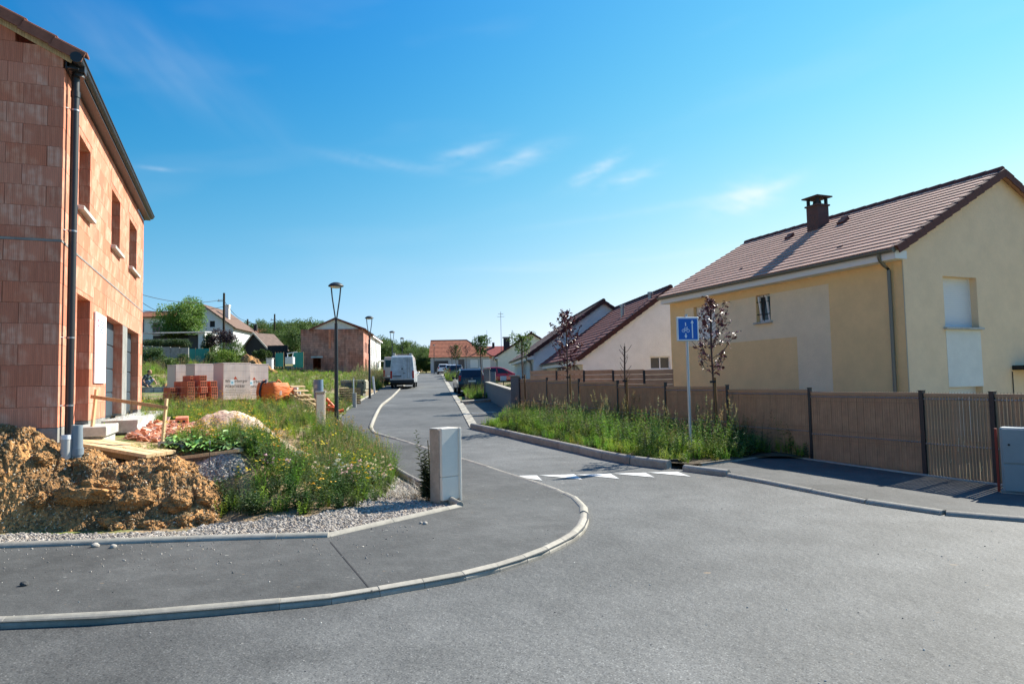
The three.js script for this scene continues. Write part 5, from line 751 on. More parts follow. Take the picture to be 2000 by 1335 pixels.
const jig = (c, r, a = 0.3) => { const k = 1 + (r() - 0.5) * a * 2, h = (r() - 0.5) * a; return [c[0] * k * (1 + h), c[1] * k, c[2] * k * (1 - h)]; };
function crownGeo(seed, blobs, n, size, col, clump = 6) {
  const L = new Leaves(seed), r = L.r, tot = blobs.reduce((s, b) => s + b[3] * b[3], 0);
  for (let k = 0; k < n / clump; k++) {
    let w = r() * tot, b = blobs[0]; for (const q of blobs) { w -= q[3] * q[3]; if (w <= 0) { b = q; break; } }
    const d = V3(r() - 0.5, r() - 0.5, r() - 0.5).normalize(), rad = b[3] * (0.62 + 0.42 * Math.pow(r(), 0.8)) * (0.82 + 0.36 * fbm(d.x * 3 + b[0] * 2 + 9, d.y * 3 + d.z * 3 + b[1] * 2, 2, seed)), c = V3(b[0], b[1], b[2]).addScaledVector(d, rad), tone = jig(col, r, 0.32);
    for (let i = 0; i < clump; i++) { const o = V3(r() - 0.5, r() - 0.5, r() - 0.5).multiplyScalar(size * 2.6), dir = V3(r() - 0.5, r() - 0.6, r() - 0.5).addScaledVector(d, 0.5).normalize(), nor = V3(r() - 0.5, 0.9, r() - 0.5).addScaledVector(d, 0.7).normalize(); L.leaf(c.clone().add(o), dir, nor, size * (0.7 + 0.6 * r()), size * (0.45 + 0.3 * r()), jig(tone, r, 0.12)); }
  }
  return L.geo();
}
function blobSet(seed, rx, ry, cy, n, rr) { const r = rng(seed), b = []; for (let i = 0; i < n; i++) { const a = r() * 6.283, q = Math.sqrt(r()), y = (r() * 2 - 1); b.push([Math.cos(a) * q * rx * Math.sqrt(1 - y * y * 0.8), cy + y * ry, Math.sin(a) * q * rx * Math.sqrt(1 - y * y * 0.8), rr * (0.7 + 0.6 * r())]); } return b; }
function trunkGeo(seed, h, r0, limbs, spread) { const m = new MB(), r = rng(seed); m.cyl(r0, r0 * 0.55, h, 0, h / 2, 0, 10); for (let i = 0; i < limbs; i++) { const a = r() * 6.283, y = h * (0.55 + 0.4 * r()), l = spread * (0.6 + 0.4 * r()); m.tube([[0, y, 0], [Math.cos(a) * l * 0.4, y + l * 0.35, Math.sin(a) * l * 0.4], [Math.cos(a) * l, y + l * 0.9, Math.sin(a) * l]], r0 * 0.28, 6, 8); } return m.geo(1); }
function tree(name, label, p, o, group) {
  const t = thing(name, label, o.cat || 'tree', [p.x, H(p.x, p.z) - 0.1, p.z], o.turn || 0, group);
  part('trunk', trunkGeo(o.seed, o.trunk, o.r0, 6, o.rx * 0.7), mBark, t);
  part('crown', crownGeo(o.seed, blobSet(o.seed + 1, o.rx, o.ry, o.cy, o.blobs, o.rr), o.n, o.size, o.col), mLeaf, t);
  return t;
}
const copyTree = (src, label, p, s, turn, group) => { const o = src.clone(); o.name = numbered(src.name.replace(/_\d+$/, '')); scene.add(o); o.position.set(p.x, H(p.x, p.z) - 0.1, p.z); o.rotation.y = turn; o.scale.set(s, s * (0.9 + 0.2 * hash(Math.round(p.x), Math.round(p.z))), s); o.userData = { label, category: src.userData.category }; if (group) o.userData.group = group; return o; };
const on = (u, v, d) => { const p = at(u, v, d); return V3(p.x, H(p.x, p.z), p.z); };

// ---------- second brick house and the white row behind it ----------
const courseTex = (() => { const n = fractal(512, 512, 30, 6, 4, 131, 0.6); const m = fractal(512, 512, 3, 3, 3, 133); return tex(512, 512, 6, (u, v, x, y) => { const row = Math.floor(y / 25.6), j = (y % 25.6) < 2.2 || ((x + (row % 2) * 21) % 42.7) < 1.2 ? 0.72 : 1, b = (0.78 + 0.35 * n[y * 512 + x]) * j * (0.9 + 0.16 * hash(row, Math.floor((x + (row % 2) * 21) / 42.7), 3)), wet = smoothstep(m[y * 512 + x], 0.42, 0.75); return [lerp(200, 186, wet) * b, lerp(150, 122, wet) * b, lerp(134, 101, wet) * b]; }); })();
{
  const D = 92, p = on(587, 722, D), q = at(708, 722, D), W = q.x - p.x, y0 = p.y - 0.6, ev = at(600, 643, D).y - y0, rg = at(654, 621, D).y - y0, m = std([0.95, 0.92, 0.9], 0.95, { map: courseTex }), L = 9;
  const h = thing('brick_house', 'far unrendered red block house with pale gable triangle beyond the field', 'house', [p.x, y0, p.z], 0.1);
  const xA = W * 0.19, xB = W * 0.32;
  part('gable_wall', new MB().ext(poly(rect(0, -1.5, W, ev), [rect(xA, 0.75, xB, 2.35)]), 0.22, mtx(0, 0, -0.22)).geo(1), m, h);
  part('gable_infill', new MB().ext(poly([[W * 0.17, ev + 0.02], [W * 0.93, ev + 0.02], [W * 0.55, rg - 0.1]]), 0.15, mtx(0, 0, -0.25)).geo(1), rendered([0.8, 0.78, 0.76]), h);
  part('side_wall', new MB().ext(poly(rect(0.22, -1.5, L, ev), [[1.6, 2.5, 3.1, 4.5], [3.4, 4.3, 3.1, 4.5], [5.4, 7, 3.1, 4.5], [1.6, 2.5, 0.4, 2.2], [3.4, 4.2, 0, 2.2], [5.6, 7.6, 0, 2.2]].map((c) => rect(c[0], c[2], c[1], c[3]))), 0.22, new THREE.Matrix4().makeBasis(V3(0, 0, -1), V3(0, 1, 0), V3(1, 0, 0)).setPosition(W - 0.22, 0, 0)).geo(1), m, h);
  part('rear_wall', new MB().box(0.2, ev + 1.4, L, 0.1, ev / 2 - 0.7, -L / 2 - 0.22).box(W, ev, 0.2, W / 2, ev / 2, -L).box(W - 0.5, 0.15, L - 0.5, W / 2, ev / 2, -L / 2).geo(1), m, h);
  part('lintel', new MB().box(xB - xA + 0.5, 0.24, 0.03, (xA + xB) / 2, 2.48, 0.01).geo(1), mPaleConc, h);
  part('stain_strip', new MB().box(0.3, 2.6, 0.012, W * 0.46, ev - 1.35, 0.002).geo(1), BRICK[6], h);
  const rt = tileMat([0.3, 0.1, 0.07]), roof = part('roof', new MB().beam([W * 0.55, rg, -L / 2], [W + 0.35, ev - 0.1, -L / 2], L + 0.4, 0.14).beam([W * 0.55, rg, -L / 2], [W * 0.14, ev - 0.1, -L / 2], L + 0.4, 0.14).geo(1), rt, h);
  for (let i = 0; i < 11; i++) { const t = (i + 0.5) / 11; part('verge_tile', new MB().box(0.42, 0.2, 0.1, lerp(W * 0.55, W + 0.35, t), lerp(rg, ev - 0.1, t) + 0.02, 0.24, 0, 0, -Math.atan2(rg - ev + 0.1, W * 0.45 + 0.35)).geo(1), rt, roof); part('verge_tile', new MB().box(0.4, 0.2, 0.1, lerp(W * 0.55, W * 0.14, t), lerp(rg, ev - 0.1, t) + 0.02, 0.24, 0, 0, Math.atan2(rg - ev + 0.1, W * 0.41)).geo(1), rt, roof); }
  part('gutter', new MB().rod([W + 0.35, ev - 0.1, 0.2], [W + 0.35, ev - 0.1, -L], 0.08).geo(), mBlackPipe, h);
  const tr = thing('white_row_house', 'white rendered row house attached behind the far red block house', 'house', [p.x, y0 + 0.1, p.z], 0.1), wm = rendered([0.82, 0.82, 0.82]);
  const row = part('wall', new MB().ext(poly(rect(L + 0.05, -1.5, 25, ev - 0.2), [[10, 11, 2.8, 4.2], [12.5, 13.5, 2.8, 4.2], [17, 18, 2.8, 4.2], [20, 21, 2.8, 4.2], [10, 11.2, 0.2, 2.2], [13, 15, 0.2, 2.2], [18, 20, 0.2, 2.2]].map((c) => rect(c[0], c[2], c[1], c[3]))), 0.3, new THREE.Matrix4().makeBasis(V3(0, 0, -1), V3(0, 1, 0), V3(1, 0, 0)).setPosition(W - 0.3, 0, 0)).box(W, ev + 1, 0.3, W / 2, ev / 2 - 0.5, -25).box(0.3, ev + 1, 15.6, 0.15, ev / 2 - 0.5, -17).geo(1), wm, tr);
  part('roof', new MB().beam([W * 0.55, rg - 0.2, -17], [W + 0.4, ev - 0.35, -17], 16, 0.14).beam([W * 0.55, rg - 0.2, -17], [0, ev - 0.35, -17], 16, 0.14).geo(1), rt, tr);
  part('eaves_board', new MB().box(0.06, 0.25, 16, W + 0.36, ev - 0.45, -17).geo(), mWhite, tr); part('downpipe', new MB().rod([W + 0.06, ev - 0.4, -16.5], [W + 0.06, 0, -16.5], 0.06).geo(), mDark, tr);
  for (const [a, b, c, d] of [[10, 11, 2.8, 4.2], [12.5, 13.5, 2.8, 4.2], [17, 18, 2.8, 4.2], [20, 21, 2.8, 4.2], [13, 15, 0.2, 2.2], [18, 20, 0.2, 2.2]]) part('window', new MB().box(0.05, d - c, b - a, W - 0.2, (c + d) / 2, -(a + b) / 2).geo(), mGlass, tr);
  part('porch', new MB().box(1.2, 0.15, 2.4, W + 0.5, 2.5, -22).box(0.15, 2.5, 0.15, W + 1, 1.2, -21).geo(), mWhite, tr);
}
// ---------- old village houses on the left ----------
{
  const D = 105, a = on(340, 660, D), ey = at(452, 636, D).y, W = at(452, 636, D).x - a.x, ry = at(396, 596, D).y, base = a.y, tint = [[0.2, 0.115, 0.08], [0.22, 0.13, 0.09], [0.18, 0.1, 0.075]].map(tileMat);
  const { h, roof } = gableHouse('village_house', 'old white village house with brown roof behind the tall utility pole', [a.x, base, a.z], 0.06, { L: 11, W, eave: ey - base, slope: Math.atan((ry - ey) / (W / 2)), oh: 0.5, hang: 0.3, tile: tint[0], tints: tint, plain: true, verge: tileMat([0.25, 0.16, 0.12]), vergeLen: 0.6, front: [0.85, 0.84, 0.82], gable: [0.82, 0.83, 0.85], base: -1, gableHoles: [[W * 0.6, at(415, 638, D).y - base, W * 0.69, at(415, 626, D).y - base]] });
  part('window', new MB().box(W * 0.09, 1, 0.05, W * 0.645, at(415, 632, D).y - base, -0.2).geo(), mDark, h); part('eaves_band', new MB().box(0.04, 0.6, 11, W + 0.02, ey - base - 0.5, -5.5).geo(1), rendered([0.6, 0.58, 0.5]), h);
  part('chimney', new MB().box(0.75, 3.0, 0.75, W * 0.74, ey - base + 2.2, -4).box(0.9, 0.2, 0.9, W * 0.74, ey - base + 3.7, -4).geo(1), rendered([0.8, 0.78, 0.72]), roof);
  part('chimney', new MB().box(0.5, 1.0, 0.5, W + 0.2, ey - base + 0.6, -10.5).geo(1), mDark, roof);
}
function simpleHouse(name, label, u0, u1, vb, ve, vr, D, dep, o) {
  const a = on(u0, vb, D), x1 = at(u1, vb, D).x, W = x1 - a.x, ey = at((u0 + u1) / 2, ve, D).y - a.y, ry = at((u0 + u1) / 2, vr, D).y - a.y, h = thing(name, label, o.cat || 'house', [a.x, a.y, a.z], o.turn || 0);
  part('wall', new MB().box(W, ey + 1.5, dep, W / 2, ey / 2 - 0.75, -dep / 2).geo(1), o.wall, h);
  const roof = part('roof', new MB().beam([W / 2, ey - 0.15, 0.5], [W / 2, ry, -dep / 2], W + 0.8, 0.12).beam([W / 2, ry, -dep / 2], [W / 2, ey - 0.15, -dep - 0.5], W + 0.8, 0.12).geo(1), o.tile, h);
  const n = 8; for (let i = 0; i < n; i++) { const t = (i + 0.5) / n; part('tile_course', new MB().box(W + 0.8, 0.05, dep / 2 / n + 0.15, W / 2, lerp(ey - 0.15, ry, t) + 0.09, lerp(0.5, -dep / 2, t), Math.atan2(ry - ey, dep / 2) * 0.85).geo(1), o.tile, roof); }
  for (const [x0, xx, y0, y1] of o.wins || []) part('window', new MB().box((xx - x0) * W, y1 - y0, 0.06, (x0 + xx) / 2 * W, ey - (y0 + y1) / 2, 0.02).geo(), o.winM || mDark, h);
  return { h, roof, W, ey, ry };
}
simpleHouse('village_house', 'cream village house with orange roof behind the round tree, next to the near brick house', 250, 345, 655, 618, 607, 104, 8, { wall: rendered([0.88, 0.85, 0.74]), tile: tileMat([0.42, 0.15, 0.07]), wins: [[0.2, 0.32, 0.4, 2.6], [0.5, 0.66, 0.9, 2.8]], winM: std([0.25, 0.16, 0.15], 0.7) });
simpleHouse('village_house', 'upper village roof of dull red tiles just above the orange roof', 262, 330, 650, 612, 603, 118, 9, { wall: rendered([0.6, 0.5, 0.45]), tile: tileMat([0.3, 0.12, 0.085]), wins: [[0.3, 0.4, 0.4, 1.4]] });
simpleHouse('village_house', 'small distant house with faded red roof left of the thin utility pole', 548, 571, 668, 651.5, 648, 170, 8, { wall: rendered([0.8, 0.74, 0.6]), tile: tileMat([0.45, 0.28, 0.22]), wins: [[0.5, 0.7, 0.5, 2]] });
simpleHouse('village_house', 'tiny far roof of bright red tiles right of the brown village roof', 489, 508, 660, 649, 640, 150, 7, { wall: rendered([0.7, 0.68, 0.62]), tile: tileMat([0.42, 0.11, 0.06]), wins: [[0.4, 0.6, 0.5, 1.6]] });
{ // long lean-to shed, hedge, concrete wall, netting
  const D = 92, a = on(268, 690, D), x1 = at(401, 660, D).x, W = x1 - a.x, yt = at(340, 650, D).y - a.y, yb = at(340, 677, D).y - a.y, s = thing('open_shed', 'long open shed with grey corrugated roof and white end panel', 'shed', [a.x, a.y, a.z], 0);
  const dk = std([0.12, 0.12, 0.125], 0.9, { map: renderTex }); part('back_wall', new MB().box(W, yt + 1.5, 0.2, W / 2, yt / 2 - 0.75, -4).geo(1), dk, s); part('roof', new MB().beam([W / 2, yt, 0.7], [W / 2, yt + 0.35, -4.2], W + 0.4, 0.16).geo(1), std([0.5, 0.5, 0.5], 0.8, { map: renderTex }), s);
  const ribs = new MB(); for (let k = 0; k < 60; k++) ribs.box(0.06, 0.16, 0.05, k * W / 59, yt, 0.82); ribs.build('roof_edge', std([0.42, 0.42, 0.42], 0.8), s);
  part('end_panel', new MB().box(0.2, yt + 0.5, 4.6, W - 0.02, yt / 2 - 0.3, -1.9).box(0.8, yt - yb + 0.6, 0.15, W - 0.42, (yt + yb) / 2 - 0.3, 0.3).geo(1), rendered([0.85, 0.85, 0.82]), s);
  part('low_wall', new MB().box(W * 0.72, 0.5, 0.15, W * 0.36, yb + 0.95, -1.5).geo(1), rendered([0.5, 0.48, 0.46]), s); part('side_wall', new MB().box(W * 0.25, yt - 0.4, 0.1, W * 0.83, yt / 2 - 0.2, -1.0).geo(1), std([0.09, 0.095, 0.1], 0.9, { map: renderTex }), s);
  const hd = thing('clipped_hedge', 'dark green clipped hedge on top of the pale concrete wall', 'hedge', on(318, 690, 84).toArray()); const hw = 84 / F * 94, hy = at(318, 671, 84).y - hd.position.y; part('foliage', crownGeo(301, Array.from({ length: 26 }, (_, i) => [-hw / 2 + i * hw / 25, hy, 0, 0.42]), 5200, 0.15, [0.05, 0.1, 0.02]), mLeaf, hd); part('stem', new MB().box(hw - 0.3, hy, 0.3, 0, hy / 2 - 0.2, 0).geo(1), mBark, hd);
  const wa = on(262, 704, 78), wb = on(368, 707, 78), wt = at(300, 674, 78).y, wt2 = at(366, 680, 78).y, cw = thing('concrete_wall', 'pale grey concrete garden wall between the bushes and the hedge', 'wall'); for (let i = 0; i < 6; i++) { const t = i / 6, p = wa.clone().lerp(wb, t), q = wa.clone().lerp(wb, t + 1 / 6), y = lerp(wt, wt2, t); part('wall_panel', new MB().box(q.x - p.x - 0.03, y - p.y + 1, 0.2, (p.x + q.x) / 2, (y + p.y) / 2 - 0.5, p.z).geo(1), mConcrete, cw); }
  const net = std([0.03, 0.25, 0.21], 0.8, { side: THREE.DoubleSide });
  for (const [u0, u1, v0, v1, d, lab] of [[367, 408, 681, 699, 79, 'green netting screen right of the concrete wall'], [537, 553, 689, 706, 84, 'green netting screen left of the white bin by the far red block house'], [572, 592, 688, 708, 88, 'green netting screen touching the far red block house']]) {
    const a2 = at(u0, v0, d), b2 = at(u1, v1, d), t = thing('netting_screen', lab, 'netting', [a2.x, b2.y - 0.6, a2.z]), w = b2.x - a2.x, hh = a2.y - b2.y + 0.6; const g = new THREE.PlaneGeometry(w, hh, 16, 4), pa = g.attributes.position; for (let i = 0; i < pa.count; i++) pa.setZ(i, 0.05 * Math.sin(pa.getX(i) * 4) + 0.03 * Math.sin(pa.getY(i) * 7)); g.computeVertexNormals(); part('netting', g, net, t).position.set(w / 2, hh / 2, 0); for (let k = 0; k < 4; k++) part('stake', new MB().rod([k * w / 3, -0.2, -0.08], [k * w / 3, hh + 0.1, -0.08], 0.04).geo(), mGreyWood, t);
  }
  // dark barn and its wall
  const g0 = on(476, 690, 100), gx = at(527, 680, 100).x, GW = gx - g0.x, gy = at(500, 672, 100).y - g0.y, gr = at(486, 652, 100).y - g0.y, gm = std([0.018, 0.022, 0.028], 0.9), barn = thing('dark_barn', 'low dark barn with brown pitched roof below the white village house', 'barn', [g0.x, g0.y, g0.z], -0.5);
  part('wall', new MB().ext(poly([[0, -1], [5, -1], [5, gy - 0.9], [2.3, gr - 0.2], [0, gy - 0.6]]), 3.2, mtx(0, 0, -3.2)).geo(), gm, barn); const br = part('roof', new MB().beam([2.3, gr, -1.6], [5.5, gy - 1.1, -1.6], 3.8, 0.14).beam([2.3, gr, -1.6], [-0.4, gy - 0.9, -1.6], 3.8, 0.14).geo(1), tileMat([0.2, 0.13, 0.1]), barn); part('verge_board', new MB().beam([2.3, gr + 0.05, 0.32], [5.5, gy - 1.05, 0.32], 0.06, 0.22).beam([2.3, gr + 0.05, 0.32], [-0.4, gy - 0.85, 0.32], 0.06, 0.22).geo(), std([0.5, 0.46, 0.4], 0.8), barn);
  const f0 = at(522, 676, 96), f1 = at(562, 690, 96), df = thing('dark_screen', 'dark panel screen wall between the barn and the far red block house', 'screen wall', [f0.x, f1.y - 1, f0.z]); for (let k = 0; k < 6; k++) part('panel', new MB().box((f1.x - f0.x) / 6 - 0.02, f0.y - f1.y + 1.2, 0.08, (k + 0.5) * (f1.x - f0.x) / 6, (f0.y - f1.y + 1) / 2, 0).geo(), gm, df);
  const wbn = at(527, 700, 83), bin = thing('white_container', 'white container and rubble by the green netting', 'container', [wbn.x, H(wbn.x, wbn.z), wbn.z]); part('container_body', new MB().rbox(0.7, 1.5, 0.7, 0, 0.7, 0, 0.06).geo(), mWhite, bin); part('lid', new MB().rbox(0.8, 0.1, 0.8, 0, 1.5, 0, 0.03).geo(), mPaleConc, bin);
  const ct = at(566, 684, 86), cart = thing('white_trailer', 'small white trailer frame beside the dark screen wall', 'trailer', [ct.x, H(ct.x, ct.z) + 0.4, ct.z]); part('box', new MB().rbox(1.0, 0.9, 0.8, 0, 1.0, 0, 0.04).geo(), mWhite, cart); part('rack', new MB().rod([-0.4, 1.9, 0], [0.9, 2.1, 0], 0.05).rod([-0.3, 1.4, 0], [-0.3, 1.9, 0], 0.04).rod([0.3, 1.4, 0], [0.4, 2.0, 0], 0.04).geo(), mWhite, cart);
}
// poles and wires
{
  const mPole = std([0.06, 0.055, 0.05], 0.9, { map: woodTex });
  const mk = (u, vt, d, label, bar) => { const p = on(u, 690, d), top = at(u, vt, d).y, t = thing('utility_pole', label, 'utility pole', [p.x, p.y - 0.3, p.z]); part('pole', new MB().cyl(0.2, 0.15, top - p.y + 0.3, 0, (top - p.y + 0.3) / 2, 0, 10).geo(1), mPole, t); part('insulator', new MB().box(bar, 0.1, 0.1, -bar / 2, top - p.y - 0.9, 0.12).cyl(0.05, 0.05, 0.3, -bar * 0.8, top - p.y - 0.75, 0.12, 8).geo(), mSteel, t); return V3(p.x, top, p.z); };
  const a = mk(436.5, 572, 99, 'tall dark utility pole before the white village house', 0.9), b = mk(536, 613, 140, 'thinner utility pole farther off, before the wooded hill', 0.8), c = mk(483, 623, 128, 'small pole top just above the brown village roof', 0.7);
  const wire = (p, q, sag, label) => { const pts = []; for (let i = 0; i <= 10; i++) { const t = i / 10, v = p.clone().lerp(q, t); v.y -= sag * 4 * t * (1 - t); pts.push(v); } part('overhead_wire', new MB().tube(pts, 0.035, 5, 24).geo(), mDark); tag(scene.children[scene.children.length - 1], label, 'wire'); };
  const off = (v, dy) => v.clone().add(V3(0, -dy, 0));
  wire(off(a, 0.9), at(255, 568, 82), 0.9, 'upper sagging wire running left from the tall utility pole'); wire(off(a, 2.0), at(255, 603, 92), 0.6, 'lower wire running left from the tall utility pole'); wire(at(262, 578, 84), at(330, 612, 104), 0.5, 'wire descending to the orange village roof'); wire(off(a, 1.1), off(c, 0.3), 0.8, 'wire from the tall utility pole down to the small pole top'); wire(off(c, 0.4), off(b, 0.9), 0.9, 'wire between the small pole top and the thinner utility pole'); wire(off(b, 0.9), at(592, 650, 110), 0.5, 'wire running right from the thinner utility pole');
}
// ---------- trees and bushes far off ----------
{
  const C = on(357, 664, 97), cs = 97 / F;
  tree('round_tree', 'round light green tree before the village houses', C, { seed: 401, trunk: 3.2, r0: 0.22, rx: 3.0, ry: 2.1, cy: at(357, 622, 97).y - C.y, blobs: 26, rr: 1.15, n: 15000, size: 0.24, col: [0.18, 0.3, 0.05] });
  tree('purple_bush', 'dark purple leaved bush at the foot of the tall utility pole', on(435, 690, 90), { cat: 'bush', seed: 411, trunk: 0.8, r0: 0.1, rx: 1.4, ry: 0.7, cy: at(435, 658, 90).y - on(435, 690, 90).y - 0.2, blobs: 12, rr: 0.6, n: 4000, size: 0.17, col: [0.045, 0.02, 0.03] });
  const bush = (u, v, d, rx, ry, col, label, seed) => { const p = on(u, v, d), cy = at(u, v, d).y - p.y; return tree('bush', label, p, { cat: 'bush', seed, trunk: Math.max(0.4, cy * 0.6), r0: 0.07, rx: rx * d / F, ry: ry * d / F, cy, blobs: 16, rr: Math.min(rx, ry) * 0.45 * d / F, n: 4200, size: 0.17, col }); };
  bush(447, 684, 86, 28, 20, [0.1, 0.18, 0.035], 'dark green bush under the purple bush', 421); bush(450, 700, 78, 30, 17, [0.2, 0.3, 0.04], 'bright yellowish green bush left of the far soil heap', 422); bush(418, 702, 79, 18, 12, [0.15, 0.22, 0.05], 'small olive bush right of the green netting', 423);
  bush(300, 702, 70, 30, 18, [0.08, 0.15, 0.03], 'dark bramble bush before the concrete wall, beside the brick house', 424); bush(356, 706, 72, 9, 11, [0.06, 0.12, 0.03], 'narrow green shrub before the end of the concrete wall', 425); bush(406, 672, 90, 12, 16, [0.06, 0.11, 0.025], 'dark shrub right of the white shed panel', 426); bush(332, 712, 66, 14, 9, [0.14, 0.21, 0.05], 'low pale green bush right of the dark bramble', 427); bush(513, 690, 88, 14, 5, [0.07, 0.12, 0.02], 'low green shrub behind the far soil heap', 428);
  // wood on the right of the second brick house
  const A1 = tree('broad_tree', 'broad dark tree behind the white row house, left end of the tree row', on(748, 690, 140), { seed: 431, trunk: 4, r0: 0.3, rx: 4.0, ry: 3.0, cy: 5.2, blobs: 24, rr: 1.5, n: 11000, size: 0.33, col: [0.1, 0.17, 0.035] });
  const A2 = tree('broad_tree', 'lighter green tree in the middle of the tree row above the white van', on(782, 690, 146), { seed: 433, trunk: 4, r0: 0.3, rx: 3.6, ry: 3.3, cy: 5.4, blobs: 22, rr: 1.4, n: 11000, size: 0.33, col: [0.13, 0.21, 0.045] });
  [[765, 150, 0.62, 'dense tree standing between the two street lamps above the van'], [800, 148, 0.60, 'tree right of the far street lamp'], [815, 140, 0.58, 'tree rising above the van bonnet'], [829, 150, 0.56, 'tree left of the closing bungalow'], [735, 165, 0.8, 'tall tree rising over the white row house roof'], [838, 158, 0.56, 'last tree of the row, touching the closing bungalow'], [812, 128, 0.45, 'low bushy tree beside the end of the road'], [832, 132, 0.42, 'smallest bushy tree left of the bungalow garage'], [795, 126, 0.45, 'low tree just right of the white van'], [752, 135, 0.5, 'low tree between the white row house and the white van'], [775, 130, 0.45, 'low tree directly above the white van roof']].forEach(([u, d, s, l], i) => copyTree(i % 2 ? A2 : A1, l, on(u, 700, d), s, i * 1.3));
  for (const o of [A1, A2]) o.scale.setScalar(0.62);
  [[500, 155, 0.7, 'round tree above the bright red far roof'], [520, 160, 0.75, 'dark tree left of the thinner utility pole'], [548, 158, 0.7, 'tree behind the faded red roof'], [568, 140, 0.8, 'tree above the dark screen wall'], [583, 130, 0.75, 'dark tree touching the far red block house'], [555, 118, 0.6, 'low bushy tree behind the dark screen wall'], [575, 112, 0.65, 'low dark tree behind the white trailer'], [512, 135, 0.6, 'small tree right of the white village house']].forEach(([u, d, s, l], i) => copyTree(i % 2 ? A1 : A2, l, on(u, 690, d), s, i * 1.7 + 0.4));
  // wooded hill
  const r = rng(909), g = crownGeo(441, blobSet(443, 3.6, 3, 4.5, 16, 1.7), 2400, 0.75, [0.1, 0.17, 0.04], 4), N = 420, im = new THREE.InstancedMesh(g, mLeaf, N), m4 = new THREE.Matrix4(), q = new THREE.Quaternion(); let k = 0;
  while (k < N) { const x = -170 + r() * 160, z = -190 - r() * 130; if (HILL(x, z) < 2.5 + 3 * r()) continue; const s = 0.5 + 0.4 * r(); im.setMatrixAt(k, m4.compose(V3(x, H(x, z) - 1, z), q.setFromAxisAngle(V3(0, 1, 0), r() * 6.28), V3(s, s * (0.75 + 0.4 * r()), s))); im.setColorAt(k++, new THREE.Color(0.7 + 0.6 * r(), 0.8 + 0.4 * r(), 0.8 + 0.4 * r())); }
  im.name = 'distant_wood'; im.castShadow = im.receiveShadow = true; scene.add(im); tag(im, 'dense far wood covering the hill on the left', 'wood', null, 'stuff');
}
// ---------- small plants, in a few kinds ----------
const GREEN = [0.19, 0.31, 0.045], LIME = [0.33, 0.47, 0.06], DARKG = [0.075, 0.15, 0.03], STRAW = [0.4, 0.33, 0.18], YEL = [0.75, 0.5, 0.015];
function tuft(seed, n, h, w, c0, c1) { const L = new Leaves(seed), r = L.r; for (let i = 0; i < n; i++) { const a = r() * 6.283, t = 0.12 + 0.45 * r(), d = V3(Math.cos(a) * t, 1, Math.sin(a) * t).normalize(); L.blade(V3((r() - 0.5) * w, 0, (r() - 0.5) * w), d, h * (0.5 + 0.6 * r()), 0.009 + 0.006 * r(), 0.25 + 0.5 * r(), jig(c0, r, 0.2), jig(c1, r, 0.2)); } return L.geo(); }
function herb(seed, h, stems, leaves, len, c, top) {   // upright weed: several stems set with leaves; top: 'yellow', 'fluff', 'seed' or none
  const L = new Leaves(seed), r = L.r;
  for (let s = 0; s < stems; s++) {
    const a = r() * 6.283, lean = 0.1 + 0.3 * r(), d = V3(Math.cos(a) * lean, 1, Math.sin(a) * lean).normalize(), hh = h * (0.65 + 0.45 * r()), b = V3((r() - 0.5) * 0.14, 0, (r() - 0.5) * 0.14), sc = jig(c.map((x) => x * 0.9), r, 0.2);
    L.blade(b, d, hh, 0.011, 0.1, sc); L.blade(b, V3(-d.z * 0.2, 1, d.x * 0.2).add(d).normalize(), hh * 0.99, 0.009, 0.1, sc);
    for (let k = 0; k < leaves; k++) { const t = 0.08 + 0.88 * (k + r()) / leaves, an = k * 2.4 + r(), p = b.clone().addScaledVector(d, hh * t), o = V3(Math.cos(an), 0.35 + 0.3 * r(), Math.sin(an)).normalize(), l = len * (1.15 - t * 0.7) * (0.7 + 0.6 * r()); L.leaf(p, o, V3(-o.x * 0.4, 1, -o.z * 0.4).normalize(), l, l * 0.34, jig(c, r, 0.25)); }
    const tip = b.clone().addScaledVector(d, hh);
    if (top === 'yellow') for (let k = 0; k < 3; k++) { const q = tip.clone().add(V3((r() - 0.5) * 0.1, -0.05 * r(), (r() - 0.5) * 0.1)); L.disc(q, V3(r() - 0.5, 1.2, r() * 0.9), 0.014 + 0.006 * r(), jig(YEL, r, 0.15)); }
    if (top === 'fluff') for (let k = 0; k < 4; k++) L.puff(tip.clone().add(V3((r() - 0.5) * 0.16, (r() - 0.8) * 0.16, (r() - 0.5) * 0.16)), 0.035 + 0.015 * r(), jig([0.8, 0.76, 0.7], r, 0.08), 24);
    if (top === 'seed') for (let k = 0; k < 14; k++) { const q = tip.clone().addScaledVector(d, -0.2 * r() * h), o = V3(r() - 0.5, 0.6, r() - 0.5).normalize(); L.leaf(q, o, V3(o.z, 0.2, -o.x).normalize(), 0.05, 0.012, jig(STRAW, r, 0.3)); }
  }
  return L.geo();
}
function feather(seed, h, c) { const L = new Leaves(seed), r = L.r; for (let i = 0; i < 7; i++) { const a = r() * 6.283, d = V3(Math.cos(a) * 0.2, 1, Math.sin(a) * 0.2).normalize(), hh = h * (0.7 + 0.4 * r()); L.blade(V3((r() - 0.5) * 0.1, 0, (r() - 0.5) * 0.1), d, hh, 0.006, 0.15, c); const tip = d.clone().multiplyScalar(hh); for (let k = 0; k < 10; k++) { const o = V3(r() - 0.5, 0.8, r() - 0.5).normalize(); L.leaf(tip.clone().addScaledVector(d, -0.16 * r()).add(V3((r() - 0.5) * 0.05, -0.03, (r() - 0.5) * 0.05)), o, V3(o.z, 0.3, -o.x).normalize(), 0.035, 0.008, jig(c, r, 0.3)); } } return L.geo(); }
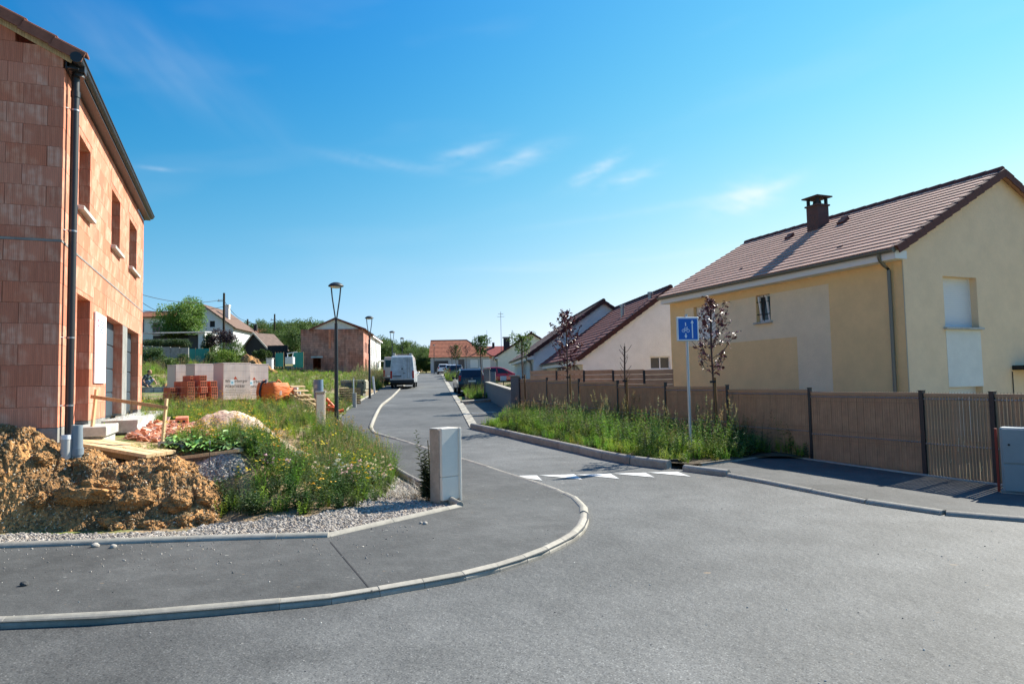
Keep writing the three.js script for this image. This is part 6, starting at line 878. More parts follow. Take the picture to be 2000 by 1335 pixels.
function dockGeo(seed) { const L = new Leaves(seed), r = L.r; for (let i = 0; i < 8; i++) { const a = i * 0.8 + r() * 0.5, l = 0.2 + 0.16 * r(), up = 0.5 + 0.5 * r(), d = V3(Math.cos(a), up, Math.sin(a)).normalize(), c = jig([0.17, 0.33, 0.1], r, 0.2), p0 = d.clone().multiplyScalar(0.07), side = V3(-Math.sin(a), 0, Math.cos(a)); let prev = null; for (let k = 0; k <= 5; k++) { const t = k / 5, q = p0.clone().addScaledVector(d, l * t); q.y -= t * t * l * 0.55; const w = l * 0.42 * Math.sin(Math.PI * Math.min(0.97, 0.12 + t * 0.85)) * (1 + 0.15 * (r() - 0.5)), n = side.clone().cross(d).normalize().multiplyScalar(-1); if (n.y < 0) n.multiplyScalar(-1); const A = L.vert(q.clone().addScaledVector(side, w).add(V3(0, w * 0.35 + 0.012 * (r() - 0.5), 0)), n, c), M = L.vert(q, n, c.map((x) => x * 1.5)), Bv = L.vert(q.clone().addScaledVector(side, -w).add(V3(0, w * 0.35, 0)), n, c); if (prev) L.i.push(prev[0], A, prev[1], A, M, prev[1], prev[1], M, prev[2], M, Bv, prev[2]); prev = [A, M, Bv]; } } return L.geo(); }
const KIND = {
  grass: [tuft(1, 16, 0.30, 0.12, GREEN, LIME), tuft(2, 18, 0.42, 0.14, GREEN, [0.2, 0.24, 0.07]), tuft(3, 12, 0.22, 0.1, LIME, LIME)],
  dry: [tuft(4, 14, 0.4, 0.12, [0.16, 0.17, 0.06], STRAW), feather(5, 0.8, STRAW), feather(6, 0.62, [0.3, 0.22, 0.14])],
  herb: [herb(11, 0.75, 4, 15, 0.09, GREEN), herb(12, 0.6, 5, 12, 0.1, [0.09, 0.15, 0.05]), herb(13, 0.5, 5, 14, 0.075, LIME)],
  dark: [herb(14, 0.45, 6, 16, 0.1, DARKG), herb(15, 0.35, 7, 13, 0.085, [0.06, 0.13, 0.03])],
  seed: [herb(16, 0.95, 3, 12, 0.08, [0.08, 0.13, 0.04], 'seed')],
  yellow: [herb(17, 0.72, 4, 9, 0.08, [0.1, 0.15, 0.05], 'yellow'), herb(18, 0.55, 5, 8, 0.07, GREEN, 'yellow')],
  fluff: [herb(19, 0.72, 3, 12, 0.09, [0.1, 0.14, 0.06], 'fluff')],
  small: [herb(20, 0.28, 7, 11, 0.055, LIME), herb(21, 0.22, 8, 10, 0.05, [0.12, 0.22, 0.03])],
  dock: [dockGeo(31), dockGeo(32)],
};
function scatter(name, label, n, pick, place, seed, m = mLeaf) {
  const r = rng(seed), lists = new Map(); let guard = 0;
  for (let i = 0; i < n && guard < n * 30; guard++) { const p = place(r); if (!p) continue; const kind = pick(r, p), k = KIND[kind[0]], g = k[Math.floor(r() * k.length)]; (lists.get(g) || lists.set(g, []).get(g)).push([p, kind[1] * (0.7 + 0.6 * r()), r() * 6.283, r(), r(), r(), r()]); i++; }
  const grp = new THREE.Group(); grp.name = numbered(name); scene.add(grp); tag(grp, label, null, null, 'stuff');
  const m4 = new THREE.Matrix4(), q = new THREE.Quaternion(), e = new THREE.Euler(), c = new THREE.Color();
  for (const [g, l] of lists) { const im = new THREE.InstancedMesh(g, m, l.length); im.name = 'plants'; im.castShadow = im.receiveShadow = true; l.forEach(([p, s, a, t0, t1, t2, t3], i) => { e.set((t0 - 0.5) * 0.35, a, (t1 - 0.5) * 0.35); im.setMatrixAt(i, m4.compose(p, q.setFromEuler(e), V3(s, s * (0.8 + 0.4 * t2), s))); c.setRGB(0.78 + 0.5 * t3, 0.82 + 0.36 * t2, 0.75 + 0.4 * t0); im.setColorAt(i, c); }); grp.add(im); }
  const seen = {}; grp.children.forEach((o, i) => { o.name = i ? 'plants_' + String(i).padStart(3, '0') : 'plants'; });
  return grp;
}
const areaOf = (pts) => { const xs = pts.map((p) => p[0]), zs = pts.map((p) => p[1]); return [Math.min(...xs), Math.max(...xs), Math.min(...zs), Math.max(...zs)]; };
const inPoly = (pts, hgt, ok) => { const [x0, x1, z0, z1] = areaOf(pts); return (r) => { const x = lerp(x0, x1, r()), z = lerp(z0, z1, r()); if (!inside(pts, x, z) || (ok && !ok(x, z, r))) return null; return V3(x, hgt(x, z) - 0.01, z); }; };
const sitePoly = (l) => l.map(([u, v]) => { const p = siteAt(u, v); return [p.x, p.z]; });
const one = (w) => (r) => { let t = r() * w.reduce((s, q) => s + q[2], 0); for (const q of w) { t -= q[2]; if (t <= 0) return q; } return w[0]; };

// planted strip before the brown fence: low and bright at the kerb, tall with seed heads behind
{
  const bed = [...planterKerb.map(([x, z]) => [x + 0.18, z - 0.1]), [rightKerb[0][0] + 0.05, rightKerb[0][1] - 0.25], [pr0[0] - 0.05, pr0[1] - 0.12], [pr1[0] - 0.1, pr1[1] - 0.1], [fencePosts[3][0] - 0.1, fencePosts[3][1]], [fenceFar[0] - 0.15, fenceFar[1]], [planterKerb[0][0] + 0.7, planterKerb[0][1] - 0.3]];
  const hgt = (x, z) => G(z) + 0.1, fd = (p) => distTo(planterKerb, p.x, p.z);
  scatter('weed_strip', 'tall green weeds and seeding grasses in the strip before the brown fence', 2700, (r, p) => { const d = fd(p), far = smoothstep(-p.z, 20, 24); if (d < 0.75) return one([['small', 0.9, 6], ['grass', 0.6, 4], ['herb', 0.42, 2]])(r); return one([['herb', 0.9 - 0.35 * far, 5], ['grass', 1.05, 4], ['seed', 0.85 - 0.25 * far, 0.45], ['dry', 0.95, 0.4], ['small', 1.25, 2.5], ['dark', 1.0, 0.5]])(r); }, inPoly(bed, hgt, (x, z, r) => r() < 0.35 + 0.9 * fbm(x * 1.3, z * 1.3, 2, 3)), 501);
  const bed2 = px([[905, 783], [982, 779], [1003, 790], [1003, 770], [962, 757], [905, 760]]).map(([x, z]) => [x + 0.1, z]);
  sheet('planting_bed', bed2, 0.11, mSoilBed, 'soil of the second planted strip');
  scatter('weed_strip', 'weeds and dry grass in the second planted strip before the dark parked car', 620, one([['herb', 1.0, 3], ['small', 1.3, 3], ['grass', 1.2, 3], ['dry', 1.0, 1.6], ['dark', 1.2, 1]]), inPoly(bed2, (x, z) => G(z) + 0.1), 502);
  const bed3 = px([[872, 745], [884, 745], [900, 738], [892, 733], [871, 734]]);
  sheet('planting_bed', bed3, 0.1, mSoilBed, 'soil of the third planted strip');
  scatter('weed_strip', 'bright weeds in the third planted strip between the parked cars', 420, one([['herb', 1.5, 3], ['small', 2.2, 3], ['grass', 1.8, 3], ['dry', 1.3, 1]]), inPoly(bed3, (x, z) => G(z) + 0.1), 503);
}
// left of the street
const sandAt = siteAt(462, 846), rubbleArea = sitePoly([[225, 862], [250, 836], [300, 827], [350, 824], [390, 832], [440, 850], [430, 862], [370, 858], [310, 866]]);
const keepClear = (x, z) => Math.hypot((x - sandAt.x - 0.25) / 1.4, (z - sandAt.z - 0.05) / 1.15) > 1 && !inside(rubbleArea, x, z);
{
  const near = sitePoly([[432, 1012], [500, 1010], [560, 1008], [650, 1003], [735, 985], [762, 965], [770, 935], [770, 912], [735, 888], [705, 866], [662, 842], [600, 850], [520, 872], [470, 905], [440, 930], [425, 975]]);
  const front = (p) => smoothstep(-p.z, 8.8, 10.2);
  scatter('weed_patch', 'dense flowering weeds on the corner of the building plot beside the tall utility cabinet', 1250, (r, p) => { if (-p.z < 9.6) return one([['dark', 0.8, 5], ['small', 0.9, 2], ['herb', 0.45, 2], ['fluff', 0.75, 0.25], ['yellow', 0.7, 0.6]])(r); if (-p.z < 11.2) return one([['dark', 0.9, 2], ['herb', 0.6, 2.2], ['yellow', 0.78, 1.6], ['grass', 0.9, 1], ['fluff', 0.68, p.x > -3.0 && p.x < -1.9 ? 0.8 : 0.06], ['grass', 1, 1]])(r); return one([['herb', 0.72, 3], ['grass', 1.05, 4], ['seed', 0.55, 1.2], ['yellow', 0.7, 0.4], ['dry', 0.7, 0.6]])(r); }, inPoly(near, H, (x, z) => keepClear(x, z)), 511);
  const meadow = sitePoly([[277, 835], [276, 785], [330, 788], [420, 792], [520, 790], [640, 782], [690, 790], [672, 815], [655, 838], [560, 842], [540, 850], [470, 854], [400, 852], [372, 830], [330, 832]]);
  scatter('meadow', 'rough meadow with yellow flowers between the sand heap and the block pallets', 2200, one([['grass', 0.75, 6], ['dry', 0.6, 1.4], ['yellow', 0.6, 1.2], ['herb', 0.5, 1.6], ['small', 1.0, 3]]), inPoly(meadow, H, (x, z) => keepClear(x, z)), 512);
  const verge = sitePoly([[560, 845], [640, 838], [664, 820], [690, 800], [698, 790], [660, 788], [600, 792], [560, 804]]);
  scatter('weed_patch', 'tangled weeds around the tallest street lamp and the smaller cabinet', 900, one([['herb', 0.55, 3], ['grass', 0.8, 4], ['seed', 0.45, 1.2], ['small', 1.0, 2], ['fluff', 0.5, 0.2], ['dry', 0.6, 1.2]]), inPoly(verge, H), 513);
  const bank = sitePoly([[690, 768], [712, 762], [745, 757], [770, 742], [740, 735], [712, 740], [690, 750]]);
  scatter('weed_patch', 'tall dry weeds on the bank left of the white van', 900, one([['herb', 1.2, 3], ['dry', 1.3, 3], ['seed', 1.1, 1.5], ['grass', 1.5, 3]]), inPoly(bank, H), 514);
  const field = sitePoly([[300, 762], [420, 766], [510, 780], [600, 785], [690, 785], [712, 765], [745, 737], [752, 724], [700, 721], [590, 723], [520, 716], [460, 716], [380, 722], [290, 726]]);
  scatter('field_grass', 'yellowish rough grass of the field behind the block pallets', 5200, one([['grass', 1.0, 6], ['dry', 0.8, 1.5], ['small', 1.4, 3]]), inPoly(field, H), 515);
  const upper = sitePoly([[275, 735], [420, 720], [530, 716], [540, 704], [420, 708], [330, 712], [275, 716]]);
  scatter('field_grass', 'tall pale grass before the garden wall and the green netting', 1500, one([['grass', 1.4, 4], ['dry', 1.3, 1.5], ['small', 2, 2]]), inPoly(upper, H), 516);
  const dock = sitePoly([[330, 880], [365, 850], [410, 846], [470, 850], [520, 858], [535, 880], [500, 890], [430, 884]]);
  scatter('dock_leaves', 'broad glossy dock leaves behind the pale concrete strip', 330, one([['dock', 0.5, 6]]), inPoly(dock, H), 517, mGlossLeaf);
  scatter('weed_patch', 'sparse flowers and grasses among the dock leaves', 130, one([['yellow', 0.6, 3], ['grass', 0.9, 3], ['herb', 0.5, 1]]), inPoly(dock, H), 518);
  const gap = [[-7.2, -11.6], [-3.2, -11.6], [-3.6, -14.5], [-4.6, -18], [-5.6, -22], [-9.5, -22], [-9.2, -16]];
  scatter('weed_patch', 'low green weeds and grasses around the sand heap', 520, one([['grass', 0.6, 4], ['herb', 0.45, 2], ['small', 1.0, 4], ['yellow', 0.5, 0.5], ['dry', 0.6, 1.6]]), inPoly(gap, H, (x, z) => inside(siteArea, x, z) && distTo(siteEdge, x, z) > 0.25 && keepClear(x, z) && !inside(dock, x, z)), 520);
  const under = sitePoly([[235, 900], [262, 882], [320, 893], [345, 905], [290, 912]]);
  scatter('weed_patch', 'small green weeds under the edge of the plank bridge', 60, one([['small', 0.7, 3], ['dark', 0.45, 2]]), inPoly(under, H), 519);
}
// the tall dark weed that leans on the cabinet
{
  const p = gp(845, 984, 0), L = new Leaves(77), r = L.r, t = thing('tall_weed', 'tall narrow dark-leaved weed growing against the tall utility cabinet', 'weed', [p[0] - 0.05, G(p[1]) + 0.02, p[1] - 0.15]);
  for (let s = 0; s < 9; s++) { const a = r() * 6.283, b = V3((r() - 0.5) * 0.12, 0, (r() - 0.5) * 0.1), d = V3(Math.cos(a) * 0.12 - 0.03, 1, Math.sin(a) * 0.1).normalize(), h = s ? 0.5 + 0.35 * r() : 1.08; L.blade(b, d, h, 0.014, 0.05, [0.09, 0.07, 0.04]); L.blade(b, V3(d.x + 0.05, d.y, d.z + 0.05).normalize(), h * 0.98, 0.012, 0.05, [0.09, 0.07, 0.04]); for (let k = 0; k < 46; k++) { const tt = 0.06 + 0.94 * k / 46, an = k * 2.4, o = V3(Math.cos(an), 0.5, Math.sin(an)).normalize(), l = 0.13 * (1.2 - 0.75 * tt); L.leaf(b.clone().addScaledVector(d, h * tt), o, V3(-o.x * 0.5, 1, -o.z * 0.5).normalize(), l, l * 0.4, jig([0.055, 0.085, 0.025], r, 0.3)); } }
  part('foliage', L.geo(), mLeaf, t); part('stem', new MB().tube([[0, 0, 0], [0.0, 0.3, 0], [-0.03, 0.9, 0]], 0.008, 6).geo(), mPlant, t).material = std([0.09, 0.07, 0.04], 0.9);
  const dz = gp(812, 975, 0), D = new Leaves(78), q = D.r, dw = thing('dead_brush', 'dry bleached dead weed stems in the hollow beside the tall utility cabinet', 'dead plant', [dz[0], H(dz[0], dz[1]), dz[1]]);
  for (let i = 0; i < 260; i++) { const a = q() * 6.283, d = V3(Math.cos(a), 0.25 + 0.9 * q(), Math.sin(a)).normalize(); D.blade(V3((q() - 0.5) * 0.75, 0.03, (q() - 0.5) * 0.5), d, 0.16 + 0.34 * q(), 0.008, 0.3 * q(), jig([0.5, 0.44, 0.36], q, 0.25)); } part('dry_stems', D.geo(), mPlant, dw); part('root_crown', new MB().cyl(0.05, 0.02, 0.08, 0, 0.03, 0, 7).geo(), std([0.25, 0.2, 0.14], 1), dw);
}
// ---------- young street trees ----------
function youngTree(name, label, p, y0, o) {
  const t = thing(name, label, 'young tree', [p.x, y0, p.z], o.turn || 0), r = rng(o.seed), L = new Leaves(o.seed + 1), tr = new MB(), h = o.h;
  tr.tube([[0, 0, 0], [0.015, h * 0.3, 0.01], [-0.01, h * 0.6, 0], [0.01, h * 0.97, 0]], o.r0 ?? 0.024, 8, 20);
  part('trunk', tr.geo(1), std([0.085, 0.06, 0.05], 0.9), t);
  for (let i = 0; i < o.twigs; i++) {
    const f = i / o.twigs, y = lerp(o.from * h, h * 0.97, f), a = i * 2.4 + r(), sp = o.spread * (o.shape ? o.shape(f) : Math.sin(Math.PI * (0.25 + 0.7 * f))) * (0.7 + 0.5 * r()), e = V3(Math.cos(a) * sp, y + sp * (0.7 + 0.5 * r()), Math.sin(a) * sp), s = V3(0, y, 0), mid = V3(e.x * 0.55, lerp(y, e.y, 0.4), e.z * 0.55);
    part('twig', new MB().tube([s, mid, e], 0.0065, 5, 8).geo(), std([0.085, 0.055, 0.045], 0.9), t);
    for (let k = 0; k < o.leaves; k++) { const tt = 0.25 + 0.8 * r(), q = (tt < 0.55 ? s.clone().lerp(mid, tt / 0.55) : mid.clone().lerp(e, (tt - 0.55) / 0.45)).add(V3((r() - 0.5) * 0.12, (r() - 0.5) * 0.1, (r() - 0.5) * 0.12)), d = V3(r() - 0.5, -0.35 + 0.3 * r(), r() - 0.5).normalize(), n = V3(r() - 0.5, 1, r() - 0.5).normalize(), l = o.len * (0.65 + 0.6 * r()), c = jig(o.col, r, 0.35); if (o.lobed) for (const k2 of [-0.8, 0, 0.8]) { const dd = d.clone().applyAxisAngle(n, k2); L.leaf(q, dd, n, l * (k2 ? 0.75 : 1), l * 0.5, c, 0.12); } else L.leaf(q, d, n, l, l * 0.5, c); }
  }
  if (L.p.length) part('foliage', L.geo(), o.gloss ? mGlossLeaf : mLeaf, t);
  return t;
}
const mStake = std([0.3, 0.22, 0.14], 0.85, { map: woodTex });
function stakeFor(x, z, y, label, h = 1.45) { const t = thing('tree_stake', label, 'stake', [x, y, z]); part('post', new MB().cyl(0.032, 0.03, h, 0, h / 2, 0, 10).geo(1), mStake, t); part('tie', new MB().box(0.13, 0.05, 0.02, -0.06, h - 0.1, 0.02).geo(), mDark, t); }
{
  const PUR = [0.16, 0.046, 0.055], pl = (u, d) => { const p = at(u, 800, d); return V3(p.x, 0, p.z); };
  const a = pl(1395, 16.1), b = pl(1110, 22.2), c = pl(1223, 19.3), e = pl(1022, 30), f = pl(941, 41);
  youngTree('purple_maple', 'young purple-leaved maple beside the blue road sign', a, G(a.z) + 0.1, { seed: 601, h: 3.55, twigs: 36, from: 0.46, spread: 0.54, leaves: 13, len: 0.085, col: PUR, lobed: true, gloss: true, shape: (q) => 0.25 + 0.9 * Math.sin(Math.PI * Math.min(1, 0.12 + 0.95 * q)) * (1 - 0.45 * q) });
  youngTree('purple_maple', 'young purple-leaved maple farther along, before the board fence', b, G(b.z) + 0.1, { seed: 611, h: 3.75, twigs: 38, from: 0.44, spread: 0.56, leaves: 15, len: 0.095, col: PUR, lobed: true, gloss: true, turn: 2 });
  youngTree('bare_sapling', 'bare young tree without leaves before the board fence', c, G(c.z) + 0.1, { seed: 621, h: 2.5, twigs: 16, from: 0.55, spread: 0.3, leaves: 0, len: 0.05, col: PUR, shape: () => 0.6 });
  youngTree('green_sapling', 'young tree with light green leaves behind the garden gate', e, G(e.z), { seed: 631, h: 3.3, twigs: 26, from: 0.72, spread: 0.55, leaves: 26, len: 0.11, col: [0.13, 0.22, 0.04], r0: 0.03 });
  youngTree('green_sapling', 'slim green tree with an oval crown before the red car', f, G(f.z), { seed: 641, h: 3.7, twigs: 30, from: 0.66, spread: 0.55, leaves: 40, len: 0.12, col: [0.09, 0.17, 0.035], r0: 0.03 });
  const g = pl(892, 76), h = pl(884, 90), k = pl(912, 100);
  youngTree('green_sapling', 'small green and reddish tree above the dark small car', g, G(g.z), { seed: 651, h: 4.0, twigs: 24, from: 0.55, spread: 0.7, leaves: 26, len: 0.16, col: [0.09, 0.12, 0.035], r0: 0.035 });
  youngTree('purple_sapling', 'faint purple sapling left of the small green and reddish tree', h, G(h.z), { seed: 661, h: 4.2, twigs: 18, from: 0.55, spread: 0.7, leaves: 14, len: 0.16, col: [0.09, 0.03, 0.035], r0: 0.035 });
  youngTree('purple_sapling', 'faint purple sapling before the bungalow windows', k, G(k.z), { seed: 671, h: 4.4, twigs: 18, from: 0.6, spread: 0.7, leaves: 12, len: 0.16, col: [0.1, 0.04, 0.045], r0: 0.035 });
  const st = (u, v, d, l, h) => { const p = pl(u, d); stakeFor(p.x, p.z, G(p.z) + 0.1, l, h); };
  st(1399, 0, 16.0, 'round wooden stake right of the maple by the road sign', 1.6); st(1115, 0, 22.1, 'round wooden stake tied to the farther maple', 1.6); st(1226, 0, 19.2, 'round wooden stake tied to the bare young tree', 1.55); st(1026, 0, 27.0, 'thin wooden stake before the fence end', 1.5); st(948, 0, 40.8, 'reddish wooden stake by the slim green tree', 1.5);
}
const slabTop = V3(0, 0, 0);
// ---------- heaps of earth, gravel, rubble ----------
const soil01 = fractal(1024, 1024, 8, 8, 6, 161, 0.62), soil02 = fractal(1024, 1024, 3, 3, 3, 163);
const mSoil = std([1, 1, 1], 1, { map: tex(1024, 1024, 2.4, (u, v, x, y) => { const a = soil01[y * 1024 + x], b = soil02[y * 1024 + x], p = hash(x >> 2, y >> 2, 4) > 0.965 ? 1 : 0, k = 0.55 + 0.9 * a; return [lerp(166 - 20 * b, 204, p) * k, lerp(122 - 16 * b, 174, p) * k, lerp(76 - 12 * b, 132, p) * k]; }), bumpMap: bumpTex, bumpScale: 0.06 });
function stoneGeo(seed, flat) { const g = new THREE.IcosahedronGeometry(1, 1), p = g.attributes.position, r = rng(seed), o = [r() * 9, r() * 9]; for (let i = 0; i < p.count; i++) { const x = p.getX(i), y = p.getY(i), z = p.getZ(i), k = 0.7 + 0.55 * vnoise(x * 1.7 + o[0] + z, y * 1.7 + o[1] + z * 0.7, seed); p.setXYZ(i, x * k, y * k * flat, z * k * 0.85); } g.computeVertexNormals(); return clean(g); }
const STONES = [stoneGeo(1, 0.7), stoneGeo(2, 0.6), stoneGeo(3, 0.8), stoneGeo(4, 0.55)];
function pebbles(name, label, n, place, size, cols, seed, parent, mat) {
  const r = rng(seed), grp = parent || new THREE.Group(); if (!parent) { grp.name = numbered(name); scene.add(grp); tag(grp, label, null, null, 'stuff'); }
  const lists = STONES.map(() => []); let guard = 0, k = 0; while (k < n && guard++ < n * 20) { const p = place(r); if (!p) continue; lists[k % 4].push([p, size * (0.45 + 1.1 * r() * r() + 0.2 * r()), r(), r(), r(), r()]); k++; }
  const m4 = new THREE.Matrix4(), q = new THREE.Quaternion(), e = new THREE.Euler(), c = new THREE.Color();
  lists.forEach((l, i) => { if (!l.length) return; const im = new THREE.InstancedMesh(STONES[i], mat || mStone, l.length); im.name = (parent ? name : 'stones') + (i ? '_00' + i : ''); im.castShadow = im.receiveShadow = true; l.forEach(([p, s, a, b, d, f], j) => { e.set(a * 6, b * 6, d * 0.6); im.setMatrixAt(j, m4.compose(p, q.setFromEuler(e), V3(s, s * (0.7 + 0.5 * d), s * (0.8 + 0.4 * f)))); const t = cols[Math.floor(f * cols.length)], w = 0.75 + 0.5 * b; im.setColorAt(j, c.setRGB(t[0] * w, t[1] * w, t[2] * w)); }); if (parent) im.userData.kind = 'stuff'; grp.add(im); });
  return grp;
}
const mStone = std([1, 1, 1], 0.95, { flatShading: true }), mClod = std([1, 1, 1], 1, { bumpMap: bumpTex, bumpScale: 0.02 });
const GRAVEL = [[0.31, 0.275, 0.24], [0.39, 0.345, 0.3], [0.24, 0.215, 0.19], [0.45, 0.4, 0.345], [0.33, 0.27, 0.215]], SOILC = [[0.34, 0.22, 0.105], [0.38, 0.255, 0.125], [0.3, 0.195, 0.095], [0.44, 0.32, 0.18]];
// the big mound of dug clay beside the pavement
const ridge = [[-14, 1.85], [-8.4, 1.75], [-7.4, 1.55], [-6.8, 1.16], [-6.35, 0.90], [-5.9, 0.78], [-5.3, 0.74], [-4.9, 0.66], [-4.5, 0.52], [-4.2, 0.34], [-3.95, 0.05], [-3.7, -0.3]];
const crest = (x) => { for (let i = 1; i < ridge.length; i++) if (x < ridge[i][0]) { const t = (x - ridge[i - 1][0]) / (ridge[i][0] - ridge[i - 1][0]); return lerp(ridge[i - 1][1], ridge[i][1], t); } return -0.5; };
function moundY(x, z) {
  const d = -z - 8.5 - 0.12 * (fbm(x * 1.2, 4, 2, 8) - 0.5) * 4, top = crest(x + 0.25 * (fbm(x * 2, z * 2, 2, 31) - 0.5));
  const f = smoothstep(d, -0.05, 1.15), back = smoothstep(d, 1.3, 2.4), lump = (fbm(x * 2.1, z * 2.1, 3, 71) - 0.5) * 0.4 - (Math.abs(fbm(x * 3.0, z * 3.0, 3, 73) - 0.5) - 0.1) * 0.42 + (fbm(x * 16, z * 16, 3, 75) - 0.5) * 0.07;
  return lerp(-0.12, top, Math.pow(f, 0.75)) * (1 - back * 0.45) + lump * f * smoothstep(top, -0.1, 0.4) - (d < 0 ? 0.15 : 0);
}
{
  const t = thing('earth_mound', 'big heap of freshly dug brown clay and clods between the brick house and the pavement', 'earth mound');
  const NX = 420, NZ = 130, pos = [], idx = [], uv = [], x0 = -12.5, x1 = -3.6, z0 = -8.3, z1 = -11.2;
  for (let j = 0; j <= NZ; j++) for (let i = 0; i <= NX; i++) { const x = lerp(x0, x1, i / NX), z = lerp(z0, z1, j / NZ), under = x < -6.9 && z < -9.75; pos.push(x + (hash(i, j, 1) - 0.5) * 0.02, under ? 0.3 : moundY(x, z) + (hash(i, j, 3) - 0.5) * 0.026 + (hash(i >> 1, j >> 1, 5) - 0.5) * 0.03, z + (hash(i, j, 2) - 0.5) * 0.02); uv.push(x, z * 1.25); }
  for (let j = 0; j < NZ; j++) for (let i = 0; i < NX; i++) { const a = j * (NX + 1) + i, b = a + 1, c = a + NX + 1, d = c + 1; idx.push(a, b, c, b, d, c); }
  const g = new THREE.BufferGeometry(); g.setAttribute('position', new THREE.Float32BufferAttribute(pos, 3)); g.setAttribute('uv', new THREE.Float32BufferAttribute(uv, 2)); g.setIndex(idx); g.computeVertexNormals();
  part('soil', g, mSoil, t);
  const on2 = (r) => { const x = lerp(-10.5, -3.75, r()), z = lerp(-8.5, -10.4, Math.pow(r(), 1.2)), y = moundY(x, z); if (x < -6.6 && z < -9.7 || y < -0.05) return null; return V3(x, y, z); };
  pebbles('clods', '', 13000, on2, 0.013, SOILC, 701, t, mClod);
  pebbles('lumps', '', 380, on2, 0.036, SOILC, 704, t, mClod);
  pebbles('pale_stones', '', 2600, on2, 0.011, [[0.62, 0.52, 0.36], [0.7, 0.6, 0.45]], 702, t);
  const r = rng(703), skin = [], cl = (x, z, s, sx) => { const o = new THREE.IcosahedronGeometry(s, 5), p = o.attributes.position; for (let i = 0; i < p.count; i++) { const v = V3(p.getX(i), p.getY(i), p.getZ(i)), n = v.clone().normalize(), k = 0.55 + 0.85 * fbm(n.x * 2.2 + x * 3 + 5, n.y * 2.4 + n.z * 1.9 + z, 6, 9) - 0.5 * Math.abs(fbm(n.x * 4 + 3 + x, n.y * 4 + n.z * 3, 5, 4) - 0.5) + 0.2 * (fbm(n.x * 11, n.y * 11 + n.z * 9, 4, 6) - 0.5); p.setXYZ(i, v.x * k * sx, v.y * k * 0.75, v.z * k * 0.9); } o.computeVertexNormals(); const c = part('clod', metreUV(clean(mergeVertices(o))), mSoil, t); c.position.set(x, moundY(x, z) + s * 0.02, z); c.rotation.y = r() * 6; c.updateMatrix(); const q = c.geometry.attributes.position; for (let k = 0; k < 260 * s / 0.15; k++) skin.push(V3(0, 0, 0).fromBufferAttribute(q, Math.floor(r() * q.count)).applyMatrix4(c.matrix)); };
  [[-5.62, -9.15, 0.27, 1.6], [-4.95, -9.0, 0.2, 1.1], [-4.42, -9.1, 0.2, 1.0], [-4.15, -9.25, 0.15, 1.1], [-5.15, -8.8, 0.14, 1], [-4.6, -8.75, 0.15, 1.2], [-5.0, -8.68, 0.09, 1], [-6.2, -9.0, 0.13, 1.3], [-6.8, -8.95, 0.11, 1.4], [-5.3, -9.45, 0.12, 1.2], [-4.25, -8.85, 0.1, 1], [-7.3, -9.1, 0.1, 1.2], [-4.8, -9.5, 0.13, 1.1], [-6.0, -9.55, 0.11, 1.1], [-4.05, -8.98, 0.12, 1], [-6.45, -9.4, 0.15, 1]].forEach((a) => cl(...a));
  let si = 0; pebbles('crumbs', '', skin.length, () => skin[si++ % skin.length], 0.012, SOILC, 705, t, mClod);
}
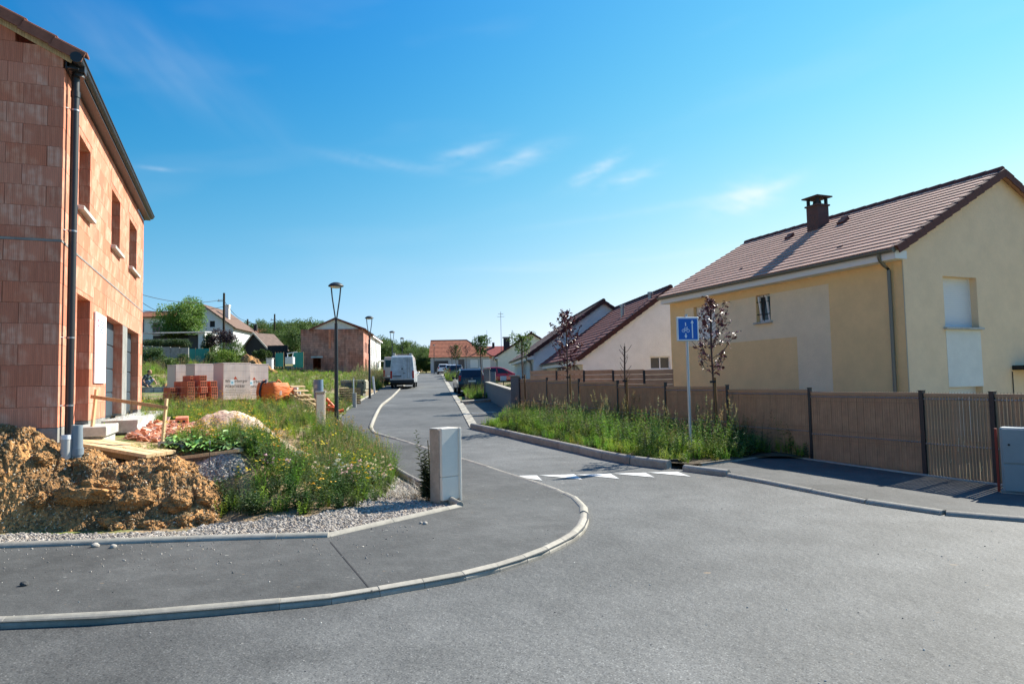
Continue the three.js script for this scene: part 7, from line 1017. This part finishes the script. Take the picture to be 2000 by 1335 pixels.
// gravel along the edging, spilled stones
{
  const e = siteEdge, strip = (r) => { const s = r() * 0.999, seg = 1 + Math.floor(s * 4), t = r(), a = e[Math.min(seg, 4)], b = e[Math.min(seg + 1, 5)]; const x = lerp(-9.5, -0.85, r()), z = -8.0 - 2.4 * r(); const d = distTo(e.slice(0, 6), x, z); if (!inside(siteArea, x, z) || d < 0.12 || d > 0.62 + 0.45 * fbm(x * 1.3, 3, 2, 5) + (x > -4 ? 0.25 : 0)) return null; return V3(x, Math.max(H(x, z), x < -3.9 ? moundY(x, z) : -1) + 0.008 * r(), z); };
  const gs = std([1, 1, 1], 1, { map: tex(512, 512, 1.2, (u, v, x, y) => { const k = 0.5 + 0.8 * rough01[y * 512 + x]; return [150 * k, 138 * k, 122 * k]; }), bumpMap: bumpTex, bumpScale: 0.02 });
  pebbles('gravel', 'grey crushed stone along the low edging of the building plot', 19000, strip, 0.02, GRAVEL, 711);
  const pit = sitePoly([[320, 920], [345, 895], [470, 893], [480, 925], [430, 945], [380, 940]]), pit2 = sitePoly([[700, 935], [770, 930], [840, 975], [770, 985], [690, 990]]), rnd = (pl) => { const f = inPoly(pl, (x, z) => H(x, z) + 0.02); return f; };
  pebbles('gravel', 'heap of grey gravel under the loose timber board', 2600, rnd(pit), 0.022, GRAVEL, 712); pebbles('gravel', 'pale gravel in the hollow left of the tall utility cabinet', 2400, rnd(pit2), 0.02, GRAVEL, 713);
  const spill = (r) => { const x = lerp(-8, -1.2, Math.pow(r(), 1.5)), k = Math.pow(r(), 2.6), z = -7.95 + k * 1.6 + (x > -2.2 ? -0.4 : 0); if (inside(siteArea, x, z) || distTo(roadLeft, x, z) < 0.2 && false) return null; return V3(x, G(z) + 0.052, z); };
  pebbles('gravel', 'stray stones spilled on the near pavement', 420, spill, 0.009, GRAVEL, 714);
  const far = (r) => { const x = lerp(-6, 6, r()), z = lerp(-3.6, -11, r()); if (inside(siteArea, x, z)) return null; const onPath = inside([...roadLeft, ...[...siteEdge].reverse()], x, z); return V3(x, G(z) + (onPath ? 0.051 : 0.001), z); };
  pebbles('gravel', 'single small stones scattered over road and pavement', 420, far, 0.006, [[0.1, 0.1, 0.1], [0.45, 0.42, 0.38], [0.6, 0.57, 0.5]], 715);
  for (const [u, v, s, l] of [[47, 1144, 0.035, 'dark stone lying alone on the near pavement at the left'], [830, 1024, 0.03, 'larger of two pebbles on the pavement before the tall cabinet'], [822, 1022, 0.022, 'smaller of two pebbles on the pavement before the tall cabinet'], [186, 1068, 0.04, 'pale stone lying against the low edging'], [220, 1070, 0.035, 'angular stone lying just off the low edging, right of the pale one']]) { const p = gp(u, v, 0.05), o = part('loose_stone', STONES[2], std(u === 47 ? [0.06, 0.06, 0.06] : [0.42, 0.38, 0.33], 0.95, { flatShading: true })); o.position.set(p[0], G(p[1]) + 0.05 + s * 0.4, p[1]); o.scale.setScalar(s); o.rotation.y = u; tag(o, l, 'stone'); }
}
// sand heap, tile rubble, distant soil heap
function heap(name, label, c, rx, rz, hgt, m, lumps, seed, cat, scl = 1) {
  const t = thing(name, label, cat, [c.x, 0, c.z]), N = 90, pos = [], idx = [], uv = []; for (let j = 0; j <= N; j++) for (let i = 0; i <= N; i++) { const a = i / N * 2 - 1, b = j / N * 2 - 1, x = a * rx, z = b * rz, q = lumps.reduce((s, l) => Math.max(s, l[3] * (1 - ((a - l[0]) / l[2]) ** 2 - ((b - l[1]) / l[2]) ** 2)), 0), k = Math.max(0, q), n = fbm(x / scl * 1.5 + seed, z / scl * 1.5, 4, seed) - 0.5; pos.push(x, H(c.x + x, c.z + z) - 0.06 * scl + k * hgt * (0.85 + 0.5 * n) + (k > 0 ? (fbm(x / scl * 9, z / scl * 9, 3, seed) - 0.5) * (scl > 2 ? 0.2 : 0.09) * scl : -0.05 * scl), z); uv.push(x, z); }
  for (let j = 0; j < N; j++) for (let i = 0; i < N; i++) { const a = j * (N + 1) + i, b = a + 1, d = a + N + 1, e = d + 1; idx.push(a, d, b, b, d, e); } const g = new THREE.BufferGeometry(); g.setAttribute('position', new THREE.Float32BufferAttribute(pos, 3)); g.setAttribute('uv', new THREE.Float32BufferAttribute(uv, 2)); g.setIndex(idx); g.computeVertexNormals(); part('heap_body', g, m, t); return t;
}
{
  const mSand = std([1, 1, 1], 1, { map: tex(512, 512, 1.3, (u, v, x, y) => { const k = 0.75 + 0.5 * rough01[y * 512 + x]; return [206 * k, 182 * k, 162 * k]; }), bumpMap: bumpTex, bumpScale: 0.015 });
  const c = siteAt(462, 846); const sh = heap('sand_heap', 'pinkish grey sand heap in the weeds behind the dock leaves', V3(c.x + 0.35, 0, c.z - 0.2), 1.9, 1.15, 0.6, mSand, [[-0.2, 0, 0.6, 1], [0.25, 0.1, 0.5, 0.6], [0.62, 0.2, 0.38, 0.42]], 21, 'sand heap');
  const f = on(503, 714, 78); const sp = 78 / F; heap('soil_heap', 'distant heap of brown soil left of the green netting', V3(f.x, 0, f.z), 44 * sp, 2.5, 2.7, mSoil, [[-0.45, 0, 0.5, 1], [-0.1, 0.1, 0.5, 0.75], [0.25, 0, 0.5, 0.5], [0.62, 0.1, 0.36, 0.3]], 31, 'earth mound', 4);
  const tr = siteAt(290, 764), tc = on(300, 752, 37); heap('soil_heap', 'small brown soil heap behind the crouching person', V3(tc.x + 0.4, 0, tc.z - 1.2), 0.9, 0.6, 0.55, mSoil, [[0, 0, 0.9, 1]], 33, 'earth mound', 1.5);
  const r = rng(721), rb = sitePoly([[250, 858], [262, 838], [300, 829], [350, 826], [385, 832], [440, 850], [430, 860], [370, 856], [310, 864]]), grp = new THREE.Group(); grp.name = 'rubble'; scene.add(grp); tag(grp, 'broken red tile and block rubble before the garage apron', null, null, 'stuff');
  const sh2 = [new THREE.BoxGeometry(0.14, 0.016, 0.09), new THREE.BoxGeometry(0.09, 0.014, 0.07), new THREE.BoxGeometry(0.2, 0.02, 0.07)], f2 = inPoly(rb, (x, z) => H(x, z)), cols = [[0.62, 0.27, 0.16], [0.7, 0.34, 0.22], [0.55, 0.22, 0.13], [0.66, 0.5, 0.42]]; const m4 = new THREE.Matrix4(), e = new THREE.Euler(), q = new THREE.Quaternion();
  sh2.forEach((g, i) => { const im = new THREE.InstancedMesh(g, std([1, 1, 1], 0.9), 380), c2 = new THREE.Color(); let k = 0; while (k < 380) { const p = f2(r); if (!p) continue; p.y += 0.01 + 0.09 * r() * r(); e.set((r() - 0.5) * 1.3, r() * 6.3, (r() - 0.5) * 1.3); im.setMatrixAt(k, m4.compose(p, q.setFromEuler(e), V3(0.7 + 0.7 * r(), 1, 0.7 + 0.7 * r()))); const c3 = cols[Math.floor(r() * 4)]; im.setColorAt(k++, c2.setRGB(...c3)); } im.name = 'fragments' + (i ? '_00' + i : ''); im.castShadow = im.receiveShadow = true; grp.add(im); });
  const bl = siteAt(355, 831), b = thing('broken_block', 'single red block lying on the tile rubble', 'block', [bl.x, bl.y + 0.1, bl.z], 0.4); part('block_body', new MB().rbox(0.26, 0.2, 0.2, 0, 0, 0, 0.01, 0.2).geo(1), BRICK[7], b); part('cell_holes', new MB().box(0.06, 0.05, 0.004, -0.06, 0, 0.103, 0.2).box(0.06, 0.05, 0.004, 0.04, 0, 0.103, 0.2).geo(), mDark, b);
  const bb = siteAt(566, 832), bg = thing('blue_scrap', 'tiny bright blue plastic scrap in the weeds right of the sand heap', 'litter', [bb.x, bb.y + 0.15, bb.z]); part('plastic', new MB().rbox(0.07, 0.06, 0.05, 0, 0, 0, 0.015, 0.4, 0.3).geo(), std([0.02, 0.2, 0.6], 0.4), bg);
  const cb = on(297, 772, 35.3), slab = thing('concrete_slab_edge', 'low pale concrete slab edge where the person sits', 'concrete slab', [cb.x, cb.y - 0.1, cb.z]); part('slab', new MB().rbox(2.4, 0.5, 0.6, -0.2, 0.12, 0, 0.02).geo(1), mConcrete, slab); part('facing_blocks', new MB().box(0.38, 0.42, 0.02, 0.0, 0.1, 0.31).box(0.38, 0.42, 0.02, 0.45, 0.1, 0.31).box(0.3, 0.42, 0.02, 0.85, 0.1, 0.31).geo(1), mPaleConc, slab);
  slabTop.set(cb.x, cb.y + 0.27, cb.z);
}
// ---------- person crouching on the slab behind the brick house ----------
{
  const t = thing('person', 'person in dark tee shirt and jeans crouching on the slab behind the brick house', 'person', [slabTop.x, slabTop.y, slabTop.z - 0.02], 0);
  { const p = on(285, 758, 35.4); t.position.x = p.x; }
  // joints: facing right (+x), squatting low and leaning over the hands
  const J = { pelvis: [-0.10, 0.20, 0], waist: [-0.06, 0.36, 0], chest: [0.05, 0.52, 0.0], neck: [0.14, 0.64, 0], head: [0.21, 0.74, 0.0], crown: [0.22, 0.81, 0] };
  const B2 = [];
  const bone = (a, b, ra, rb, c) => B2.push([V3(...a), V3(...b), ra, rb, c]);
  const SH = [0.035, 0.06, 0.07], JE = [0.12, 0.19, 0.28], SK = [0.42, 0.24, 0.16];
  bone(J.pelvis, J.waist, 0.135, 0.125, JE); bone(J.waist, J.chest, 0.125, 0.145, SH); bone(J.chest, J.neck, 0.14, 0.07, SH); bone(J.neck, J.head, 0.055, 0.06, SK); bone(J.head, J.crown, 0.095, 0.09, SK); bone([0.25, 0.72, 0], [0.285, 0.715, 0], 0.055, 0.04, SK); bone([0.30, 0.745, 0], [0.322, 0.728, 0], 0.016, 0.016, SK);
  for (const s of [-1, 1]) {
    const hip = [-0.08, 0.2, s * 0.09], knee = [0.27, s > 0 ? 0.30 : 0.36, s * 0.17], ank = [0.06, 0.07, s * 0.14], toe = [0.22, 0.035, s * 0.16]; bone(hip, knee, 0.095, 0.065, JE); bone(knee, ank, 0.065, 0.045, JE); bone(ank, toe, 0.045, 0.04, [0.05, 0.045, 0.04]);
    const sh = [0.08, 0.57, s * 0.18], el = s > 0 ? [0.02, 0.32, 0.27] : [0.3, 0.4, -0.24], wr = s > 0 ? [0.17, 0.14, 0.24] : [0.46, 0.24, -0.12]; bone(J.chest, sh, 0.12, 0.075, SH); bone(sh, [lerp(sh[0], el[0], 0.55), lerp(sh[1], el[1], 0.55), lerp(sh[2], el[2], 0.55)], 0.07, 0.052, SH); bone([lerp(sh[0], el[0], 0.5), lerp(sh[1], el[1], 0.5), lerp(sh[2], el[2], 0.5)], el, 0.046, 0.04, SK); bone(el, wr, 0.042, 0.029, SK);
    const hd = V3(...wr).sub(V3(...el)).normalize(), hp = V3(...wr).addScaledVector(hd, 0.075); bone(wr, hp.toArray(), 0.03, 0.034, SK);
    const side = V3(-hd.z, 0, hd.x).normalize(); for (let f = 0; f < 4; f++) { const b = hp.clone().addScaledVector(side, (f - 1.5) * 0.019), m = b.clone().addScaledVector(hd, 0.042 - Math.abs(f - 1.4) * 0.005), e = m.clone().addScaledVector(hd, 0.03).add(V3(0, -0.018, 0)); bone(b.toArray(), m.toArray(), 0.0095, 0.009, SK); bone(m.toArray(), e.toArray(), 0.009, 0.0075, SK); } const th = V3(...wr).addScaledVector(hd, 0.025); bone(th.toArray(), th.clone().addScaledVector(side, 0.045).addScaledVector(hd, 0.04).toArray(), 0.012, 0.009, SK);
    bone([0.19, 0.75, s * 0.085], [0.185, 0.725, s * 0.092], 0.02, 0.016, SK);
  }
  const field = (p) => { let d = 1e9; for (const [a, b, ra, rb] of B2) { const ab = b.clone().sub(a), h = clamp(p.clone().sub(a).dot(ab) / ab.lengthSq(), 0, 1), q = p.distanceTo(a.clone().addScaledVector(ab, h)) - lerp(ra, rb, h), k = Math.min(0.03, ra * 0.5), m = Math.max(k - Math.abs(d - q), 0) / k; d = Math.min(d, q) - m * m * k * 0.25; } return d; };
  const RES = 84, mc = new MarchingCubes(RES, std([1, 1, 1], 1), false, false, 120000), half = 0.5, cx = V3(0.12, 0.42, 0); mc.isolation = 0;
  const pv = V3(0, 0, 0); for (let z = 0; z < RES; z++) for (let y = 0; y < RES; y++) for (let x = 0; x < RES; x++) { pv.set((x - RES / 2) / (RES / 2) * half + cx.x, (y - RES / 2) / (RES / 2) * half + cx.y, (z - RES / 2) / (RES / 2) * half + cx.z); mc.field[x + y * RES + z * RES * RES] = -field(pv); }
  mc.update(); const n = mc.count, pos = new Float32Array(n * 3), nor = new Float32Array(n * 3), col = new Float32Array(n * 3);
  for (let i = 0; i < n; i++) { pv.set(mc.positionArray[i * 3] * half + cx.x, mc.positionArray[i * 3 + 1] * half + cx.y, mc.positionArray[i * 3 + 2] * half + cx.z); pos.set([pv.x, pv.y, pv.z], i * 3); nor.set([mc.normalArray[i * 3], mc.normalArray[i * 3 + 1], mc.normalArray[i * 3 + 2]], i * 3); let bd = 1e9, c = SK; for (const [a, b, ra, rb, cc] of B2) { const ab = b.clone().sub(a), h = clamp(pv.clone().sub(a).dot(ab) / ab.lengthSq(), 0, 1), q = pv.distanceTo(a.clone().addScaledVector(ab, h)) - lerp(ra, rb, h); if (q < bd) { bd = q; c = cc; } } col.set(c, i * 3); }
  const g = new THREE.BufferGeometry(); g.setAttribute('position', new THREE.BufferAttribute(pos, 3)); g.setAttribute('color', new THREE.BufferAttribute(col, 3)); const mg = mergeVertices(g, 1e-4); mg.computeVertexNormals();
  part('body', mg, std([1, 1, 1], 0.85, { vertexColors: true, side: THREE.DoubleSide }), t);
  const hg = new THREE.SphereGeometry(0.108, 20, 14, 0, 6.283, 0, 1.65), ha = hg.attributes.position; for (let i = 0; i < ha.count; i++) { const k = 1 + 0.06 * (fbm(ha.getX(i) * 40, ha.getZ(i) * 40, 2, 3) - 0.5); ha.setXYZ(i, ha.getX(i) * k, ha.getY(i) * k, ha.getZ(i) * k * 0.92); } hg.computeVertexNormals();
  const hair = part('hair', hg, std([0.018, 0.013, 0.01], 0.8, { side: THREE.DoubleSide }), t); hair.position.set(0.2, 0.785, 0); hair.rotation.z = 0.25;
  for (const s of [-1, 1]) part('eye', new THREE.SphereGeometry(0.011, 8, 6), std([0.05, 0.04, 0.035], 0.3), t).position.set(0.296, 0.765, s * 0.034);
  part('mouth', new MB().rbox(0.008, 0.007, 0.04, 0.318, 0.7, 0, 0.003).geo(), std([0.25, 0.09, 0.07], 0.6), t);
}
camera.far = 4000; camera.updateProjectionMatrix();
renderer.render(scene, camera);
